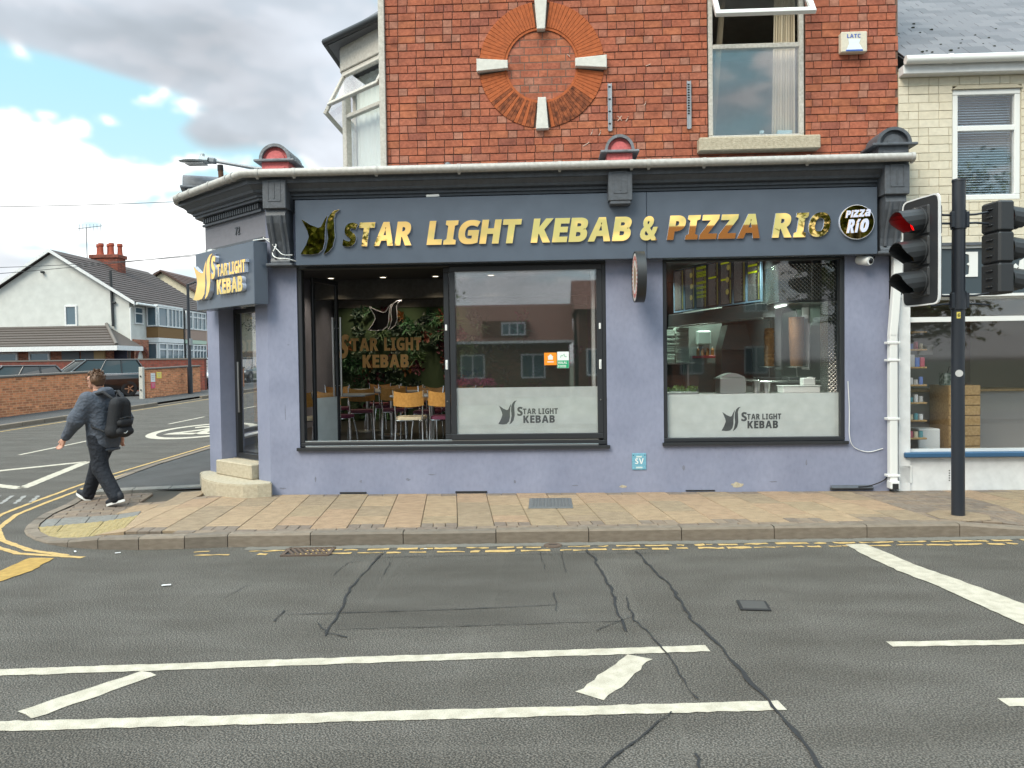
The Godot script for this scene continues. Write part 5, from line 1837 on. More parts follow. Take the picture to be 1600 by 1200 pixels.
# ---------------------------------------------------------------- dining room
func make_chair(called: String, label: String, seat_m: Material, group: String) -> Node3D:
	var t := thing(called, label, "chair", Vector3(), 0.0, group)
	var b := MB.new()
	var q := PackedVector2Array()
	for i in 20:
		var a := TAU * i / 20
		q.append(Vector2(signf(cos(a)) * pow(absf(cos(a)), 0.45) * 0.20, signf(sin(a)) * pow(absf(sin(a)), 0.45) * 0.20))
	b.extrude(q, 0.435, 0.465, Transform3D(Basis(Vector3.RIGHT, -PI / 2), Vector3()))
	b.extrude(Geometry2D.offset_polygon(q, -0.015)[0], 0.465, 0.475, Transform3D(Basis(Vector3.RIGHT, -PI / 2), Vector3()))
	part(t, "seat", b, seat_m)
	b = MB.new()
	var n := 10
	for i in n:
		var f := func(k: int, y: float, off: float) -> Vector3:
			var u := -1.0 + 2.0 * k / n
			var drop := 0.03 * (1.0 - u * u)
			return Vector3(u * 0.205, (y if y > 0.7 else y - 0.02 * (1 - u * u)) - (drop if y > 0.7 else 0.0), 0.20 + 0.05 * (1 - u * u) + off + (0.02 if y > 0.7 else 0.0))
		b.quad(f.call(i, 0.63, 0.012), f.call(i + 1, 0.63, 0.012), f.call(i + 1, 0.83, 0.012), f.call(i, 0.83, 0.012))
		b.quad(f.call(i + 1, 0.63, 0), f.call(i, 0.63, 0), f.call(i, 0.83, 0), f.call(i + 1, 0.83, 0))
		b.quad(f.call(i, 0.83, 0.012), f.call(i + 1, 0.83, 0.012), f.call(i + 1, 0.83, 0), f.call(i, 0.83, 0))
		b.quad(f.call(i, 0.63, 0), f.call(i + 1, 0.63, 0), f.call(i + 1, 0.63, 0.012), f.call(i, 0.63, 0.012))
	part(t, "backrest", b, mat("beech", lin(0.56, 0.29, 0.075), 0.35, 0.0, noise_tex("woodgrain", 0.02, Color(0.82, 0.78, 0.72), Color(1, 1, 1)), 2.0))
	for s in [-1, 1]:
		b = MB.new()
		b.tube([Vector3(0.19 * s, 0, 0.25), Vector3(0.185 * s, 0.25, 0.205), Vector3(0.18 * s, 0.45, 0.19), Vector3(0.19 * s, 0.65, 0.20), Vector3(0.205 * s, 0.84, 0.235)], 0.0115, 7)
		part(t, "leg", b, M["chrome"])
		b = MB.new()
		b.tube([Vector3(0.20 * s, 0, -0.22), Vector3(0.19 * s, 0.2, -0.20), Vector3(0.17 * s, 0.44, -0.14)], 0.0115, 7)
		part(t, "leg", b, M["chrome"])
	b = MB.new()
	b.tube([Vector3(-0.18, 0.425, 0.18), Vector3(0.18, 0.425, 0.18), Vector3(0.17, 0.425, -0.15), Vector3(-0.17, 0.425, -0.15), Vector3(-0.18, 0.425, 0.18)], 0.009, 6)
	part(t, "seat_frame", b, M["chrome"])
	return t

func leaf(b: MB, at: Vector3, d: Vector3, w: float, l: float, up: Vector3) -> void:
	var s := d.cross(up).normalized() * w
	var m := at + d * l * 0.5
	var nn := s.cross(d).normalized() * w * 0.35
	b.tri(at, m + s + nn, at + d * l)
	b.tri(at, at + d * l, m - s + nn)

func build_interior() -> void:
	var F := 0.45
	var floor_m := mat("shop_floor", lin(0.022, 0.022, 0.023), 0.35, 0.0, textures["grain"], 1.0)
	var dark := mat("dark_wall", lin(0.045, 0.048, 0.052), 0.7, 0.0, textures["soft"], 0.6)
	var b := MB.new()
	b.extrude(PackedVector2Array([Vector2(4.1, 0.25), Vector2(-3.45, 0.25), Vector2(-4.5, 1.3), Vector2(-4.55, 6.9), Vector2(4.1, 6.9)]), 0.2, F, Transform3D(Basis(Vector3.RIGHT, -PI / 2), Vector3()))
	part(shop, "shop_floor", b, floor_m)
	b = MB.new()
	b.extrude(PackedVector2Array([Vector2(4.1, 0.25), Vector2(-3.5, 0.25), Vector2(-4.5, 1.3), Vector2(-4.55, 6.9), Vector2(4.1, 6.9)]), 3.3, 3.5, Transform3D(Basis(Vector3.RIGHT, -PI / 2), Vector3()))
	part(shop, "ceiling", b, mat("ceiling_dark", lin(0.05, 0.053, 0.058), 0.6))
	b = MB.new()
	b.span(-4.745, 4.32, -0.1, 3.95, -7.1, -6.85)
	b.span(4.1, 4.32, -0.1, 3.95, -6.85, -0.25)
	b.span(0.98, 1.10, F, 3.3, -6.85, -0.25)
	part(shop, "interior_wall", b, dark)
	b = MB.new()
	b.span(-4.55, 0.98, 2.93, 3.3, -5.55, -5.3)
	part(shop, "bulkhead", b, mat("concrete_grey", lin(0.15, 0.155, 0.155), 0.8, 0.0, textures["streak"], 0.9))
	b = MB.new()
	b.span(-4.5, 0.9, 2.86, 3.02, -6.85, -6.72)
	part(shop, "wall_border", b, M["concrete_grey"])
	b = MB.new()
	b.span(0.60, 0.655, F, 3.3, -0.45, -0.26)
	part(shop, "reveal_board", b, M["white_plastic"])
	# open folding door leaf beside the window
	var dl := thing("folding_door_leaf", "dark framed glass door leaf folded back inside the open window", "door", Vector3(-2.98, F, -0.75), 1.25)
	b = MB.new()
	frame_bars(b, -0.3, 0.3, 0.0, 2.35, -0.02, 0.02, 0.06)
	part(dl, "frame", b, M["anthracite"])
	b = MB.new()
	b.span(-0.24, 0.24, 0.06, 0.75, -0.004, 0.004)
	part(dl, "kick_panel", b, M["frosted_film"])
	b = MB.new()
	b.span(-0.24, 0.24, 0.75, 2.29, -0.002, 0.002)
	part(dl, "pane", b, M["glass"])
	for s in [-1, 1]:
		b = MB.new()
		b.tube([Vector3(0.27, 0.75, 0.06 * s), Vector3(0.27, 1.85, 0.06 * s)], 0.016, 8)
		for y in [0.9, 1.7]: b.tube([Vector3(0.27, y, 0.0), Vector3(0.27, y, 0.06 * s)], 0.008, 6)
		part(dl, "handle", b, M["steel"])
	# plant wall and its lettering
	var pw := thing("plant_wall", "dark wall of artificial leaves and red flowers at the back of the dining room", "plant wall", Vector3(0, F, -6.72))
	b = MB.new()
	b.span(-4.45, 0.9, 0.0, 2.4, -0.06, 0.0)
	part(pw, "backing", b, mat("moss_backing", lin(0.05, 0.085, 0.045), 1.0))
	var greens := []
	for c in [[0.025, 0.075, 0.035], [0.018, 0.05, 0.035], [0.045, 0.11, 0.03], [0.015, 0.035, 0.03], [0.16, 0.035, 0.02], [0.08, 0.015, 0.03], [0.20, 0.08, 0.02], [0.03, 0.13, 0.05]]: greens.append(mat("leaf_in_%d" % greens.size(), lin(c[0], c[1], c[2]), 0.55))
	for i in 150:
		var c := Vector3(rng.randf_range(-4.4, 0.8), rng.randf_range(0.06, 2.34), 0.0)
		if i < 110: c.x = rng.randf_range(-4.4, -1.2)
		b = MB.new()
		var r := rng.randf()
		var k: int = 0 if r < 0.2 else 1 if r < 0.42 else 3 if r < 0.6 else 2 if r < 0.7 else 7 if r < 0.78 else 4 if r < 0.86 else 5 if r < 0.95 else 6
		var fern: bool = k in [0, 2, 7] and rng.randf() < 0.6
		for j in (46 if fern else 30):
			var a := rng.randf() * TAU
			var d := Vector3(cos(a), sin(a) - (0.25 if fern else 0.0), rng.randf_range(0.15, 0.9)).normalized()
			var o := c + Vector3(rng.randf_range(-0.1, 0.1), rng.randf_range(-0.1, 0.1), rng.randf_range(0, 0.08))
			leaf(b, o, d, 0.012 if fern else 0.03, rng.randf_range(0.14, 0.26) if fern else rng.randf_range(0.06, 0.13), Vector3.BACK)
		part(pw, "plant_clump", b, greens[k])
	var ws := thing("wall_lettering", "mirror gold shop name mounted on the plant wall", "lettering", Vector3(-0.12, 0, -6.30))
	var m2: Material = mat("brushed_gold", lin(0.85, 0.60, 0.28), 0.3, 0.7)
	logo(ws, Vector3(-3.55, 2.35, 0.0), 0.62, 0.03, mat("logo_dark", lin(0.02, 0.022, 0.025), 0.2))
	for q in logo_shape(0.62):
		b = MB.new()
		var pts := []
		for p in q: pts.append(Vector3(p.x - 3.55, p.y + 2.35, 0.032))
		pts.append(pts[0])
		b.tube(pts, 0.008, 5)
		part(ws, "outline", b, M["edge_white"])
	part(ws, "letter", lettering("S", 0.50, 0.03, 0.6, 0.1, 0.6), m2, Vector3(-4.18, 1.78, 0))
	word(ws, "TAR", -3.92, -3.35, 1.93, 0.0, 0.27, 0.03, m2, 0.6)
	word(ws, "LIGHT", -3.22, -2.45, 1.93, 0.0, 0.27, 0.03, m2, 0.6)
	word(ws, "KEBAB", -3.68, -2.72, 1.58, 0.0, 0.27, 0.03, m2, 0.8)
	# chairs and tables
	var maroon := mat("maroon_vinyl", lin(0.11, 0.022, 0.05), 0.45)
	var beige := mat("beige_vinyl", lin(0.50, 0.42, 0.29), 0.5)
	var G := "cafe chairs in the dining room"
	var cb := make_chair("cafe_chair", "beech backed cafe chair with beige seat at the window table", beige, G)
	cb.position = Vector3(-1.84, F, -0.85)
	var cm := make_chair("cafe_chair", "maroon seated cafe chair beside the beige one at the window table", maroon, G)
	cm.position = Vector3(-1.38, F, -0.9)
	for s in [[-1.82, -2.15, PI - 0.1, 0], [-1.3, -2.2, PI, 0], [-1.75, -2.9, 0.1, 1], [-1.2, -2.95, 0.0, 1], [-3.0, -1.35, -0.35, 2], [-2.95, -2.55, 0.3, 3], [-2.45, -2.75, 0.15, 3], [-2.3, -3.7, 0.0, 3], [-2.8, -3.9, PI, 4], [-3.55, -3.4, PI + 0.3, 4], [-3.15, -4.7, PI, 4]]:
		copy_of(cm, Vector3(s[0], F, s[1]), s[2], ["maroon seated cafe chair facing out across the window table", "maroon seated cafe chair with its back to the window table", "maroon seated cafe chair nearest the folded door leaf", "maroon seated cafe chair along the middle of the dining room", "maroon seated cafe chair close before the plant wall"][s[3]])
	copy_of(cb, Vector3(-3.22, F, -0.95), -0.5, "beech backed cafe chair with beige seat beside the folded door leaf")
	var table_m := mat("table_top", lin(0.30, 0.32, 0.33), 0.35)
	var tb := thing("cafe_table", "grey topped cafe table between the beige chair and its neighbours", "table", Vector3(-1.65, F, -1.5), 0.0, "cafe tables")
	b = MB.new()
	b.bev(Vector3(0, 0.735, 0), Vector3(1.1, 0.03, 0.7), 0.008)
	part(tb, "table_top", b, table_m)
	b = MB.new()
	b.tube([Vector3(0, 0.02, 0), Vector3(0, 0.72, 0)], 0.035, 10)
	part(tb, "column", b, M["steel"])
	b = MB.new()
	b.lathe([Vector2(0, 0.03), Vector2(0.05, 0.03), Vector2(0.25, 0.008), Vector2(0.25, 0.0)], 20)
	part(tb, "foot", b, M["steel"])
	for s in [[-3.2, -1.9, "grey topped cafe table behind the folded door leaf"], [-2.6, -3.3, "grey topped cafe table in the middle of the dining room"], [-1.5, -3.6, "grey topped cafe table behind the window table"], [-3.2, -4.1, "grey topped cafe table close before the plant wall"]]: copy_of(tb, Vector3(s[0], F, s[1]), 0.0, s[2])
	# ceiling lights
	for s in [[-4.05, -4.9], [-3.05, -4.9], [-2.05, -4.9], [-1.0, -4.9], [-3.9, -6.2], [-2.9, -6.2], [-1.9, -6.2], [-2.6, -2.2], [-0.6, -2.2], [2.0, -2.4], [2.0, -4.4], [3.3, -4.9], [3.0, -1.9], [2.2, -1.2]]:
		downlight(Vector3(s[0], 3.3, s[1]), "small round ceiling downlight in the dining room" if s[0] < 1 else "small round ceiling downlight over the kebab counter", 0.9 if s[0] < 1 else 2.6)

func downlight(at: Vector3, label: String, e: float) -> void:
	var d := thing("ceiling_downlight", label, "ceiling light", at, 0.0, "ceiling downlights" if at.x < 1 else "counter downlights")
	var b := MB.new()
	b.lathe([Vector2(0.055, -0.002), Vector2(0.058, -0.012), Vector2(0.075, -0.012), Vector2(0.08, 0.0)], 18)
	part(d, "trim_ring", b, M["white_plastic"])
	b = MB.new()
	b.lathe([Vector2(0, -0.009), Vector2(0.055, -0.009)], 18)
	part(d, "lamp_lens", b, glow("downlight_glow", Color(1.0, 0.93, 0.82), 3.0))
	var l := SpotLight3D.new()
	l.name = "lamp"
	l.light_color = Color(1.0, 0.9, 0.75) if at.x < 1 else Color(0.90, 1.0, 0.93)
	l.light_energy = e
	l.light_size = 0.05
	l.spot_angle = 60
	l.spot_range = 8.0
	l.spot_attenuation = 2.0
	l.shadow_enabled = true
	d.add_child(l)
	l.position = Vector3(0, -0.03, 0)
	l.rotation.x = -PI / 2

# ---------------------------------------------------------------- kebab counter
func menu_texture(kind: int) -> ImageTexture:
	var im := Image.create(96, 224, false, Image.FORMAT_RGB8)
	im.fill(Color(0.11, 0.10, 0.11))
	var r := RandomNumberGenerator.new()
	r.seed = 40 + kind
	var y := 6
	while y < 216:
		if kind == 2 and r.randf() < 0.22:
			im.fill_rect(Rect2i(4, y, 88, 12), Color(0.52, 0.57, 0.10))
			for k in 5: im.fill_rect(Rect2i(10 + k * 15, y + 4, 10, 4), Color(0.15, 0.17, 0.05))
			y += 16
			continue
		if r.randf() < 0.025:
			im.fill_rect(Rect2i(4, y, 70, 9), Color(0.62, 0.66, 0.08))
			y += 12
			continue
		var x := 6
		while x < 62:
			var w := r.randi_range(4, 10)
			im.fill_rect(Rect2i(x, y, w, 2), Color(0.55, 0.55, 0.53))
			x += w + 3
		im.fill_rect(Rect2i(78, y, 10, 2), Color(0.6, 0.6, 0.3))
		y += 5
	if kind % 3 == 1:
		for k in 3:
			var c := Vector2i(r.randi_range(56, 76), 40 + 60 * k)
			for dy in range(-14, 15):
				for dx in range(-14, 15):
					if dx * dx + dy * dy < 190: im.set_pixel(clampi(c.x + dx, 0, 95), c.y + dy, Color(0.5, 0.38, 0.16).lerp(Color(0.62, 0.66, 0.4), r.randf()))
	return ImageTexture.create_from_image(im)

func build_kitchen() -> void:
	var F := 0.45
	var b := MB.new()
	var quilt := mat("quilted_steel", lin(0.60, 0.60, 0.58), 0.24, 1.0)
	var im := Image.create(64, 64, false, Image.FORMAT_RGB8)
	for y in 64:
		for x in 64:
			var u := absf(fposmod((x + y) / 32.0, 1.0) - 0.5) * 2.0
			var v := absf(fposmod((x - y) / 32.0, 1.0) - 0.5) * 2.0
			var h := sqrt(1.0 - minf(1.0, pow(u, 2.4))) * sqrt(1.0 - minf(1.0, pow(v, 2.4)))
			im.set_pixel(x, y, Color(h, h, h))
	quilt.heightmap_enabled = true
	quilt.heightmap_scale = 0.5
	quilt.heightmap_texture = ImageTexture.create_from_image(im)
	quilt.uv1_triplanar = true
	quilt.uv1_world_triplanar = true
	quilt.uv1_scale = Vector3.ONE * 9.0
	# quilted hood and lining
	var hood := thing("extractor_hood", "quilted stainless steel hood hanging over the kebab grills", "hood", Vector3(3.69, 2.45, -1.75))
	b = MB.new()
	b.span(-0.40, 0.40, 0.0, 0.52, -0.9, 0.35)
	part(hood, "casing", b, quilt)
	b = MB.new()
	b.span(-0.40, 0.40, 0.52, 0.85, -0.9, 0.30)
	part(hood, "upper_casing", b, mat("hood_grey", lin(0.10, 0.10, 0.105), 0.4, 0.6))
	b = MB.new()
	b.bev(Vector3(0, -0.02, -0.27), Vector3(0.82, 0.03, 1.28), 0.006)
	part(hood, "rim", b, M["steel"])
	b = MB.new()
	b.bev(Vector3(-0.25, -0.045, -0.1), Vector3(0.06, 0.02, 0.5), 0.006)
	part(hood, "lamp_strip", b, glow("added_strip_glow", Color(0.92, 1.0, 0.94), 1.5))  # unseen glowing strip, added with the spotlight below to brighten the kebab spits
	var hl := SpotLight3D.new()  # added light with no visible source, aimed at the meat
	hl.name = "hood_lamp"
	hl.light_color = Color(0.92, 1.0, 0.94)
	hl.light_energy = 0.5
	hl.light_size = 0.12
	hl.spot_angle = 75
	hl.spot_range = 6.0
	hl.shadow_enabled = true
	hood.add_child(hl)
	hl.position = Vector3(-0.25, -0.07, -0.1)
	hl.rotation = Vector3(-PI / 2 + 0.35, 0, 0)
	var lining := thing("steel_lining", "quilted stainless steel lining on the side wall by the grills", "wall lining", Vector3(4.0, F, -1.3))
	b = MB.new()
	b.span(-0.12, 0.095, 0.0, 1.97, -0.15, 0.15)
	part(lining, "panel", b, quilt)
	b = MB.new()
	b.span(0.07, 0.095, 0.0, 1.97, -2.6, -0.15)
	part(lining, "back_panel", b, M["steel"])
	# menu boards along the counter
	var a := Vector3(2.34, 0, -4.45)
	var e := Vector3(3.24, 0, -2.05)
	var d := (e - a).normalized()
	var nn := Vector3(-d.z, 0, d.x)
	if nn.x > 0: nn = -nn
	var bas := Basis(d, Vector3.UP, nn)
	if bas.determinant() < 0: bas = Basis(-d, Vector3.UP, nn)
	for i in 7:
		var t := thing("menu_board", ["dark menu board at the far end of the row", "menu board with a lime band at its foot", "menu board striped with lime and grey bands", "menu board with plain text columns", "menu board with round dish pictures", "menu board with food pictures at its foot", "menu board beside the quilted hood"][i], "menu board", a + d * (0.18 + 0.365 * i) + Vector3.UP * 2.5, 0.0, "menu boards over the counter")
		t.basis = bas
		b = MB.new()
		frame_bars(b, -0.18, 0.18, 0.0, 0.76, -0.03, 0.012, 0.022, [], [], 0.003)
		part(t, "frame", b, mat("menu_frame", lin(0.22, 0.32, 0.45), 0.3, 0.3))
		var pm := StandardMaterial3D.new()
		pm.albedo_texture = menu_texture(i)
		pm.roughness = 0.3
		pm.emission_enabled = true  # printed board, given an added glow to brighten it
		pm.emission_texture = pm.albedo_texture
		pm.emission_operator = BaseMaterial3D.EMISSION_OP_MULTIPLY
		pm.emission = Color(1, 1, 1)
		pm.emission_energy_multiplier = 0.3
		b = MB.new()
		b.quad(Vector3(-0.16, 0.02, 0.004), Vector3(0.16, 0.02, 0.004), Vector3(0.16, 0.74, 0.004), Vector3(-0.16, 0.74, 0.004))
		b.uv = PackedVector2Array([Vector2(0, 1), Vector2(1, 0), Vector2(1, 1), Vector2(0, 1), Vector2(0, 0), Vector2(1, 0)])
		part(t, "lit_screen", b, pm)
	var bh := thing("counter_canopy", "dark canopy rail under the menu boards", "canopy", (a + e) / 2 + Vector3.UP * 2.36)
	bh.basis = bas
	b = MB.new()
	b.bev(Vector3(0, 0, -0.05), Vector3(2.75, 0.22, 0.24), 0.01)
	part(bh, "beam", b, mat("canopy_dark", lin(0.03, 0.031, 0.034), 0.45))
	b = MB.new()
	b.bev(Vector3(0, -0.12, 0.06), Vector3(2.75, 0.02, 0.04), 0.004)
	part(bh, "rail", b, M["steel"])
	# doner grills
	var meat := mat("doner_meat", lin(0.36, 0.165, 0.08), 0.6, 0.0, noise_tex("meat", 0.03, Color(0.6, 0.55, 0.5), Color(1, 1, 1)), 3.0, 0.3, textures["rough_h"])
	var chick := mat("chicken_meat", lin(0.52, 0.25, 0.06), 0.5, 0.0, noise_tex("chick", 0.05, Color(0.25, 0.2, 0.15), Color(1, 1, 1), 256), 5.0, 2.0, textures["rough_h"])
	for k in 2:
		var at: Vector3 = [Vector3(3.50, 1.32, -2.6), Vector3(3.76, 1.32, -2.1)][k]
		var g := thing("doner_grill", ["vertical grill with a layered chicken kebab", "vertical grill with a smooth brown doner cone"][k], "kebab grill", at, 0.0, "kebab grills")
		b = MB.new()
		var h: float = [0.60, 0.74][k]
		var prof := [Vector2(0, 0.20)]
		if k == 0:
			for i in 22:
				var y := 0.20 + h * i / 21.0
				prof.append(Vector2((0.078 + 0.006 * sin(i * 2.4) + rng.randf_range(-0.006, 0.006)) * (1.0 if i < 20 else 0.85), y))
		else:
			for i in 14: prof.append(Vector2(lerpf(0.085, 0.115, sqrt(i / 13.0)), 0.20 + h * i / 13.0))
		prof.append(Vector2(0, 0.20 + h))
		b.lathe(prof, 18)
		part(g, "meat", b, chick if k == 0 else meat)
		b = MB.new()
		b.tube([Vector3(0, 0.03, 0), Vector3(0, 0.32 + h, 0)], 0.008, 6)
		part(g, "spit", b, M["steel"])
		b = MB.new()
		b.lathe([Vector2(0, 0.185), Vector2(0.15, 0.19), Vector2(0.155, 0.205)], 20)
		part(g, "drip_tray", b, M["steel"])
		b = MB.new()
		b.bev(Vector3(0.17, 0.62, -0.10), Vector3(0.12, 0.95, 0.05), 0.01, Basis(Vector3.UP, -0.5))
		part(g, "burner_plate", b, M["steel"])
		b = MB.new()
		b.bev(Vector3(0.03, 0.02, 0), Vector3(0.40, 0.04, 0.36), 0.008)
		part(g, "base", b, M["hood_grey"])
	# grill canopy
	var gc := thing("grill_canopy", "dark tapered chimney hood behind the counter", "hood", Vector3(3.35, 1.32, -4.2))
	b = MB.new()
	b.extrude(PackedVector2Array([Vector2(0.27, 0.5), Vector2(0.16, 0.93), Vector2(-0.16, 0.93), Vector2(-0.27, 0.5)]), -0.3, 0.2)
	part(gc, "hood_body", b, M["hood_grey"])
	b = MB.new()
	for s in [-1, 1]: b.span(0.25 * s, 0.27 * s, 0.0, 0.5, -0.3, 0.2)
	b.span(-0.25, 0.25, 0.0, 0.5, -0.3, -0.28)
	part(gc, "grill_recess", b, M["hood_grey"])
	# counters
	var ct := thing("serving_counter", "steel topped serving counter behind the fixed window", "counter", Vector3(2.85, F, -1.15))
	b = MB.new()
	b.span(-1.30, 1.15, 0.0, 0.69, -0.3, 0.3)
	part(ct, "carcass", b, M["counter_laminate"])
	b = MB.new()
	b.bev(Vector3(-0.075, 0.705, 0), Vector3(2.5, 0.03, 0.66), 0.006)
	part(ct, "worktop", b, M["steel"])
	var c2 := thing("back_counter", "dark back counter carrying the grills", "counter", Vector3(3.45, F, -3.1))
	b = MB.new()
	b.span(-0.35, 0.60, 0.0, 0.83, -1.5, 1.25)
	part(c2, "carcass", b, M["counter_laminate"])
	b = MB.new()
	b.bev(Vector3(0.12, 0.85, -0.13), Vector3(1.0, 0.035, 2.8), 0.006)
	part(c2, "worktop", b, M["steel"])
	# things on the counter
	var T := F + 0.721
	var w := thing("food_warmer", "small steel food warmer with a rounded lid on the counter", "food warmer", Vector3(2.55, T, -1.15))
	b = MB.new()
	b.bev(Vector3(0, 0.11, 0), Vector3(0.36, 0.22, 0.3), 0.012)
	part(w, "body", b, M["steel"])
	b = MB.new()
	var q := PackedVector2Array()
	for i in 9: q.append(Vector2(-0.17 + 0.34 * i / 8.0, 0.222 + 0.06 * sin(PI * i / 8.0)))
	b.extrude(q, -0.13, 0.13)
	part(w, "lid", b, M["steel"])
	for k in 2:
		var s := thing("sauce_tub", ["tall steel sauce tub on the counter", "shorter steel sauce tub on the counter"][k], "tub", Vector3(2.92 + 0.14 * k, T, -1.2))
		b = MB.new()
		b.lathe([Vector2(0, 0.0), Vector2(0.05, 0.0), Vector2(0.055, 0.17 - 0.03 * k), Vector2(0.06, 0.175 - 0.03 * k), Vector2(0.05, 0.16 - 0.03 * k)], 16)
		part(s, "tub", b, M["steel"])
		b = MB.new()
		b.lathe([Vector2(0, 0.165 - 0.03 * k), Vector2(0.05, 0.165 - 0.03 * k)], 16)
		part(s, "lid", b, M["hood_grey"])
	var wb := thing("white_tray_box", "white plastic box at the end of the counter", "box", Vector3(3.45, T, -1.05))
	b = MB.new()
	b.bev(Vector3(0, 0.045, 0), Vector3(0.5, 0.09, 0.25), 0.01)
	part(wb, "body", b, M["white_plastic"])
	b = MB.new()
	b.bev(Vector3(0, 0.096, 0), Vector3(0.52, 0.012, 0.27), 0.004)
	part(wb, "lid", b, M["white_plastic"])
	var wt := thing("till_block", "small white receipt machine on the white box", "machine", Vector3(3.57, T + 0.103, -1.05))
	b = MB.new()
	b.bev(Vector3(0, 0.05, 0), Vector3(0.17, 0.10, 0.14), 0.012)
	part(wt, "case", b, M["white_plastic"])
	b = MB.new()
	b.box(Vector3(0.03, 0.104, 0), Vector3(0.06, 0.012, 0.06))
	part(wt, "paper", b, mat("paper", lin(0.75, 0.75, 0.73), 0.8))
	var sl := thing("salad_glass", "low glass salad cover at the end of the counter", "food cover", Vector3(1.85, T, -1.2))
	b = MB.new()
	b.box(Vector3(0, 0.13, 0.14), Vector3(0.5, 0.26, 0.004))
	b.box(Vector3(0, 0.262, 0.0), Vector3(0.5, 0.004, 0.28))
	part(sl, "glass", b, M["glass"])
	b = MB.new()
	for i in 60: leaf(b, Vector3(rng.randf_range(-0.22, 0.22), rng.randf_range(0.03, 0.06), rng.randf_range(-0.1, 0.1)), Vector3(rng.randf_range(-1, 1), rng.randf_range(0.2, 1), rng.randf_range(-1, 1)).normalized(), 0.025, 0.08, Vector3.BACK)
	part(sl, "salad", b, mat("salad", lin(0.09, 0.16, 0.03), 0.6))
	b = MB.new()
	b.bev(Vector3(0, 0.015, 0), Vector3(0.5, 0.03, 0.3), 0.005)
	part(sl, "tray", b, M["steel"])
	# shelf with folded pizza boxes
	var sh := thing("box_shelf", "dark wall shelf holding flat pizza boxes", "shelf", Vector3(2.25, 1.60, -4.75))
	b = MB.new()
	b.bev(Vector3(0, -0.02, 0), Vector3(1.0, 0.03, 0.4), 0.004)
	part(sh, "board", b, M["counter_laminate"])
	b = MB.new()
	for x in [-0.4, 0.4]: b.bev(Vector3(x, -0.58, -0.1), Vector3(0.04, 1.09, 0.04), 0.004)
	part(sh, "support", b, M["steel"])
	var card := mat("box_card", lin(0.48, 0.56, 0.50), 0.8)
	var bm := MB.new()
	bm.bev(Vector3(0, 0.02, 0), Vector3(0.24, 0.038, 0.3), 0.004)
	var box_mesh := bm.mesh()
	for s in 3:
		for i in [17, 15, 16][s]:
			solo("pizza_box", "flat white pizza box in a stack on the wall shelf", "box", box_mesh, card, Vector3(2.0 + 0.255 * s + rng.randf_range(-0.006, 0.006), 1.596 + 0.0405 * i, -4.75 + rng.randf_range(-0.01, 0.01)), "pizza boxes stacked on the shelf")
	# wall behind: dispensers, shelf of bottles
	b = MB.new()
	b.span(2.65, 3.35, F, 3.3, -5.3, -5.15)
	part(shop, "kitchen_wall", b, mat("kitchen_tile", lin(0.24, 0.27, 0.25), 0.4))
	var td := thing("towel_dispenser", "pale paper towel dispenser on the kitchen wall", "dispenser", Vector3(2.98, 2.06, -5.14))
	b = MB.new()
	b.bev(Vector3(0, 0, 0.09), Vector3(0.27, 0.27, 0.17), 0.03)
	part(td, "case", b, mat("mint_plastic", lin(0.55, 0.66, 0.62), 0.4))
	b = MB.new()
	b.bev(Vector3(0.06, -0.20, 0.06), Vector3(0.1, 0.14, 0.03), 0.005)
	part(td, "paper", b, M["paper"])
	var rs := thing("red_shelf", "narrow red wall shelf with sauce bottles", "shelf", Vector3(3.02, 1.70, -5.13))
	b = MB.new()
	b.bev(Vector3(0, 0, 0.06), Vector3(0.5, 0.05, 0.12), 0.005)
	part(rs, "board", b, mat("shelf_red", lin(0.35, 0.02, 0.03), 0.5))
	for k in 4:
		var o := thing("sauce_bottle", "small orange sauce bottle hanging shelf row", "bottle", Vector3(2.88 + 0.09 * k, 1.726, -5.06), 0.0, "sauce bottles on the red shelf")
		o.set_meta("label", "small orange capped sauce bottle on the red shelf")
		b = MB.new()
		b.lathe([Vector2(0, 0), Vector2(0.03, 0), Vector2(0.03, 0.11), Vector2(0.012, 0.14)], 10)
		part(o, "bottle", b, mat("sauce_orange", lin(0.42, 0.17, 0.04), 0.4))
		b = MB.new()
		b.lathe([Vector2(0.012, 0.14), Vector2(0.010, 0.17), Vector2(0, 0.172)], 8)
		part(o, "cap", b, M["white_plastic"])

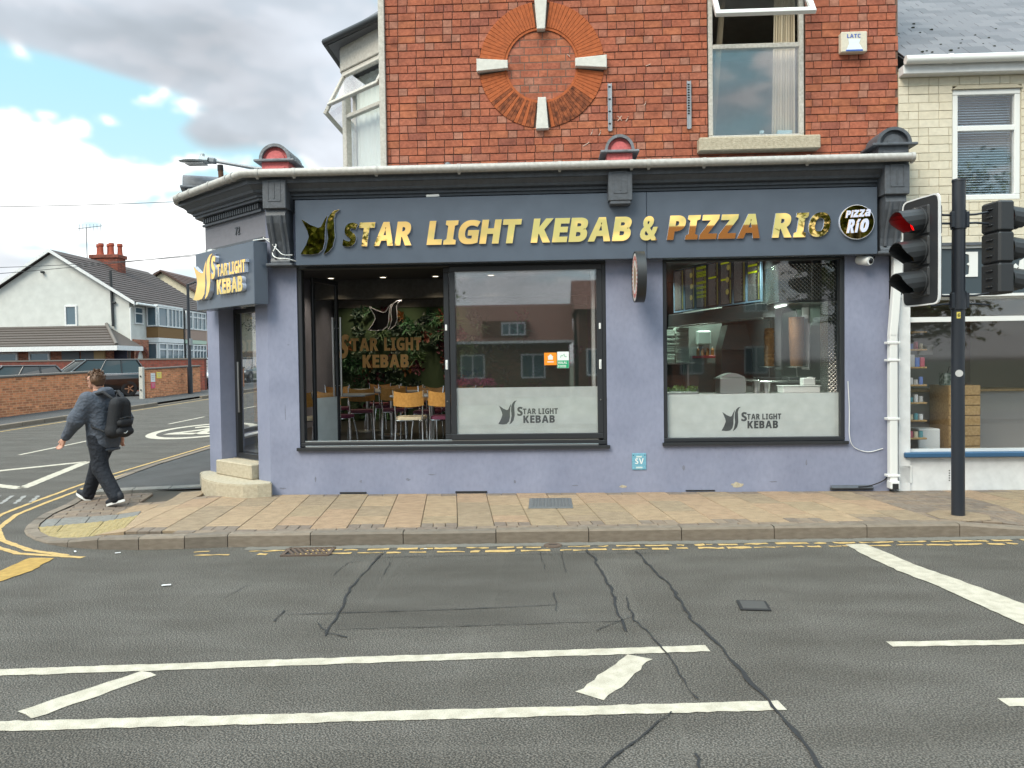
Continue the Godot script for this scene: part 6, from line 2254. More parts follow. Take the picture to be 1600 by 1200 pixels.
# ---------------------------------------------------------------- the shop next door
func build_neighbour() -> void:
	var nb := thing("cream_house", "cream painted brick house with a white shop front and slate roof", "building")
	var Z := -0.02
	var X1 := 9.5
	var b := MB.new()
	b.span(4.325, 4.97, 3.0, 5.1, -0.3, Z - 0.012)
	b.span(5.77, X1, 3.0, 5.1, -0.3, Z - 0.012)
	b.span(4.97, 5.77, 3.0, 3.53, -0.3, Z - 0.012)
	b.span(4.97, 5.77, 4.90, 5.1, -0.3, Z - 0.012)
	b.span(X1 - 0.2, X1, 0.0, 5.1, -7.0, -0.3)
	b.span(4.325, X1, 0.0, 5.1, -7.2, -7.0)
	var wall := part(nb, "brick_wall", b, mat("cream_joint", lin(0.50, 0.455, 0.35), 0.85, 0.0, textures["soft"], 1.0))
	var rest := {}
	var list := []
	var y := 3.0
	var row := 0
	while y < 5.08:
		var x := 4.33 - (0.12 if row % 2 else 0.0)
		while x < X1:
			var l := 0.235 if rng.randf() < 0.75 else 0.112
			var x0 := maxf(x, 4.33)
			var x1 := minf(x + l, X1)
			if x1 - x0 > 0.04:
				for c in Geometry2D.clip_polygons(rect2(x0, x1, y, minf(y + 0.0965, 5.09)), rect2(4.96, 5.78, 3.525, 4.905)):
					if not Geometry2D.is_polygon_clockwise(c): list.append([c, x0])
			x += l + 0.005
		y += 0.101
		row += 1
	list.sort_custom(func(p, q): return p[1] < q[1])
	for i in list.size():
		var k := rng.randi() % 3
		var p := tile(list[i][0], Z - 0.04, Z + rng.randf_range(-0.0035, 0.0015), 0.003)
		if i < 300: part(wall, "brick", p, M["cream_brick_%d" % k])
		else:
			var key := "cream_brick_%d" % k
			if not rest.has(key): rest[key] = MB.new()
			rest[key].v.append_array(p.v)
			rest[key].n.append_array(p.n)
	joined(wall, "brickwork", rest)
	# eaves
	b = MB.new()
	b.bev(Vector3((4.33 + X1) / 2, 5.08, 0.03), Vector3(X1 - 4.33, 0.11, 0.14), 0.006)
	part(nb, "eaves_board", b, M["white_paint"])
	b = MB.new()
	b.tube([Vector3(4.33, 5.17, 0.15), Vector3(X1, 5.17, 0.15)], 0.052, 12)
	var g := part(nb, "gutter", b, M["white_plastic"])
	for x in [4.85, 6.0, 7.2]:
		b = MB.new()
		b.tube([Vector3(x - 0.025, 5.17, 0.15), Vector3(x + 0.025, 5.17, 0.15)], 0.058, 12)
		part(g, "union", b, M["white_plastic"])
	# slates
	var pitch := 0.62
	var R := Transform3D(Basis(Vector3.RIGHT, -PI / 2 + pitch), Vector3(4.33, 5.2, 0.13))
	b = MB.new()
	b.quad(R * Vector3(0, 0, -0.02), R * Vector3(X1 - 4.33, 0, -0.02), R * Vector3(X1 - 4.33, 4.6, -0.02), R * Vector3(0, 4.6, -0.02))
	b.quad(Vector3(X1, 5.1, -7.2), Vector3(4.33, 5.1, -7.2), R * Vector3(0, 4.6, -0.02), R * Vector3(X1 - 4.33, 4.6, -0.02))
	var roof := part(nb, "roof", b, M["slate_3"])
	var srest := {}
	var n := 0
	for r in 26:
		var sx := -0.13 if r % 2 else 0.0
		while sx < X1 - 4.33:
			var x0 := maxf(sx, 0.0)
			var x1 := minf(sx + 0.262, X1 - 4.33)
			if x1 - x0 > 0.03:
				var t := R * Transform3D(Basis(Vector3.RIGHT, 0.03), Vector3(0, r * 0.165, 0.004 + rng.randf_range(0, 0.003)))
				var p := tile(rect2(x0, x1, 0.0, 0.34), 0.0, 0.008, 0.002, t)
				var key := "slate_%d" % (rng.randi() % 4)
				if x0 < 2.6 and r < 16 and n < 300:
					n += 1
					part(roof, "slate", p, M[key])
				else:
					if not srest.has(key): srest[key] = MB.new()
					srest[key].v.append_array(p.v)
					srest[key].n.append_array(p.n)
			sx += 0.265
	joined(roof, "slating", srest)
	var moss := MB.new()
	for i in 26:
		var c := R * Vector3(rng.randf_range(0.1, 2.6), rng.randf_range(0.1, 1.6), 0.02)
		moss.ball(c, Vector3(0.022, 0.014, 0.02) * rng.randf_range(0.6, 1.3), 6)
	var mo := part(roof, "moss", moss, mat("moss", lin(0.03, 0.035, 0.025), 1.0))
	mo.set_meta("kind", "stuff")
	# upstairs window with a slatted blind
	b = MB.new()
	frame_bars(b, 4.97, 5.77, 3.53, 4.86, -0.10, -0.03, 0.065, [], [4.395])
	var w := part(nb, "window", b, M["white_plastic"])
	pane(w, 5.03, 5.71, 3.59, 4.37, -0.05)
	pane(w, 5.03, 5.71, 4.43, 4.80, -0.05)
	for i in 40:
		b = MB.new()
		b.box(Vector3(5.37, 3.60 + 0.031 * i, -0.16), Vector3(0.70, 0.002, 0.028), Basis(Vector3.RIGHT, 0.7))
		part(w, "blind_slat", b, mat("blind", lin(0.22, 0.30, 0.38), 0.5))
	b = MB.new()
	b.extrude(PackedVector2Array([Vector2(4.95, 4.862), Vector2(5.79, 4.862), Vector2(5.72, 4.90), Vector2(5.02, 4.90)]), -0.1, -0.004)
	part(w, "lintel", b, M["cream_joint"])
	b = MB.new()
	b.span(4.4, 9.2, 3.1, 3.2, -6.9, -0.31)
	b.span(4.4, 9.2, 3.2, 5.1, -2.2, -2.1)
	b.span(4.4, 9.2, 5.1, 5.16, -6.9, -0.31)
	part(nb, "upper_room", b, M["room_wall"])
	# shop front
	b = MB.new()
	b.span(4.30, 4.44, 0.0, 2.36, -0.28, 0.03)
	part(nb, "pilaster", b, M["white_paint"])
	b = MB.new()
	b.span(4.29, X1, -0.1, 0.40, -0.25, 0.0)
	part(nb, "stall_riser", b, M["white_paint"])
	b = MB.new()
	b.bev(Vector3(4.38, 0.2, 0.015), Vector3(0.16, 0.22, 0.03), 0.006)
	part(nb, "meter_cover", b, M["white_plastic"])
	b = MB.new()
	b.bev(Vector3((4.36 + X1) / 2, 0.44, 0.0), Vector3(X1 - 4.36, 0.065, 0.16), 0.012)
	part(nb, "window_sill", b, mat("sill_blue", lin(0.03, 0.095, 0.19), 0.4))
	b = MB.new()
	for s in [[0.47, 0.50, 4.44, X1], [2.06, 2.12, 4.44, X1], [2.33, 2.37, 4.44, X1]]: b.span(s[2], s[3], s[0], s[1], -0.14, -0.02)
	for x in [5.02, 7.2]: b.span(x, x + 0.05, 2.12, 2.33, -0.13, -0.025)
	b.span(7.2, 7.26, 0.5, 2.06, -0.13, -0.025)
	var sf := part(nb, "shop_window", b, M["white_plastic"])
	pane(sf, 4.44, 7.2, 0.50, 2.06, -0.07, "glass", 1)
	pane(sf, 4.44, 5.02, 2.12, 2.33, -0.07)
	pane(sf, 5.07, 7.2, 2.12, 2.33, -0.07)
	pane(sf, 7.26, 9.3, 0.50, 2.06, -0.07)
	b = MB.new()
	for i in 5:
		for j in 5: b.box(Vector3(4.92 + 0.03 * i, 0.12 + 0.03 * j, 0.001), Vector3(0.013, 0.013, 0.006))
	part(nb, "air_brick", b, M["rubber"])
	# pipe down the joint of the houses
	b = MB.new()
	var pts := [Vector3(4.255, 3.02, 0.09), Vector3(4.255, 2.6, 0.09), Vector3(4.20, 1.9, 0.09), Vector3(4.20, 0.12, 0.09)]
	for i in 3:
		var c: Vector3 = (pts[i] + pts[i + 1]) / 2
		var d: Vector3 = pts[i + 1] - pts[i]
		b.bev(c, Vector3(0.095 if i else 0.11, d.length() + 0.03, 0.085), 0.008, Basis(Vector3.BACK, atan2(d.x, -d.y)))
	b.bev(Vector3(4.20, 0.09, 0.11), Vector3(0.11, 0.10, 0.12), 0.01)
	var dp := part(nb, "downpipe", b, M["white_plastic"])
	for yy in [1.81, 1.60, 0.89, 0.20]:
		b = MB.new()
		b.bev(Vector3(4.20, yy, 0.085), Vector3(0.15, 0.03, 0.11), 0.005)
		part(dp, "pipe_clip", b, M["white_plastic"])
	b = MB.new()
	b.box(Vector3(4.20, 0.075, 0.172), Vector3(0.07, 0.07, 0.004))
	part(dp, "outlet", b, M["rubber"])
	# its fascia sign
	var s := thing("neighbour_sign", "dark slate sign with white letters over the cream house shop window", "sign", Vector3(4.31, 2.37, -0.02))
	b = MB.new()
	b.span(0, X1 - 4.31, 0.02, 0.57, 0.0, 0.05)
	part(s, "panel", b, mat("sign_slate", lin(0.045, 0.062, 0.075), 0.4))
	b = MB.new()
	b.span(0, X1 - 4.31, 0.57, 0.60, 0.0, 0.07)
	b.span(0, X1 - 4.31, -0.012, 0.02, 0.0, 0.07)
	part(s, "white_edge", b, M["white_plastic"])
	b = MB.new()
	b.span(0, X1 - 4.31, 0.601, 0.635, 0.0, 0.10)
	part(s, "drip_ledge", b, M["trim_paint"])
	b = MB.new()
	var E := PackedVector2Array([Vector2(0.775, 0.225), Vector2(0.925, 0.225), Vector2(0.925, 0.525), Vector2(0.775, 0.525), Vector2(0.775, 0.505), Vector2(0.82, 0.49), Vector2(0.825, 0.40), Vector2(0.80, 0.385), Vector2(0.80, 0.372), Vector2(0.825, 0.36), Vector2(0.82, 0.26), Vector2(0.775, 0.245)])
	b.extrude(E, 0.05, 0.06)
	part(s, "letter", b, M["white_plastic"])
	for q in [[[1.27, 0.32], [1.32, 0.375], [1.355, 0.34], [1.31, 0.29]], [[1.35, 0.29], [1.37, 0.41], [1.43, 0.44], [1.45, 0.36], [1.50, 0.41], [1.54, 0.30], [1.47, 0.31], [1.42, 0.26]]]:
		b = MB.new()
		var p := PackedVector2Array()
		for v in q: p.append(Vector2(v[0] + 0.05, v[1]))
		b.extrude(p, 0.05, 0.06)
		part(s, "letter", b, M["white_plastic"])
	part(s, "letter", lettering("B", 0.3, 0.01, 0.5), M["white_plastic"], Vector3(2.1, 0.22, 0.05))
	part(s, "letter", lettering("Y", 0.3, 0.01, 0.5), M["white_plastic"], Vector3(2.5, 0.22, 0.05))
	# inside
	b = MB.new()
	b.span(4.44, 9.2, 0.1, 0.2, -6.9, -0.26)
	part(nb, "shop_floor", b, mat("vinyl_floor", lin(0.10, 0.09, 0.08), 0.4))
	b = MB.new()
	b.span(4.44, 9.2, 0.2, 3.0, -3.2, -3.1)
	b.span(4.325, 4.44, 0.0, 3.0, -3.1, -0.28)
	b.span(9.1, 9.2, 0.2, 3.0, -3.1, -0.26)
	part(nb, "interior_wall", b, mat("tan_wall", lin(0.30, 0.25, 0.19), 0.8))
	b = MB.new()
	b.span(4.44, 9.2, 2.9, 3.0, -3.1, -0.26)
	part(nb, "ceiling", b, mat("pale_ceiling", lin(0.5, 0.5, 0.48), 0.8))
	var shf := thing("shelf_unit", "pale wood shelves of small goods inside the cream house shop", "shelf", Vector3(4.62, 0.5, -0.55))
	b = MB.new()
	b.span(-0.17, -0.15, -0.3, 1.6, -0.25, 0.2)
	part(shf, "side_panel", b, M["counter_laminate"])
	var pine := mat("pine", lin(0.46, 0.31, 0.14), 0.5, 0.0, noise_tex("pine_grain", 0.02, Color(0.8, 0.76, 0.7), Color(1, 1, 1)), 2.0)
	for i in 7:
		b = MB.new()
		b.bev(Vector3(0.03, 0.1 + 0.225 * i, 0), Vector3(0.34, 0.022, 0.42), 0.004)
		part(shf, "shelf_board", b, pine)
	var goods := [lin(0.5, 0.5, 0.5), lin(0.12, 0.2, 0.5), lin(0.45, 0.1, 0.15), lin(0.6, 0.55, 0.4), lin(0.1, 0.3, 0.35), lin(0.65, 0.65, 0.66)]
	for i in 6:
		for j in 5:
			b = MB.new()
			var h := rng.randf_range(0.06, 0.10)
			if i == 4: b.bev(Vector3(0, h * 0.8, 0), Vector3(0.055, h * 1.6, 0.1), 0.004)
			else: b.lathe([Vector2(0, 0), Vector2(0.026, 0), Vector2(0.026, h), Vector2(0, h)], 10)
			solo("packed_good", "small packet or reel on the pale wood shelves", "packet", b, mat("goods_%d" % ((i + j) % 6), goods[(i + j) % 6], 0.5), Vector3(4.53 + 0.062 * j, 0.6115 + 0.225 * i, -0.42), "small goods on the shop shelves")
	var dr := thing("pine_drawers", "tall pine chest of eight shallow drawers in the neighbouring shop", "drawers", Vector3(5.42, 0.2, -0.75))
	b = MB.new()
	b.span(-0.20, 0.20, 0.0, 1.06, -0.35, 0.14)
	part(dr, "carcass", b, pine)
	for i in 8:
		b = MB.new()
		b.bev(Vector3(0, 0.07 + 0.132 * i, 0.15), Vector3(0.395, 0.122, 0.02), 0.006)
		part(dr, "drawer", b, pine)
	var cn := thing("shop_counter", "long low sales counter inside the neighbouring shop", "counter", Vector3(5.0, 0.2, -1.5))
	b = MB.new()
	b.span(-0.4, 1.6, 0.0, 0.95, -0.3, 0.25)
	part(cn, "carcass", b, mat("counter_grey", lin(0.35, 0.34, 0.33), 0.6))
	b = MB.new()
	b.bev(Vector3(0.6, 0.97, 0), Vector3(2.06, 0.035, 0.62), 0.006)
	part(cn, "top", b, pine)
	var wbx := thing("white_bin", "white box bin standing by the shop counter", "bin", Vector3(4.98, 0.2, -0.75))
	b = MB.new()
	b.bev(Vector3(0, 0.25, 0), Vector3(0.28, 0.5, 0.28), 0.012)
	part(wbx, "body", b, M["white_plastic"])
	b = MB.new()
	b.bev(Vector3(0.02, 0.1, 0.16), Vector3(0.2, 0.2, 0.03), 0.006)
	part(wbx, "dark_front", b, M["counter_laminate"])
	var bag := thing("goods_bag", "printed bag of goods on top of the pine drawers", "bag", Vector3(5.33, 1.26, -0.75))
	b = MB.new()
	b.extrude(PackedVector2Array([Vector2(-0.13, 0), Vector2(0.13, 0), Vector2(0.15, 0.17), Vector2(-0.12, 0.16)]), -0.06, 0.06)
	part(bag, "bag", b, mat("bag_print", lin(0.42, 0.46, 0.45), 0.6, 0.0, noise_tex("bagprint", 0.06, Color(0.15, 0.25, 0.2), Color(1, 1, 1), 128, FastNoiseLite.TYPE_CELLULAR, 1), 3.0))
	b = MB.new()
	b.tube([Vector3(-0.05, 0.16, 0), Vector3(-0.03, 0.24, 0), Vector3(0.03, 0.24, 0), Vector3(0.05, 0.16, 0)], 0.006, 5)
	part(bag, "handle", b, M["rubber"])
	var idr := thing("inner_door", "brown wooden inner door with long panes in the neighbouring shop", "door", Vector3(6.2, 0.2, -3.08))
	b = MB.new()
	frame_bars(b, -0.6, 0.6, 0.0, 2.2, 0.0, 0.06, 0.16)
	part(idr, "frame", b, mat("brown_door", lin(0.13, 0.055, 0.028), 0.5))
	b = MB.new()
	b.span(-0.44, 0.44, 0.16, 2.04, 0.02, 0.026)
	part(idr, "pane", b, mat("dull_pane", lin(0.22, 0.22, 0.2), 0.3))
	b = MB.new()
	b.bev(Vector3(-0.1, 1.55, 0.05), Vector3(0.22, 0.16, 0.01), 0.003)
	part(idr, "notice", b, M["paper"])

# ---------------------------------------------------------------- traffic signal
func signal_head(parent: Node3D, at: Vector3, turn: float, board: bool, lit: bool) -> void:
	var hd := part(parent, "signal_head", _head_box(), M["black_plastic"], at, "signal head with a white edged backing board" if board else "signal head seen from behind")
	hd.rotation.y = turn
	for k in 3:
		var y := 0.31 - 0.31 * k
		var b := MB.new()
		# hood: an open tube, longer above
		var n := 16
		for i in n:
			var f := func(j: int, z: float, r: float) -> Vector3:
				var t := TAU * j / n
				return Vector3(cos(t) * r, y + sin(t) * r - (0.03 if z > 0.2 else 0.0), z)
			var l := func(j: int) -> float: return 0.20 + 0.15 * smoothstep(-0.75, 0.35, sin(TAU * j / n))
			b.quad(f.call(i, 0.09, 0.125), f.call(i, l.call(i), 0.118), f.call(i + 1, l.call(i + 1), 0.118), f.call(i + 1, 0.09, 0.125))
			b.quad(f.call(i, 0.09, 0.119), f.call(i + 1, 0.09, 0.119), f.call(i + 1, l.call(i + 1), 0.112), f.call(i, l.call(i), 0.112))
			b.quad(f.call(i, l.call(i), 0.118), f.call(i, l.call(i), 0.112), f.call(i + 1, l.call(i + 1), 0.112), f.call(i + 1, l.call(i + 1), 0.118))
		part(hd, "hood", b, M["black_plastic"])
		b = MB.new()
		b.ball(Vector3(0, y, 0.095), Vector3(0.112, 0.112, 0.03), 16)
		var m: Material = glow("red_lens", Color(1.0, 0.05, 0.06), 0.75) if lit and k == 0 else mat("dark_lens_%d" % k, [lin(0.05, 0.008, 0.008), lin(0.05, 0.03, 0.006), lin(0.006, 0.03, 0.02)][k], 0.2)
		part(hd, "signal_lamp", b, m)
		if lit and k == 0:
			var o := OmniLight3D.new()
			o.name = "red_light"
			o.light_color = Color(1.0, 0.06, 0.06)
			o.light_energy = 0.006
			o.light_size = 0.08
			o.omni_range = 5.0
			o.shadow_enabled = true
			hd.add_child(o)
			o.position = Vector3(0, y, 0.17)
	if board:
		var b := MB.new()
		var q := PackedVector2Array()
		for p in disc2(Vector2(), 1.0, 24): q.append(Vector2(signf(p.x) * pow(absf(p.x), 0.22) * 0.25, signf(p.y) * pow(absf(p.y), 0.12) * 0.535))
		b.extrude(q, 0.055, 0.068)
		part(hd, "backing_board", b, M["black_plastic"])
		b = MB.new()
		var r := PackedVector2Array()
		for p in q: r.append(p * Vector2(1.075, 1.025))
		for i in q.size():
			var j := (i + 1) % q.size()
			b.quad(Vector3(q[i].x, q[i].y, 0.0715), Vector3(r[i].x, r[i].y, 0.0715), Vector3(r[j].x, r[j].y, 0.0715), Vector3(q[j].x, q[j].y, 0.0715))
			b.quad(Vector3(r[i].x, r[i].y, 0.052), Vector3(r[j].x, r[j].y, 0.052), Vector3(r[j].x, r[j].y, 0.0715), Vector3(r[i].x, r[i].y, 0.0715))
			b.quad(Vector3(r[i].x, r[i].y, 0.052), Vector3(q[i].x, q[i].y, 0.052), Vector3(q[j].x, q[j].y, 0.052), Vector3(r[j].x, r[j].y, 0.052))
		part(hd, "white_border", b, M["white_paint"])

func _head_box() -> ArrayMesh:
	var b := MB.new()
	for k in 3:
		b.bev(Vector3(0, 0.31 - 0.31 * k, 0.0), Vector3(0.27, 0.307, 0.17), 0.02)
		b.lathe([Vector2(0.135, 0.085), Vector2(0.135, 0.1), Vector2(0.125, 0.105)], 18, Transform3D(Basis(Vector3.RIGHT, PI / 2), Vector3(0, 0.31 - 0.31 * k, 0)))
		for j in 3: b.bev(Vector3(0.0, 0.31 - 0.31 * k + 0.08 - 0.08 * j, -0.09), Vector3(0.09, 0.016, 0.02), 0.005)
	return b.mesh()

func build_street_furniture() -> void:
	var t := thing("traffic_signal", "black traffic signal post with two heads showing red", "traffic light", Vector3(4.22, paved(4.22, 1.54), 1.54))
	var b := MB.new()
	b.tube([Vector3(0, -0.02, 0), Vector3(-0.005, 1.5, 0), Vector3(0.004, 3.42, 0)], 0.063, 20)
	part(t, "post", b, M["pole_black"])
	b = MB.new()
	b.lathe([Vector2(0.064, 0), Vector2(0.068, 0.0), Vector2(0.066, 0.02), Vector2(0, 0.035)], 20, Transform3D(Basis(), Vector3(0.004, 3.41, 0)))
	part(t, "post_cap", b, M["pole_black"])
	for y in [3.02, 2.2]:
		b = MB.new()
		b.tube([Vector3(0, y - 0.09, 0), Vector3(0, y + 0.09, 0)], 0.074, 20)
		b.bev(Vector3(-0.07, y, 0.02), Vector3(0.04, 0.16, 0.05), 0.006)
		b.bev(Vector3(0.07, y, 0.02), Vector3(0.04, 0.16, 0.05), 0.006)
		part(t, "clamp", b, M["pole_black"])
		for s in [-1, 1]:
			b = MB.new()
			for dy in [-0.035, 0.05]: b.tube([Vector3(0.06 * s, y + dy, 0), Vector3(0.16 * s, y + dy, 0.02), Vector3(0.29 * s, y + dy * 1.4, 0.03)], 0.012, 6)
			part(t, "bracket", b, M["pole_black"])
	signal_head(t, Vector3(-0.335, 2.70, 0.03), -1.34, true, true)
	signal_head(t, Vector3(0.37, 2.72, 0.03), 1.72, false, false)
	b = MB.new()
	b.lathe([Vector2(0, 0.003), Vector2(0.035, 0.003), Vector2(0.036, 0)], 20, Transform3D(Basis(Vector3.UP, -0.35) * Basis(Vector3.RIGHT, PI / 2), Vector3(-0.023, 1.46, 0.0605)))
	part(t, "round_sticker", b, mat("sticker_grey", lin(0.5, 0.5, 0.5), 0.6, 0.0, textures["grain"], 8.0))
	b = MB.new()
	b.bev(Vector3(-0.028, 2.05, 0.0585), Vector3(0.035, 0.065, 0.004), 0.001, Basis(Vector3.UP, -0.42))
	part(t, "number_tag", b, mat("tag_yellow", lin(0.6, 0.5, 0.1), 0.5))
	part(t, "number_tag", lettering("6", 0.035, 0.001, 0.0), M["rubber"], Vector3(-0.037, 2.033, 0.0575)).rotation.y = -0.42
	b = MB.new()
	b.extrude(disc2(Vector2(), 0.3, 7), 0.0, 0.0035, Transform3D(Basis(Vector3.RIGHT, -PI / 2), Vector3(0.0, -0.0, 0.02)))
	part(t, "mortar_patch", b, M["slab_3"])

# ---------------------------------------------------------------- far brickwork, too distant to tell bricks apart
func brick_tex(key: String, a: Color, b: Color, mortar: Color) -> ImageTexture:
	var im := Image.create(256, 256, false, Image.FORMAT_RGB8)
	im.fill(mortar)
	var r := RandomNumberGenerator.new()
	r.seed = key.hash()
	for row in 16:
		var x := -32 if row % 2 else 0
		while x < 256:
			var c := a.lerp(b, r.randf())
			c = c * r.randf_range(0.8, 1.12)
			for k in [0, 256]: im.fill_rect(Rect2i(x + 2 + k, row * 16 + 2, 58, 12), c)
			x += 64
	return ImageTexture.create_from_image(im)

func far_brick(key: String, a: Color, b: Color, mortar: Color) -> StandardMaterial3D:
	var m := mat(key, Color(1, 1, 1), 0.92, 0.0, brick_tex(key, a.linear_to_srgb(), b.linear_to_srgb(), mortar.linear_to_srgb()), 0.85)
	detail(m, textures["streak"], Vector3(0.5, 0.5, 0.5))
	return m

# window facing +x (dir 1) or +z: frame with bars and a pane
func side_window(parent: Node3D, x: float, z0: float, z1: float, y0: float, y1: float, cols: int, rows: Array, t := 0.07) -> void:
	var b := MB.new()
	for s in [[y0, y0 + t], [y1 - t, y1]]: b.span(x - 0.04, x + 0.05, s[0], s[1], z0, z1)
	for i in cols + 1:
		var z := lerpf(z0 + t / 2, z1 - t / 2, float(i) / cols)
		b.span(x - 0.035, x + 0.045, y0 + t, y1 - t, z - t / 2, z + t / 2)
	for y in rows: b.span(x - 0.03, x + 0.04, y - t / 2, y + t / 2, z0 + t, z1 - t)
	var w := part(parent, "window", b, M["white_paint"])
	b = MB.new()
	b.span(x - 0.01, x - 0.005, y0 + t, y1 - t, z0 + t, z1 - t)
	part(w, "pane", b, M["far_pane"])
	b = MB.new()
	b.span(x - 0.22, x - 0.20, y0 + 0.02, y1 - 0.02, z0 + 0.02, z1 - 0.02)
	part(w, "blind", b, M["far_blind"])

func front_window(parent: Node3D, z: float, x0: float, x1: float, y0: float, y1: float, cols: int, t := 0.07, called := "window") -> void:
	var b := MB.new()
	frame_bars(b, x0, x1, y0, y1, z - 0.04, z + 0.05, t)
	for i in range(1, cols):
		var x := lerpf(x0 + t / 2, x1 - t / 2, float(i) / cols)
		b.span(x - t / 2, x + t / 2, y0 + t, y1 - t, z - 0.035, z + 0.045)
	var w := part(parent, called, b, M["white_paint"])
	b = MB.new()
	b.span(x0 + t, x1 - t, y0 + t, y1 - t, z - 0.01, z - 0.005)
	part(w, "pane", b, M["far_pane"])
	b = MB.new()
	b.span(x0 + 0.02, x1 - 0.02, y0 + 0.02, y1 - 0.02, z - 0.22, z - 0.20)
	part(w, "blind", b, M["far_blind"])

func arch(parent: Node3D, x: float, zc: float, w: float, y0: float, spring: float, brick: Material) -> void:
	var b := MB.new()
	var q := PackedVector2Array([Vector2(-w / 2 - 0.35, y0), Vector2(-w / 2, y0), Vector2(-w / 2, spring)])
	for i in 11: q.append(Vector2(-cos(PI * i / 10) * w / 2, spring + sin(PI * i / 10) * w / 2))
	q.append(Vector2(w / 2, y0)); q.append(Vector2(w / 2 + 0.28, y0)); q.append(Vector2(w / 2 + 0.28, spring + w / 2 + 0.55)); q.append(Vector2(-w / 2 - 0.35, spring + w / 2 + 0.55))
	b.extrude(q, 0.0, 0.25, Transform3D(Basis(Vector3.FORWARD, Vector3.UP, Vector3.RIGHT), Vector3(x, 0, zc)))
	var o := part(parent, "porch_arch", b, brick)
	b = MB.new()
	for i in 13:
		var a0 := PI * i / 13 + 0.02
		var a1 := PI * (i + 1) / 13 - 0.02
		var p := PackedVector2Array()
		for e in [[a0, 0.0], [a1, 0.0], [a1, 0.2], [a0, 0.2]]: p.append(Vector2(-cos(e[0]), sin(e[0])) * (w / 2 + e[1]) + Vector2(0, spring))
		b.extrude(p, 0.2, 0.28, Transform3D(Basis(Vector3.FORWARD, Vector3.UP, Vector3.RIGHT), Vector3(x, 0, zc)))
	part(o, "arch_bricks", b, M["dark_red_brick"])
	b = MB.new()
	b.span(x - 0.9, x - 0.86, y0, spring + w / 2, zc - w / 2, zc + w / 2)
	part(o, "inner_door", b, M["far_door"])

func roof_prism(parent: Node3D, x0: float, x1: float, ridge: Vector2, eave: float, z0: float, z1: float, m: Material, thick := 0.12) -> MeshInstance3D:
	var b := MB.new()
	var q := PackedVector2Array([Vector2(x0, eave), Vector2(ridge.x, ridge.y), Vector2(x1, eave), Vector2(x1, eave - thick), Vector2(ridge.x, ridge.y - thick), Vector2(x0, eave - thick)])
	b.extrude(q, minf(z0, z1), maxf(z0, z1))
	# courses of tiles as shallow steps
	for s in [[x0, 1.0], [x1, -1.0]]:
		var a := Vector2(s[0], eave)
		var n := int(a.distance_to(ridge) / 0.33)
		var d := (ridge - a).normalized()
		var up: Vector2 = Vector2(-d.y, d.x) * s[1]
		for i in n:
			var p := a + d * (0.33 * i)
			var r := a + d * minf(0.33 * (i + 1) + 0.02, a.distance_to(ridge))
			b.extrude(PackedVector2Array([p + up * 0.045, p, r, r + up * 0.012]), minf(z0, z1) - 0.01, maxf(z0, z1) + 0.01)
	return part(parent, "roof", b, m)

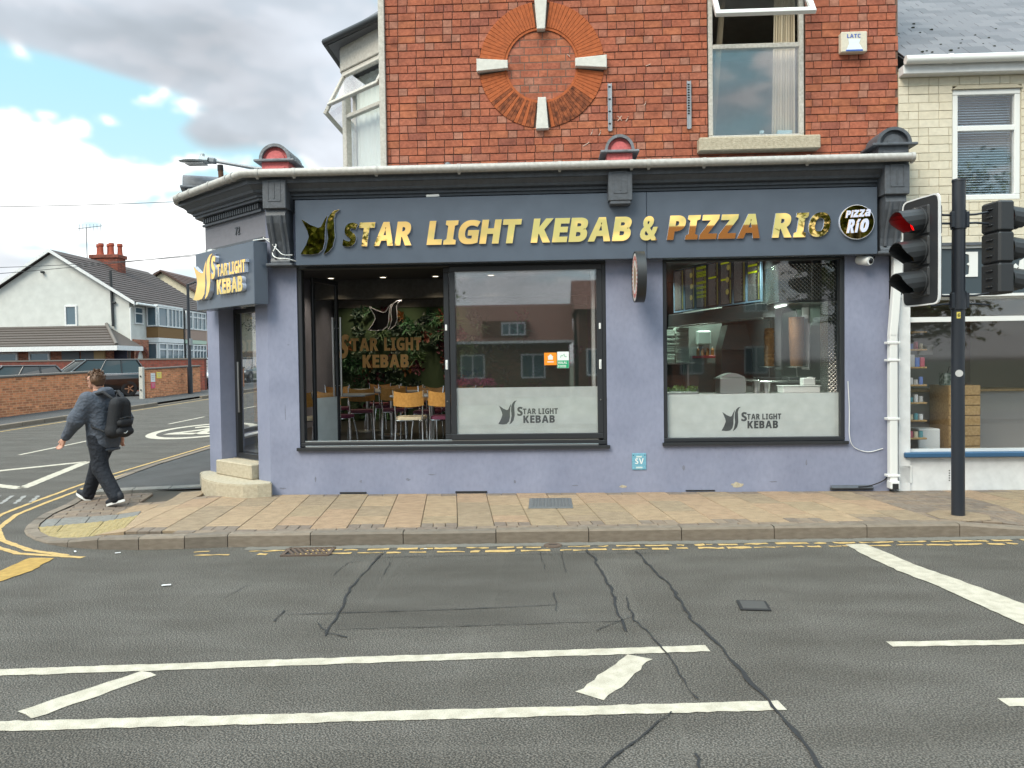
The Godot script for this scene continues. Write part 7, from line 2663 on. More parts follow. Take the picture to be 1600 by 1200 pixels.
func build_side_street() -> void:
	mat("far_pane", Color(0.35, 0.42, 0.46), 0.05)
	M["far_pane"].metallic = 0.25
	mat("far_blind", lin(0.45, 0.47, 0.47), 0.8)
	mat("far_door", lin(0.35, 0.37, 0.38), 0.6)
	var orange := far_brick("orange_brick", Color(0.68, 0.27, 0.12), Color(0.52, 0.19, 0.09), Color(0.60, 0.33, 0.19))
	var red := far_brick("dark_red_brick", Color(0.25, 0.055, 0.035), Color(0.17, 0.04, 0.03), Color(0.14, 0.075, 0.06))
	var hb := far_brick("house_brick", Color(0.46, 0.16, 0.085), Color(0.36, 0.12, 0.07), Color(0.33, 0.22, 0.17))
	var b := MB.new()
	# far footway and kerb
	b = MB.new()
	for z in [[4.0, -1.0], [-1.0, -30.0], [-30.0, -80.0]]:
		b.quad(Vector3(-16.4, rise(z[0]), z[0]), Vector3(-14.42, rise(z[0]) - 0.01, z[0]), Vector3(-14.42, rise(z[1]) - 0.01, z[1]), Vector3(-16.4, rise(z[1]), z[1]))
	struct("far_footway", b, M["footway_asphalt"])
	var kb := Node3D.new()
	kb.name = "far_kerb"
	add_child(kb)
	kb.set_meta("kind", "structure")
	for i in 36:
		var z := 3.0 - 0.92 * i
		b = MB.new()
		var drop := 0.09 if z < -17.4 and z > -21.0 else 0.0
		b.bev(Vector3(-14.36, rise(z - 0.45) - 0.065 - drop, z - 0.45), Vector3(0.13, 0.14, 0.91), 0.015, Basis(Vector3.RIGHT, SLOPE if z < -1 else 0.0))
		part(kb, "kerb_stone", b, M["kerb_%d" % (i % 3)])
	# car park and the ground in front of the houses
	b = MB.new()
	for z in [[4.0, -1.0], [-1.0, -80.0]]:
		b.quad(Vector3(-60, rise(z[0]) - 0.008, z[0]), Vector3(-16.3, rise(z[0]) - 0.008, z[0]), Vector3(-16.3, rise(z[1]) - 0.008, z[1]), Vector3(-60, rise(z[1]) - 0.008, z[1]))
	struct("car_park", b, M["footway_asphalt"])
	# boundary walls
	for k in 2:
		var z0: float = [2.0, -20.75][k]
		var z1: float = [-17.75, -25.6][k]
		var w := thing("garden_wall", ["long low orange brick wall before the parked cars", "short orange brick wall with notices beyond the gateway"][k], "wall")
		b = MB.new()
		var n := 6
		for i in n:
			var a := lerpf(z0, z1, float(i) / n)
			var c := lerpf(z0, z1, float(i + 1) / n)
			var q := [Vector3(-16.3, rise(a) - 0.1, a), Vector3(-16.08, rise(a) - 0.1, a), Vector3(-16.08, rise(c) - 0.1, c), Vector3(-16.3, rise(c) - 0.1, c)]
			var t := [Vector3(-16.3, rise(a) + 1.15, a), Vector3(-16.08, rise(a) + 1.15, a), Vector3(-16.08, rise(c) + 1.15, c), Vector3(-16.3, rise(c) + 1.15, c)]
			for j in 4: b.out([q[j], q[(j + 1) % 4], t[(j + 1) % 4], t[j]], (q[0] + t[2]) / 2)
			b.out(t.duplicate(), (q[0] + q[2]) / 2)
		part(w, "brickwork", b, orange)
		var m := int(absf(z1 - z0) / 0.9)
		for i in m:
			b = MB.new()
			var zc := lerpf(z0, z1, (i + 0.5) / m)
			b.bev(Vector3(-16.19, rise(zc) + 1.19, zc), Vector3(0.30, 0.07, absf(z1 - z0) / m - 0.012), 0.015, Basis(Vector3.RIGHT, SLOPE if zc < -1 else 0.0))
			part(w, "coping_stone", b, mat("coping", lin(0.17, 0.15, 0.135), 0.9, 0.0, textures["grain"], 1.0))
		if k == 1:
			for s in [[-21.25, 0.82, 0.34, 0.36, "white_paint", "white notice on the orange wall"], [-21.25, 0.50, 0.34, 0.24, "pink_notice", "pink notice on the orange wall"], [-21.75, 0.90, 0.40, 0.26, "yellow_notice", "yellow notice on the orange wall"]]:
				mat("pink_notice", lin(0.62, 0.06, 0.14), 0.5)
				mat("yellow_notice", lin(0.75, 0.60, 0.10), 0.5)
				var nt := thing("wall_notice", s[5], "notice", Vector3(-16.08, rise(s[0]) + s[1], s[0] - 0.0))
				b = MB.new()
				b.bev(Vector3(0.008, 0, 0), Vector3(0.012, s[3], s[2]), 0.002)
				part(nt, "plate", b, M[s[4]])
				b = MB.new()
				for j in 3: b.box(Vector3(0.0145, s[3] * (0.25 - 0.22 * j), 0), Vector3(0.002, s[3] * 0.07, s[2] * (0.7 - 0.12 * j)))
				part(nt, "print", b, M["far_door"])
	var gp := thing("gate_post", "white concrete gate post at the car park gateway", "post", Vector3(-16.19, rise(-20.6) - 0.05, -20.6))
	b = MB.new()
	b.bev(Vector3(0, 0.65, 0), Vector3(0.16, 1.34, 0.16), 0.012)
	part(gp, "shaft", b, M["old_white"])
	b = MB.new()
	for y in [0.4, 0.95]: b.bev(Vector3(0, y, 0.09), Vector3(0.04, 0.06, 0.05), 0.005)
	part(gp, "hinge", b, M["rubber"])
	var rw := thing("dark_wall", "dark red brick wall closing the car park before the white house", "wall")
	b = MB.new()
	b.span(-45, -16.35, 0.2, 2.05, -26.9, -26.65)
	part(rw, "brickwork", b, red)
	b = MB.new()
	b.span(-45, -16.33, 2.05, 2.12, -26.93, -26.62)
	part(rw, "coping", b, M["coping"])
	# ---- white house
	var h := thing("white_house", "white rendered gabled house with dark tiled roof and brick porch", "house")
	var g := 0.55
	b = MB.new()
	b.extrude(PackedVector2Array([Vector2(-31.5, g), Vector2(-22.9, g), Vector2(-22.9, 5.37), Vector2(-27.2, 8.1), Vector2(-31.5, 5.37)]), -37.0, -32.0)
	part(h, "walls", b, M["render_white"])
	var rf := roof_prism(h, -32.0, -22.45, Vector2(-27.2, 8.28), 5.3, -37.0, -31.75, M["roof_tile"])
	for s in [[-22.45, 5.3], [-32.0, 5.3]]:
		b = MB.new()
		b.extrude(PackedVector2Array([Vector2(s[0], s[1] - 0.16), Vector2(-27.2, 8.12), Vector2(-27.2, 8.30), Vector2(s[0], s[1] + 0.02)]), -31.75, -31.70)
		part(rf, "barge_board", b, M["white_paint"])
	b = MB.new()
	b.tube([Vector3(-22.38, 5.22, -31.8), Vector3(-22.38, 5.22, -37.0)], 0.07, 8)
	b.tube([Vector3(-22.42, 5.2, -31.9), Vector3(-22.8, 5.0, -31.92), Vector3(-22.8, 2.9, -31.92), Vector3(-23.3, 2.65, -31.92)], 0.05, 8)
	part(h, "gutter", b, M["white_plastic"])
	front_window(h, -31.98, -26.55, -25.85, 4.05, 5.2, 1, 0.09)
	b = MB.new()
	b.tube([Vector3(-23.78 - 0.0, 4.0, -31.9), Vector3(-23.85, 7.05, -31.9)], 0.075, 8)
	b.tube([Vector3(-23.8, 5.3, -31.9), Vector3(-23.6, 5.3, -31.9)], 0.06, 8)
	part(h, "soil_pipe", b, M["black_plastic"])
	for p in [[-30.3, 6.35], [-27.7, 7.05], [-24.3, 6.4]]:
		b = MB.new()
		b.bev(Vector3(p[0], p[1], -31.9), Vector3(0.14, 0.12, 0.2), 0.02)
		part(h, "flood_lamp", b, M["black_plastic"])
	side_window(h, -22.87, -33.35, -32.45, 4.15, 5.12, 1, [4.75])
	arch(h, -22.95, -32.85, 0.95, g, 2.25, hb)
	b = MB.new()
	b.bev(Vector3(-22.55, 3.72, -35.3), Vector3(0.7, 0.62, 3.1), 0.01)
	part(h, "tile_hung_panel", b, mat("brown_tiles", lin(0.24, 0.135, 0.05), 0.8, 0.0, textures["tiles"], 0.8))
	b = MB.new()
	b.bev(Vector3(-22.55, 3.28, -35.3), Vector3(0.72, 0.26, 3.1), 0.01)
	b.bev(Vector3(-22.55, 5.27, -35.3), Vector3(0.72, 0.1, 3.1), 0.01)
	b.bev(Vector3(-22.55, 1.3, -35.3), Vector3(0.66, 1.6, 3.0), 0.01)
	part(h, "bay_bands", b, M["white_paint"])
	side_window(h, -22.22, -34.9, -33.8, 4.06, 5.2, 1, [])
	side_window(h, -22.22, -36.8, -34.95, 4.06, 5.2, 4, [])
	side_window(h, -22.22, -34.7, -33.8, 2.1, 3.12, 1, [2.75])
	side_window(h, -22.22, -36.8, -34.75, 2.1, 3.12, 3, [2.75])
	front_window(h, -33.75, -22.86, -22.26, 4.06, 5.2, 1)
	front_window(h, -33.75, -22.86, -22.26, 2.1, 3.12, 1)
	# chimney stack
	b = MB.new()
	b.bev(Vector3(-26.9, 7.9, -37.0), Vector3(1.7, 1.5, 0.9), 0.02)
	b.bev(Vector3(-26.9, 8.55, -37.0), Vector3(1.85, 0.22, 1.05), 0.02)
	var ch := part(rf, "chimney", b, far_brick("chimney_brick", Color(0.30, 0.07, 0.04), Color(0.22, 0.055, 0.035), Color(0.16, 0.09, 0.07)))
	for i in 5:
		b = MB.new()
		b.lathe([Vector2(0.17, 0), Vector2(0.14, 0.2), Vector2(0.13, 0.5), Vector2(0.165, 0.58), Vector2(0.15, 0.72), Vector2(0.1, 0.72)], 12, Transform3D(Basis(), Vector3(-27.55 + 0.33 * i, 8.66, -37.0 + (0.2 if i % 2 else -0.15))))
		part(h, "chimney_pot", b, mat("pot_red", lin(0.36, 0.075, 0.04), 0.8, 0.0, textures["soft"], 1.0))
	# ---- pink house
	var p2 := thing("pink_house", "pinkish rendered house joined to the white house", "house")
	b = MB.new()
	b.extrude(PackedVector2Array([Vector2(-31.5, g), Vector2(-22.9, g), Vector2(-22.9, 5.37), Vector2(-27.2, 8.1), Vector2(-31.5, 5.37)]), -42.0, -37.005)
	part(p2, "walls", b, mat("render_pink", lin(0.52, 0.39, 0.31), 0.9, 0.0, textures["soft"], 0.5))
	var rf2 := roof_prism(p2, -32.0, -22.45, Vector2(-27.2, 8.275), 5.3, -42.3, -37.005, M["roof_tile"])
	b = MB.new()
	b.tube([Vector3(-22.38, 5.2, -37.05), Vector3(-22.38, 5.2, -42.3)], 0.08, 8)
	b.tube([Vector3(-22.3, 5.1, -37.1), Vector3(-22.3, 0.7, -37.1)], 0.05, 8)
	part(p2, "gutter", b, M["black_plastic"])
	b = MB.new()
	b.bev(Vector3(-22.55, 3.72, -38.6), Vector3(0.7, 0.62, 2.9), 0.01)
	part(p2, "tile_hung_panel", b, mat("pale_tiles", lin(0.42, 0.30, 0.25), 0.8, 0.0, textures["tiles"], 0.8))
	b = MB.new()
	b.bev(Vector3(-22.55, 3.28, -38.6), Vector3(0.72, 0.24, 2.9), 0.01)
	part(p2, "bay_band", b, mat("mint_band", lin(0.42, 0.52, 0.43), 0.6))
	b = MB.new()
	b.bev(Vector3(-22.55, 1.3, -38.6), Vector3(0.66, 1.6, 2.8), 0.01)
	part(p2, "bay_foot", b, M["white_paint"])
	side_window(p2, -22.22, -38.1, -37.25, 4.06, 5.2, 1, [4.85])
	side_window(p2, -22.22, -40.0, -38.15, 4.06, 5.2, 3, [4.85])
	side_window(p2, -22.22, -38.1, -37.25, 2.1, 3.12, 1, [2.75])
	side_window(p2, -22.22, -40.0, -38.15, 2.1, 3.12, 4, [2.75])
	side_window(p2, -22.87, -41.6, -40.5, 4.15, 5.12, 2, [4.8])
	arch(p2, -22.95, -40.95, 0.95, g, 2.25, hb)
	# ---- cream house farther on, trees and fence
	var p3 := thing("far_cream_house", "cream gabled house with brown roof farther up the street", "house")
	b = MB.new()
	b.extrude(PackedVector2Array([Vector2(-32, 0.6), Vector2(-23.6, 0.6), Vector2(-23.6, 6.0), Vector2(-27.8, 8.6), Vector2(-32, 6.0)]), -54.0, -45.5)
	part(p3, "walls", b, mat("render_cream", lin(0.60, 0.56, 0.43), 0.9, 0.0, textures["soft"], 0.5))
	roof_prism(p3, -32.5, -23.1, Vector2(-27.8, 8.8), 5.9, -54.3, -45.2, mat("brown_roof", lin(0.10, 0.06, 0.05), 0.85, 0.0, textures["tiles"], 0.4))
	front_window(p3, -45.48, -26.0, -24.8, 4.2, 5.4, 2)
	var fn := thing("board_fence", "weathered close boarded fence at the bend of the street", "fence", Vector3(-22.6, rise(-47), -47.0))
	for i in 30:
		b = MB.new()
		b.box(Vector3(0.15 * i, 0.9 + 0.01 * (i % 3), 0.01 * (i % 2)), Vector3(0.14, 1.8, 0.025))
		part(fn, "board", b, mat("fence_wood", lin(0.13, 0.10, 0.075), 0.9, 0.0, textures["grain"], 1.0))
	tree("conifer_tree", "tall rusty green conifer behind the boarded fence", Vector3(-20.9, rise(-49), -49.5), 10.5, 2.4, [lin(0.05, 0.07, 0.025), lin(0.13, 0.09, 0.02), lin(0.035, 0.05, 0.02)], 5200, 1.0, 0.42)
	var bp := thing("brick_pier", "short orange brick gate pier far up the street", "pier", Vector3(-15.9, rise(-30), -29.6))
	b = MB.new()
	b.bev(Vector3(0, 0.45, 0), Vector3(0.45, 1.0, 0.45), 0.02)
	part(bp, "shaft", b, orange)
	b = MB.new()
	b.bev(Vector3(0, 0.98, 0), Vector3(0.54, 0.09, 0.54), 0.02)
	part(bp, "cap", b, M["coping"])
	# ---- low garage range in front of the gable
	var ga := thing("garage_range", "low garage range with a hipped tile roof against the white gable", "outbuilding")
	b = MB.new()
	b.span(-45, -23.0, 0.3, 2.75, -31.9, -30.1)
	part(ga, "walls", b, hb)
	b = MB.new()
	var A := [Vector3(-45, 2.86, -29.4), Vector3(-22.2, 2.86, -29.4), Vector3(-22.2, 2.86, -31.98), Vector3(-24.2, 4.05, -31.98), Vector3(-45, 4.05, -31.98)]
	b.quad(A[0], A[1], A[3], A[4])
	b.tri(A[1], A[2], A[3])
	b.quad(A[0] + Vector3.DOWN * 0.05, A[4] + Vector3.DOWN * 1.24, A[2] + Vector3.DOWN * 0.05, A[1] + Vector3.DOWN * 0.05)
	for i in 8:
		var t0 := i / 8.0
		var t1 := (i + 1) / 8.0
		var l0: Vector3 = A[0].lerp(A[4], t0) + Vector3(0, 0.05, 0.02)
		var r0: Vector3 = A[1].lerp(A[3], t0) + Vector3(0, 0.05, 0.02)
		b.quad(l0, r0, A[1].lerp(A[3], t1) + Vector3(0, 0.012, 0), A[0].lerp(A[4], t1) + Vector3(0, 0.012, 0))
		b.quad(A[0].lerp(A[4], t0), A[1].lerp(A[3], t0), r0, l0)
	var gr := part(ga, "roof", b, mat("garage_tile", lin(0.115, 0.095, 0.085), 0.9, 0.0, textures["tiles"], 0.5))
	b = MB.new()
	b.tube([A[1] + Vector3.UP * 0.06, A[3] + Vector3.UP * 0.08], 0.09, 8)
	part(gr, "hip_tiles", b, M["coping"])
	b = MB.new()
	b.span(-45, -22.15, 2.62, 2.86, -29.42, -29.36)
	b.span(-22.17, -22.12, 2.62, 2.86, -31.9, -29.42)
	part(ga, "fascia", b, M["white_paint"])
	for x in [[-28.9, -27.7], [-27.1, -25.95]]: front_window(ga, -30.06, x[0] - 0.25, x[1] - 0.25, 1.55, 2.6, 1, 0.1)
	for x in [[-25.55, -24.6], [-24.5, -23.75]]:
		b = MB.new()
		b.span(x[0] - 0.0, x[1], 0.5, 2.62, -30.09, -30.04)
		var gd := part(ga, "garage_door", b, mat("door_grey", lin(0.10, 0.11, 0.12), 0.5))
		b = MB.new()
		for s in 4: b.span(x[0] + 0.04, x[1] - 0.04, 0.6 + 0.5 * s, 0.62 + 0.5 * s, -30.04, -30.03)
		part(gd, "ribs", b, M["black_plastic"])
	b = MB.new()
	b.span(-23.75, -23.2, 0.5, 2.62, -30.09, -29.95)
	part(ga, "tan_post", b, mat("tan_brick", lin(0.45, 0.32, 0.16), 0.9, 0.0, textures["grain"], 1.0))
	b = MB.new()
	b.span(-23.15, -22.3, 0.5, 2.62, -30.6, -30.55)
	part(ga, "dark_blue_door", b, mat("navy_door", lin(0.012, 0.016, 0.04), 0.5))
	# aerial and wires
	var ae := thing("roof_aerial", "thin television aerial beside the chimney", "aerial", Vector3(-27.75, 8.25, -36.2))
	b = MB.new()
	b.tube([Vector3(0, -0.3, 0), Vector3(0, 2.0, 0)], 0.022, 6)
	part(ae, "mast", b, M["black_plastic"])
	b = MB.new()
	b.tube([Vector3(-0.5, 1.95, 0), Vector3(1.1, 2.05, 0.2)], 0.018, 5)
	for i in 7: b.tube([Vector3(-0.4 + 0.22 * i, 1.75, 0.05), Vector3(-0.4 + 0.22 * i, 2.2, 0.05)], 0.01, 4)
	part(ae, "boom", b, M["black_plastic"])
	for w in [[Vector3(-44, 7.6, -31.0), Vector3(-27.6, 6.6, -31.0), Vector3(-12, 8.2, -31.0), "overhead wire dipping across the white gable"], [Vector3(-44, 6.4, -31.2), Vector3(-29, 6.55, -31.2), Vector3(-10, 8.6, -31.2), "overhead wire rising from the white gable"], [Vector3(-42, 10.6, -29.0), Vector3(-28, 9.6, -29.0), Vector3(-9, 10.4, -29.0), "topmost overhead wire above the ridge of the white house"]]:
		b = MB.new()
		var pts := []
		for i in 13:
			var t := i / 12.0
			pts.append(w[0].lerp(w[1], t).lerp(w[1].lerp(w[2], t), t))
		b.tube(pts, 0.016, 4)
		solo("overhead_wire", w[3], "wire", b, M["black_plastic"], Vector3(), "overhead wires")
	# ---- lamp post
	var lp := thing("street_lamp", "dark slim street lamp post at the end of the orange wall", "street lamp", Vector3(-15.72, rise(-23.8) - 0.02, -23.8))
	b = MB.new()
	b.tube([Vector3(0, 0, 0), Vector3(0, 1.2, 0)], 0.11, 12)
	b.tube([Vector3(0, 1.2, 0), Vector3(0, 4.85, 0)], [0.075, 0.06], 12)
	part(lp, "post", b, M["pole_black"])
	b = MB.new()
	b.tube([Vector3(0, 4.83, 0), Vector3(0.62, 5.0, 0.1)], 0.035, 8)
	part(lp, "arm", b, M["pole_black"])
	b = MB.new()
	b.bev(Vector3(0.85, 5.03, 0.13), Vector3(0.5, 0.09, 0.2), 0.03, Basis(Vector3.BACK, 0.1))
	part(lp, "lamp_head", b, M["lamp_grey"])
	b = MB.new()
	b.bev(Vector3(0.09, 2.3, 0.02), Vector3(0.06, 0.3, 0.2), 0.01)
	part(lp, "small_plate", b, M["lamp_grey"])
	# ---- cars
	car("black_suv", "glossy black family car parked behind the gateway", Vector3(-19.2, rise(-21.9), -21.9), -2.28, lin(0.006, 0.006, 0.008), 4.4, 1.84, 1.60, true)
	car("black_car", "black hatchback parked behind the long orange wall", Vector3(-20.3, rise(-18.6), -18.7), -2.45, lin(0.012, 0.014, 0.017), 4.1, 1.76, 1.44, false)
	car("silver_car", "silver estate car seen from behind past the lamp post", Vector3(-17.35, rise(-30), -30.0), -PI / 2 + 0.12, lin(0.42, 0.44, 0.46), 4.5, 1.8, 1.52, true)
	car("dark_car", "dark car parked in front of the silver one", Vector3(-18.2, rise(-36), -36.4), -PI / 2, lin(0.02, 0.022, 0.025), 4.3, 1.78, 1.46, false)

func car(called: String, label: String, at: Vector3, turn: float, paint_c: Color, L: float, W: float, H: float, tall: bool) -> void:
	# nose towards local +x
	var t := thing(called, label, "car", at, turn)
	var pm := mat("car_paint_" + called, paint_c, 0.28, 0.3)
	pm.clearcoat_enabled = true
	pm.clearcoat = 1.0
	pm.clearcoat_roughness = 0.05
	var belt := H * (0.60 if tall else 0.58)
	var st := [[-0.5, 0.42, belt * 0.80, 0.40], [-0.485, 0.32, belt * 0.98, 0.46], [-0.40, 0.26, belt * 1.03, 0.49], [-0.2, 0.22, belt * 1.02, 0.5], [0.1, 0.22, belt, 0.5], [0.22, 0.22, belt * 0.985, 0.495], [0.38, 0.24, belt * 0.90, 0.48], [0.46, 0.28, belt * 0.82, 0.45], [0.495, 0.34, belt * 0.66, 0.38], [0.5, 0.40, belt * 0.58, 0.34]]
	var ring := func(s: Array) -> Array:
		var w: float = s[3] * W
		var y0: float = s[1]
		var y1: float = s[2]
		var r := []
		for p in [[0.86, 0.0], [0.97, 0.18], [1.0, 0.45], [0.985, 0.70], [0.93, 0.92], [0.86, 1.0]]: r.append(Vector3(s[0] * L, lerpf(y0, y1, p[1]), w * p[0]))
		for p in [[0.86, 1.0], [0.93, 0.92], [0.985, 0.70], [1.0, 0.45], [0.97, 0.18], [0.86, 0.0]]: r.append(Vector3(s[0] * L, lerpf(y0, y1, p[1]) + (0.02 if p[1] >= 1.0 else 0.0) * 0.0, -w * p[0]))
		return r
	var b := MB.new()
	for i in st.size() - 1:
		var r0: Array = ring.call(st[i])
		var r1: Array = ring.call(st[i + 1])
		var c := Vector3((st[i][0] + st[i + 1][0]) / 2 * L, 0.6, 0)
		for k in 12: b.out([r0[k], r0[(k + 1) % 12], r1[(k + 1) % 12], r1[k]], c)
	b.out(ring.call(st[0]), Vector3(0, 0.6, 0))
	b.out(ring.call(st[-1]), Vector3(0, 0.6, 0))
	part(t, "body", b, pm)
	# cabin: glass sides, painted roof and pillars
	var B := [Vector3(-0.47 * L, belt * 1.0, 0.43 * W), Vector3(0.235 * L, belt * 0.975, 0.42 * W)]
	var T := [Vector3((-0.40 if tall else -0.36) * L, H - 0.06, 0.345 * W), Vector3(0.06 * L, H - 0.07, 0.345 * W)]
	b = MB.new()
	var flip := func(v: Vector3) -> Vector3: return Vector3(v.x, v.y, -v.z)
	b.out([B[0], B[1], T[1], T[0]], Vector3(0, 1, 0))
	b.out([flip.call(B[0]), flip.call(B[1]), flip.call(T[1]), flip.call(T[0])], Vector3(0, 1, 0))
	b.out([B[1], flip.call(B[1]), flip.call(T[1]), T[1]], Vector3(-1, 1, 0))
	b.out([B[0], flip.call(B[0]), flip.call(T[0]), T[0]], Vector3(1, 1, 0))
	var gl := mat("car_window", lin(0.035, 0.04, 0.042), 0.04)
	gl.metallic_specular = 0.7
	part(t, "windows", b, gl)
	b = MB.new()
	b.bev(Vector3((T[0].x + T[1].x) / 2, H - 0.035, 0), Vector3(T[1].x - T[0].x + 0.06, 0.07, T[0].z * 2 + 0.03), 0.025)
	part(t, "roof", b, pm)
	b = MB.new()
	for s in [1.0, -1.0]:
		for u in [0.0, 0.32, 0.62, 1.0]:
			var p0 := Vector3(lerpf(B[0].x, B[1].x, u), lerpf(B[0].y, B[1].y, u), B[0].z * s)
			var p1 := Vector3(lerpf(T[0].x, T[1].x, u), T[0].y, T[0].z * s)
			b.tube([p0, p1], 0.045 if u in [0.0, 1.0] else 0.03, 5)
		b.tube([Vector3(B[0].x, B[0].y, B[0].z * s), Vector3(B[1].x, B[1].y, B[1].z * s)], 0.02, 5)
	part(t, "pillars", b, pm)
	b = MB.new()
	for s in [1.0, -1.0]: b.tube([Vector3(B[0].x + 0.1, B[0].y + 0.03, (B[0].z + 0.012) * s), Vector3(B[1].x - 0.1, B[1].y + 0.03, (B[1].z + 0.012) * s)], 0.012, 5)
	part(t, "chrome_strip", b, M["chrome"])
	for s in [1.0, -1.0]:
		b = MB.new()
		b.bev(Vector3(0.20 * L, belt + 0.08, 0.52 * W * s), Vector3(0.16, 0.13, 0.12), 0.03)
		part(t, "door_mirror", b, pm)
		b = MB.new()
		b.bev(Vector3(0.455 * L, belt * 0.70, 0.36 * W * s), Vector3(0.18, 0.12, 0.3), 0.03)
		part(t, "headlight", b, mat("headlight", lin(0.55, 0.57, 0.58), 0.1))
		b = MB.new()
		b.bev(Vector3(-0.486 * L, belt * 0.86, 0.41 * W * s), Vector3(0.12, 0.26, 0.16), 0.03)
		part(t, "tail_light", b, mat("tail_red", lin(0.45, 0.01, 0.012), 0.2))
		for x in [-0.30, 0.32]:
			var ax := Transform3D(Basis(Vector3.RIGHT, PI / 2), Vector3(x * L, 0.335, 0.44 * W * s))
			b = MB.new()
			b.lathe([Vector2(0.20, -0.10), Vector2(0.31, -0.10), Vector2(0.335, -0.07), Vector2(0.335, 0.07), Vector2(0.31, 0.10), Vector2(0.20, 0.10)], 22, ax)
			var wh := part(t, "wheel", b, M["rubber"])
			b = MB.new()
			b.lathe([Vector2(0.205, 0.085), Vector2(0.19, 0.05), Vector2(0.03, 0.06), Vector2(0, 0.06)], 20, ax)
			b.lathe([Vector2(0.205, -0.085), Vector2(0.19, -0.05), Vector2(0.03, -0.06), Vector2(0, -0.06)], 20, ax)
			part(wh, "rim", b, M["black_plastic"])
			b = MB.new()
			for k in 5:
				for q in [-1.0, 1.0]: b.box(ax * (Basis(Vector3.UP, TAU * k / 5) * Vector3(0.11, 0.075 * q, 0)), Vector3(0.17, 0.02, 0.045), ax.basis * Basis(Vector3.UP, TAU * k / 5))
			part(wh, "spokes", b, M["steel"])
	b = MB.new()
	b.box(Vector3(-0.503 * L, 0.78, 0), Vector3(0.01, 0.11, 0.52))
	part(t, "number_plate", b, mat("plate_yellow", lin(0.65, 0.52, 0.05), 0.5))
	b = MB.new()
	b.bev(Vector3(-0.495 * L, 0.42, 0), Vector3(0.08, 0.2, W * 0.8), 0.02)
	b.bev(Vector3(0.497 * L, 0.40, 0), Vector3(0.06, 0.2, W * 0.68), 0.02)
	part(t, "bumper", b, M["black_plastic"])

# ---------------------------------------------------------------- trees
func tree(called: String, label: String, at: Vector3, h: float, r: float, cols: Array, leaves: int, size: float, taper := 0.0, group := "") -> void:
	var t := thing(called, label, "tree", at, 0.0, group)
	var b := MB.new()
	var trunk := [Vector3(0, -0.2, 0), Vector3(0.05, h * 0.25, 0.03), Vector3(-0.05, h * 0.5, 0.05), Vector3(0, h * 0.85, 0)]
	b.tube(trunk, [h * 0.026, h * 0.02, h * 0.014, h * 0.004], 8)
	var lr := RandomNumberGenerator.new()
	lr.seed = called.hash() + int(at.x * 10)
	var tips := []
	for i in 26:
		var y := h * lr.randf_range(0.22, 0.93)
		var a := lr.randf() * TAU
		var k := (1.0 - y / h) if taper > 0 else sqrt(maxf(0.0, 1.0 - pow((y / h - 0.6) / 0.42, 2)))
		var l: float = r * (maxf(0.15, k) * (1.3 if taper > 0 else 1.0)) * lr.randf_range(0.7, 1.0)
		var e := Vector3(cos(a) * l, y + (l * 0.1 if taper > 0 else l * 0.35), sin(a) * l)
		b.tube([Vector3(0, y * 0.92, 0), Vector3(e.x * 0.5, y * 0.97, e.z * 0.5), e], [h * 0.008, h * 0.005, h * 0.002], 5)
		tips.append([Vector3(0, y * 0.95, 0), e, l])
	part(t, "trunk", b, mat("bark", lin(0.085, 0.065, 0.05), 0.95, 0.0, textures["grain"], 1.0))
	var cr := MB.new()
	cr.use_col = true
	for i in leaves:
		var s: Array = tips[lr.randi() % tips.size()]
		var u := sqrt(lr.randf())
		var c: Vector3 = s[0].lerp(s[1], 0.25 + 0.8 * u)
		var sp: float = 0.16 * r + 0.22 * s[2]
		c += Vector3(lr.randfn(0, 1), lr.randfn(0, 0.7), lr.randfn(0, 1)) * sp * 0.5
		var d := Vector3(lr.randf_range(-1, 1), lr.randf_range(-0.8, 0.6), lr.randf_range(-1, 1)).normalized()
		var cc: Color = cols[lr.randi() % cols.size()]
		cr.tint = cc.srgb_to_linear() * lr.randf_range(0.75, 1.3)
		leaf(cr, c, d, 0.07 * size, 0.24 * size, Vector3.UP)
	var lm := mat("leaf_tint", Color(1, 1, 1), 0.6)
	lm.vertex_color_use_as_albedo = true
	lm.backlight_enabled = true
	lm.backlight = Color(0.25, 0.3, 0.1)
	part(t, "crown", cr, lm)

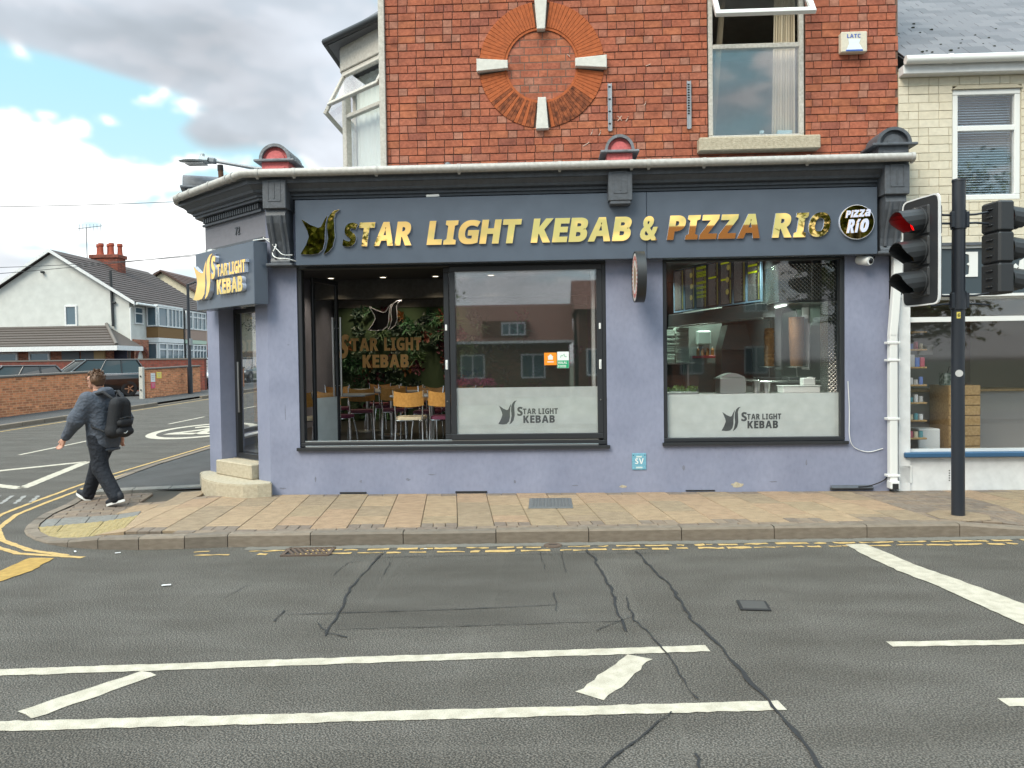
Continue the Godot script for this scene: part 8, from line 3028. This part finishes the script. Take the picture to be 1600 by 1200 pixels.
# ---------------------------------------------------------------- the other side of the main road, mirrored in glass and gold
func build_opposite() -> void:
	var b := MB.new()
	b.quad(Vector3(-90, 0.0, 14.0), Vector3(90, 0.0, 14.0), Vector3(90, 0.0, 10.9), Vector3(-90, 0.0, 10.9))
	b.quad(Vector3(-90, -0.2, 10.9), Vector3(-90, 0.0, 10.9), Vector3(90, 0.0, 10.9), Vector3(90, -0.2, 10.9))
	struct("opposite_pavement", b, M["footway_asphalt"])
	b = MB.new()
	b.quad(Vector3(-90, -0.02, 90.0), Vector3(90, -0.02, 90.0), Vector3(90, -0.02, 14.0), Vector3(-90, -0.02, 14.0))
	struct("opposite_ground", b, M["earth"])
	var rb := far_brick("opposite_brick", Color(0.24, 0.085, 0.055), Color(0.18, 0.065, 0.045), Color(0.16, 0.11, 0.09))
	var br := mat("opposite_tiles", lin(0.20, 0.085, 0.06), 0.9, 0.0, textures["tiles"], 0.4)
	# long low house
	var h := thing("opposite_bungalow", "long brown roofed bungalow across the road mirrored in the sash", "house")
	b = MB.new()
	b.span(-13, 1.2, -0.1, 2.7, 28.4, 33)
	part(h, "walls", b, rb)
	b = MB.new()
	b.extrude(PackedVector2Array([Vector2(27.9, 2.66), Vector2(31.0, 4.75), Vector2(34.0, 2.66)]), -1.4, 13.2, Transform3D(Basis(Vector3.BACK, Vector3.UP, Vector3.LEFT), Vector3()))
	var rf := part(h, "roof", b, br)
	b = MB.new()
	b.span(-13.2, 1.4, 2.62, 2.74, 27.8, 27.9)
	part(h, "gutter", b, M["white_plastic"])
	b = MB.new()
	b.span(-3.1, -0.8, 2.9, 3.75, 28.3, 29.6)
	part(rf, "dormer", b, br)
	b = MB.new()
	frame_bars(b, -2.15, -0.95, 3.02, 3.66, 28.22, 28.3, 0.07, [-1.75, -1.35])
	var dw := part(h, "window", b, M["white_paint"])
	b = MB.new()
	b.span(-2.1, -1.0, 3.07, 3.6, 28.25, 28.26)
	part(dw, "pane", b, M["far_pane"])
	for x in [-3.6, -0.6, -5.6]:
		b = MB.new()
		frame_bars(b, x - 0.6, x + 0.6, 0.9, 2.1, 28.3, 28.38, 0.07, [x])
		var w2 := part(h, "window", b, M["white_paint"])
		b = MB.new()
		b.span(x - 0.55, x + 0.55, 0.95, 2.05, 28.33, 28.34)
		part(w2, "pane", b, M["far_pane"])
	# taller brick houses to either side
	for k in 3:
		var x0: float = [1.6, 6.0, -26.0][k]
		var x1: float = [5.4, 10.8, -15.0][k]
		var top: float = [5.9, 8.5, 8.0][k]
		var e: float = [4.2, 6.2, 5.4][k]
		var o := thing("opposite_house", ["steep roofed brick house across the road beside the bungalow", "tall red brick house across the road mirrored in the gold letters", "brick house across the road behind the trees"][k], "house")
		b = MB.new()
		b.span(x0, x1, -0.1, e, 27.0, 34.0)
		part(o, "walls", b, far_brick("opposite_red", Color(0.58, 0.17, 0.07), Color(0.46, 0.13, 0.065), Color(0.25, 0.16, 0.12)) if k == 1 else rb)
		b = MB.new()
		b.extrude(PackedVector2Array([Vector2(26.6, e - 0.05), Vector2(30.5, top), Vector2(34.4, e - 0.05)]), -x1 - 0.2, -x0 + 0.2, Transform3D(Basis(Vector3.BACK, Vector3.UP, Vector3.LEFT), Vector3()))
		part(o, "roof", b, br)
		for i in 4:
			var wx := lerpf(x0 + 0.9, x1 - 0.9, (i % 2))
			var wy := 1.0 if i < 2 else 3.9
			if wy + 1.3 > e: continue
			b = MB.new()
			frame_bars(b, wx - 0.55, wx + 0.55, wy, wy + 1.3, 26.9, 27.0, 0.08, [wx])
			var w3 := part(o, "window", b, M["white_paint"])
			b = MB.new()
			b.span(wx - 0.5, wx + 0.5, wy + 0.06, wy + 1.24, 26.93, 26.94)
			part(w3, "pane", b, M["far_pane"])
	var G := [lin(0.13, 0.18, 0.045), lin(0.09, 0.14, 0.035), lin(0.19, 0.22, 0.06)]
	tree("roadside_tree", "leafy tree across the road mirrored in the gold emblem", Vector3(-11.6, 0, 26.0), 8.4, 3.6, G, 9000, 1.6, 0.0, "trees across the road")
	tree("roadside_tree", "smaller leafy tree across the road before the bungalow", Vector3(-6.4, 0, 25.0), 5.6, 2.4, G, 3500, 1.0, 0.0, "trees across the road")
	tree("roadside_tree", "tall leafy tree across the road mirrored in the round badge", Vector3(16.3, 0, 26.0), 10.2, 4.6, G, 9000, 1.7, 0.0, "trees across the road")
	var fw := thing("front_wall", "low garden wall across the road topped with pink flowers", "wall")
	b = MB.new()
	b.span(-12.0, -1.6, -0.1, 0.75, 21.0, 21.25)
	part(fw, "brickwork", b, rb)
	b = MB.new()
	for i in 900: leaf(b, Vector3(rng.randf_range(-12, -2), rng.randf_range(0.74, 1.0), rng.randf_range(20.9, 21.3)), Vector3(rng.randf_range(-1, 1), rng.randf_range(0.2, 1), rng.randf_range(-1, 1)).normalized(), 0.05, 0.12, Vector3.BACK)
	var fl := part(fw, "pink_flowers", b, mat("pink_petals", lin(0.45, 0.06, 0.14), 0.7))
	fl.set_meta("kind", "stuff")

# ---------------------------------------------------------------- a smooth skin round a set of tapered bones (surface nets)
# bone: [a, b, radius a, radius b]
func skin(mb: MB, bones: Array, cell: float, blend: float, xf: Transform3D) -> void:
	var lo := Vector3.ONE * 1e9
	var hi := -lo
	for e in bones:
		for k in 2:
			var r: float = e[2 + k] + blend + cell * 2
			lo = lo.min(e[k] - Vector3.ONE * r)
			hi = hi.max(e[k] + Vector3.ONE * r)
	var nx := int((hi.x - lo.x) / cell) + 2
	var ny := int((hi.y - lo.y) / cell) + 2
	var nz := int((hi.z - lo.z) / cell) + 2
	var f := PackedFloat32Array()
	f.resize(nx * ny * nz)
	f.fill(1.0)
	for e in bones:
		var a: Vector3 = e[0]
		var b: Vector3 = e[1]
		var ra: float = e[2]
		var rb: float = e[3]
		var m := maxf(ra, rb) + blend + cell * 2
		var l := ((a.min(b) - Vector3.ONE * m - lo) / cell).floor().max(Vector3.ZERO)
		var h := ((a.max(b) + Vector3.ONE * m - lo) / cell).ceil().min(Vector3(nx - 1, ny - 1, nz - 1))
		var ab := b - a
		var den := maxf(ab.length_squared(), 1e-9)
		for z in range(int(l.z), int(h.z) + 1):
			for y in range(int(l.y), int(h.y) + 1):
				var base := (z * ny + y) * nx
				for x in range(int(l.x), int(h.x) + 1):
					var p := lo + Vector3(x, y, z) * cell
					var t := clampf((p - a).dot(ab) / den, 0.0, 1.0)
					var d := p.distance_to(a + ab * t) - lerpf(ra, rb, t)
					var c := f[base + x]
					var k := maxf(blend - absf(d - c), 0.0) / blend
					f[base + x] = minf(d, c) - k * k * blend * 0.25
	var ids := {}
	var pts := PackedVector3Array()
	var off := [0, 1, nx, nx + 1, nx * ny, nx * ny + 1, nx * ny + nx, nx * ny + nx + 1]
	for z in nz - 1:
		for y in ny - 1:
			for x in nx - 1:
				var i := (z * ny + y) * nx + x
				var neg := 0
				for k in 8:
					if f[i + off[k]] < 0.0: neg += 1
				if neg == 0 or neg == 8: continue
				var s := Vector3()
				var n := 0
				for k in 8:
					for ax in 3:
						if k & (1 << ax): continue
						var k2 := k | (1 << ax)
						var v0 := f[i + off[k]]
						var v1 := f[i + off[k2]]
						if (v0 < 0.0) != (v1 < 0.0):
							var p0 := Vector3(k & 1, (k >> 1) & 1, (k >> 2) & 1)
							p0[ax] = v0 / (v0 - v1)
							s += p0
							n += 1
				ids[i] = pts.size()
				pts.append(lo + (Vector3(x, y, z) + s / n) * cell)
	var nor := PackedVector3Array()
	nor.resize(pts.size())
	var quads := []
	for i in ids:
		var x: int = i % nx
		var y: int = (i / nx) % ny
		var z: int = i / (nx * ny)
		for ax in 3:
			var st: int = [1, nx, nx * ny][ax]
			var v0 := f[i]
			var v1 := f[i + st]
			if (v0 < 0.0) == (v1 < 0.0): continue
			var u: int = [nx, nx * ny, 1][ax]
			var w: int = [nx * ny, 1, nx][ax]
			if not (ids.has(i - u) and ids.has(i - w) and ids.has(i - u - w)): continue
			var q := [ids[i - u - w], ids[i - w], ids[i], ids[i - u]]
			if v0 >= 0.0: q.reverse()
			quads.append(q)
			var nn := (pts[q[1]] - pts[q[0]]).cross(pts[q[2]] - pts[q[0]]) + (pts[q[2]] - pts[q[0]]).cross(pts[q[3]] - pts[q[0]])
			for k in q: nor[k] += nn
	for q in quads:
		var P := []
		var N := []
		for k in q:
			P.append(xf * pts[k])
			N.append((xf.basis * nor[k]).normalized())
		mb.squad(P[0], P[1], P[2], P[3], N[0], N[1], N[2], N[3])

func build_person() -> void:
	# local axes: x forwards, y up, z to his right
	var f := Vector3(-0.96, 0, -0.28).normalized()
	var at := Vector3(-5.66, 0, 0.02)
	at.y = paved(at.x, at.z) - 0.0
	var t := thing("person", "person in grey hooded jacket and navy trousers striding with a black backpack", "person", at)
	t.basis = Basis(f, Vector3.UP, f.cross(Vector3.UP))
	var I := Transform3D()
	var skinm := mat("skin_tone", lin(0.52, 0.28, 0.20), 0.55)
	skinm.subsurf_scatter_enabled = true
	skinm.subsurf_scatter_strength = 0.1
	var V := func(x: float, y: float, z: float) -> Vector3: return Vector3(x, y, z)
	# joints
	var hipL := Vector3(-0.01, 0.86, -0.10)
	var hipR := Vector3(0.01, 0.86, 0.10)
	var kneeR := Vector3(0.21, 0.485, 0.10)
	var ankR := Vector3(0.37, 0.11, 0.09)
	var kneeL := Vector3(-0.06, 0.46, -0.11)
	var ankL := Vector3(-0.31, 0.135, -0.11)
	var shL := Vector3(0.03, 1.34, -0.19)
	var elL := Vector3(0.11, 1.08, -0.30)
	var wrL := Vector3(0.27, 0.86, -0.33)
	var shR := Vector3(-0.02, 1.34, 0.19)
	var elR := Vector3(-0.10, 1.07, 0.27)
	var wrR := Vector3(-0.03, 0.85, 0.28)
	var b := MB.new()
	# body: neck, trunk, limbs under the clothes, then head and hands on finer grids
	skin(b, [[Vector3(0, 0.86, 0), Vector3(0.01, 1.25, 0), 0.12, 0.13], [Vector3(0.03, 1.30, 0), Vector3(0.07, 1.48, 0), 0.07, 0.055], [hipL, kneeL, 0.075, 0.055], [kneeL, ankL, 0.055, 0.04], [hipR, kneeR, 0.075, 0.055], [kneeR, ankR, 0.055, 0.04], [shL, elL, 0.05, 0.042], [elL, wrL, 0.042, 0.03], [shR, elR, 0.05, 0.042], [elR, wrR, 0.042, 0.03]], 0.018, 0.03, I)
	var H := Vector3(0.10, 1.565, -0.01)
	skin(b, [[H + V.call(-0.02, 0.035, 0), H + V.call(0.015, 0.035, 0), 0.078, 0.074], [H + V.call(0.03, -0.03, 0), H + V.call(0.055, -0.06, 0), 0.055, 0.038], [H + V.call(-0.03, 0.0, 0), H + V.call(-0.04, -0.07, 0), 0.065, 0.05],
		[H + V.call(0.088, 0.012, 0), H + V.call(0.108, -0.018, 0), 0.009, 0.013], [H + V.call(0.08, -0.055, 0), H + V.call(0.085, -0.055, 0), 0.013, 0.012], [H + V.call(0.075, 0.035, -0.03), H + V.call(0.075, 0.035, 0.03), 0.014, 0.014],
		[H + V.call(-0.015, 0.01, -0.077), H + V.call(-0.012, -0.025, -0.074), 0.013, 0.009], [H + V.call(-0.015, 0.01, 0.077), H + V.call(-0.012, -0.025, 0.074), 0.013, 0.009]], 0.006, 0.02, I)
	for s in [[wrL, elL, 1.0], [wrR, elR, -1.0]]:
		var d: Vector3 = (s[0] - s[1]).normalized()
		d = (d + Vector3(0.05, -0.35, 0)).normalized()
		var side := d.cross(Vector3(0, 0, 1)).normalized()      # across the palm, towards the thumb
		if side.x < 0: side = -side
		var pn: Vector3 = side.cross(d) * s[2]
		var palm: Vector3 = s[0] + d * 0.05
		var bones := [[s[0], palm + d * 0.03 + side * 0.018, 0.026, 0.019], [s[0], palm + d * 0.03 - side * 0.018, 0.024, 0.018]]
		for k in 4:
			var root: Vector3 = palm + d * 0.035 + side * (0.027 - 0.018 * k)
			var l: float = [0.068, 0.075, 0.070, 0.055][k]
			var m1: Vector3 = root + d * l * 0.5 + pn * 0.008
			bones.append([root, m1, 0.0092, 0.0085])
			bones.append([m1, m1 + d * l * 0.38 + pn * 0.024, 0.0085, 0.0075])
		var th: Vector3 = s[0] + d * 0.02 + side * 0.022
		bones.append([th, th + d * 0.035 + side * 0.025, 0.0115, 0.010])
		bones.append([th + d * 0.035 + side * 0.025, th + d * 0.065 + side * 0.028 + pn * 0.008, 0.010, 0.008])
		skin(b, bones, 0.0045, 0.006, I)
	part(t, "body", b, skinm)
	# hair: short, tousled, over crown and nape
	b = MB.new()
	skin(b, [[H + V.call(-0.045, 0.05, 0), H + V.call(0.03, 0.075, 0), 0.078, 0.062], [H + V.call(-0.055, 0.02, -0.035), H + V.call(-0.055, 0.02, 0.035), 0.062, 0.062], [H + V.call(0.045, 0.095, -0.03), H + V.call(0.06, 0.095, 0.03), 0.028, 0.028],
		[H + V.call(-0.07, -0.03, -0.03), H + V.call(-0.07, -0.03, 0.03), 0.035, 0.035], [H + V.call(0.0, 0.12, 0.01), H + V.call(-0.05, 0.125, -0.01), 0.025, 0.03], [H + V.call(-0.02, 0.04, -0.06), H + V.call(-0.03, 0.0, -0.07), 0.03, 0.018], [H + V.call(-0.02, 0.04, 0.06), H + V.call(-0.03, 0.0, 0.07), 0.03, 0.018]], 0.007, 0.018, I)
	for i in 260:
		var a := rng.randf_range(0, TAU)
		var e := rng.randf_range(-0.2, 1.4)
		var n := Vector3(cos(a) * cos(e), sin(e), sin(a) * cos(e))
		if n.x > 0.35 and n.y < 0.55: continue
		var c := H + Vector3(-0.025, 0.045, 0) + n * Vector3(0.092, 0.095, 0.085)
		leaf(b, c, (n * 0.5 + Vector3(rng.randf_range(-0.6, 0.2), rng.randf_range(-0.8, 0.3), rng.randf_range(-0.6, 0.6))).normalized(), 0.008, 0.035, n)
	part(t, "hair", b, mat("hair_brown", lin(0.13, 0.065, 0.032), 0.6, 0.0, textures["grain"], 12.0))
	for s in [-1, 1]:
		b = MB.new()
		b.ball(H + V.call(0.079, 0.012, 0.03 * s), Vector3(0.011, 0.009, 0.011), 8)
		part(t, "eye", b, mat("eye_dark", lin(0.05, 0.04, 0.035), 0.2))
	b = MB.new()
	for s in [-1, 1]:
		var ring := []
		for k in 13: ring.append(H + V.call(0.096, 0.012 + 0.018 * sin(TAU * k / 12), 0.032 * s + 0.022 * cos(TAU * k / 12)))
		b.tube(ring, 0.0018, 4)
		b.tube([H + V.call(0.094, 0.018, 0.054 * s), H + V.call(0.0, 0.018, 0.084 * s)], 0.0018, 4)
	part(t, "glasses", b, M["rubber"])
	# jacket with hood
	b = MB.new()
	skin(b, [[Vector3(-0.01, 0.80, -0.06), Vector3(0.01, 1.22, -0.075), 0.15, 0.145], [Vector3(-0.01, 0.80, 0.06), Vector3(0.0, 1.22, 0.075), 0.15, 0.145], [Vector3(0.07, 0.86, 0.0), Vector3(0.06, 1.1, 0.0), 0.14, 0.12], [Vector3(0.0, 1.28, -0.13), Vector3(0.0, 1.28, 0.13), 0.11, 0.11], [shL, elL, 0.105, 0.09], [elL, wrL + (elL - wrL).normalized() * 0.03, 0.088, 0.056], [shR, elR, 0.105, 0.09], [elR, wrR + (elR - wrR).normalized() * 0.03, 0.076, 0.052],
		[Vector3(-0.05, 1.40, -0.05), Vector3(-0.05, 1.40, 0.05), 0.075, 0.075], [Vector3(-0.07, 1.44, -0.04), Vector3(-0.07, 1.44, 0.04), 0.05, 0.05], [Vector3(0.05, 1.40, -0.05), Vector3(0.05, 1.40, 0.05), 0.05, 0.05], [elL + Vector3(-0.01, 0.06, 0), elL + Vector3(0.03, 0.03, 0), 0.078, 0.07], [Vector3(0.06, 0.78, -0.05), Vector3(0.06, 0.78, 0.06), 0.10, 0.10]], 0.0135, 0.04, I)
	var jm := mat("jacket_grey", lin(0.070, 0.082, 0.108), 0.85, 0.0, textures["soft"], 3.0, 1.7, noise_tex("folds", 0.016, Color(0, 0, 0), Color(1, 1, 1), 256, FastNoiseLite.TYPE_SIMPLEX_SMOOTH, 3))
	jm.rim_enabled = true
	jm.rim = 0.2
	part(t, "jacket", b, jm)
	b = MB.new()
	for s in [-1.0, 1.0]: b.tube([Vector3(0.12, 0.70, 0.10 * s), Vector3(-0.11, 0.70, 0.14 * s)], 0.02, 6)
	b.tube([Vector3(0.12, 0.70, -0.10), Vector3(0.155, 0.70, 0.0), Vector3(0.12, 0.70, 0.10)], 0.02, 6)
	b.tube([Vector3(-0.11, 0.70, -0.14), Vector3(-0.145, 0.70, 0.0), Vector3(-0.11, 0.70, 0.14)], 0.02, 6)
	part(t, "jacket_hem", b, jm)
	# trousers
	b = MB.new()
	skin(b, [[Vector3(0, 0.84, -0.05), Vector3(0, 0.84, 0.05), 0.125, 0.125], [hipL, kneeL, 0.118, 0.095], [kneeL, ankL + Vector3(0.01, -0.02, 0), 0.095, 0.084], [hipR, kneeR, 0.118, 0.092], [kneeR, ankR + Vector3(0.0, -0.015, 0), 0.092, 0.078]], 0.0135, 0.03, I)
	part(t, "trousers", b, mat("navy_cloth", lin(0.010, 0.013, 0.021), 0.9, 0.0, textures["soft"], 3.0, 1.7, textures["folds"]))
	# shoes with pale soles
	for s in [[ankR, Vector3(0.93, 0.34, 0.05).normalized(), 0.0], [ankL, Vector3(0.96, -0.26, 0).normalized(), 0.0]]:
		var d: Vector3 = s[1]
		var u := Vector3(0, 0, 1).cross(d).normalized()
		var heel: Vector3 = s[0] - d * 0.05 - u * 0.065
		b = MB.new()
		skin(b, [[heel + u * 0.03, heel + d * 0.10 + u * 0.035, 0.042, 0.042], [heel + d * 0.10 + u * 0.025, heel + d * 0.21 + u * 0.012, 0.044, 0.033], [heel + u * 0.06, s[0] + u * 0.01, 0.04, 0.045]], 0.008, 0.02, I)
		part(t, "shoe", b, mat("shoe_navy", lin(0.008, 0.010, 0.017), 0.7))
		b = MB.new()
		var q := PackedVector2Array()
		for k in 22:
			var a := TAU * k / 22
			q.append(Vector2(0.095 + cos(a) * 0.152, sin(a) * (0.047 if cos(a) > -0.2 else 0.042)))
		b.extrude(q, -0.034, -0.006, Transform3D(Basis(d, d.cross(u).normalized() * -1.0, u), heel))
		part(t, "sole", b, M["white_plastic"])
	# the backpack he wears
	var p := thing("backpack", "black backpack worn by the person walking", "backpack", at)
	p.basis = t.basis * Basis(Vector3.BACK, 0.06)
	var bm := mat("backpack_black", lin(0.009, 0.010, 0.014), 0.75, 0.0, textures["soft"], 3.0, 0.8, textures["rough_h"])
	b = MB.new()
	skin(b, [[Vector3(-0.20, 0.95, -0.11), Vector3(-0.20, 0.95, 0.11), 0.075, 0.075], [Vector3(-0.20, 0.95, -0.09), Vector3(-0.21, 1.28, -0.07), 0.085, 0.075], [Vector3(-0.20, 0.95, 0.09), Vector3(-0.21, 1.28, 0.07), 0.085, 0.075], [Vector3(-0.20, 1.32, -0.05), Vector3(-0.20, 1.32, 0.05), 0.06, 0.06]], 0.012, 0.04, I)
	part(p, "main_bag", b, bm)
	b = MB.new()
	skin(b, [[Vector3(-0.295, 0.95, -0.08), Vector3(-0.295, 0.95, 0.08), 0.05, 0.05], [Vector3(-0.295, 1.06, -0.07), Vector3(-0.295, 1.06, 0.07), 0.045, 0.045]], 0.011, 0.03, I)
	part(p, "front_pocket", b, bm)
	b = MB.new()
	b.tube([Vector3(-0.325, 1.12, -0.11), Vector3(-0.335, 1.14, 0.0), Vector3(-0.325, 1.12, 0.11)], 0.007, 5)
	part(p, "zip", b, M["black_plastic"])
	b = MB.new()
	b.tube([Vector3(-0.342, 0.94, -0.06), Vector3(-0.346, 0.935, -0.03), Vector3(-0.342, 0.96, 0.0)], 0.005, 5)
	part(p, "pale_mark", b, M["white_plastic"])
	for s in [-1.0, 1.0]:
		b = MB.new()
		b.tube([Vector3(-0.17, 1.36, 0.08 * s), Vector3(-0.06, 1.435, 0.12 * s), Vector3(0.06, 1.40, 0.125 * s), Vector3(0.135, 1.25, 0.12 * s), Vector3(0.12, 1.10, 0.15 * s), Vector3(0.0, 1.0, 0.215 * s), Vector3(-0.15, 0.95, 0.17 * s)], [0.02, 0.026, 0.026, 0.024, 0.02, 0.014, 0.014], 8)
		part(p, "strap", b, bm)
	b = MB.new()
	b.tube([Vector3(-0.18, 1.37, -0.03), Vector3(-0.16, 1.42, 0.0), Vector3(-0.18, 1.37, 0.03)], 0.009, 6)
	part(p, "carry_handle", b, bm)
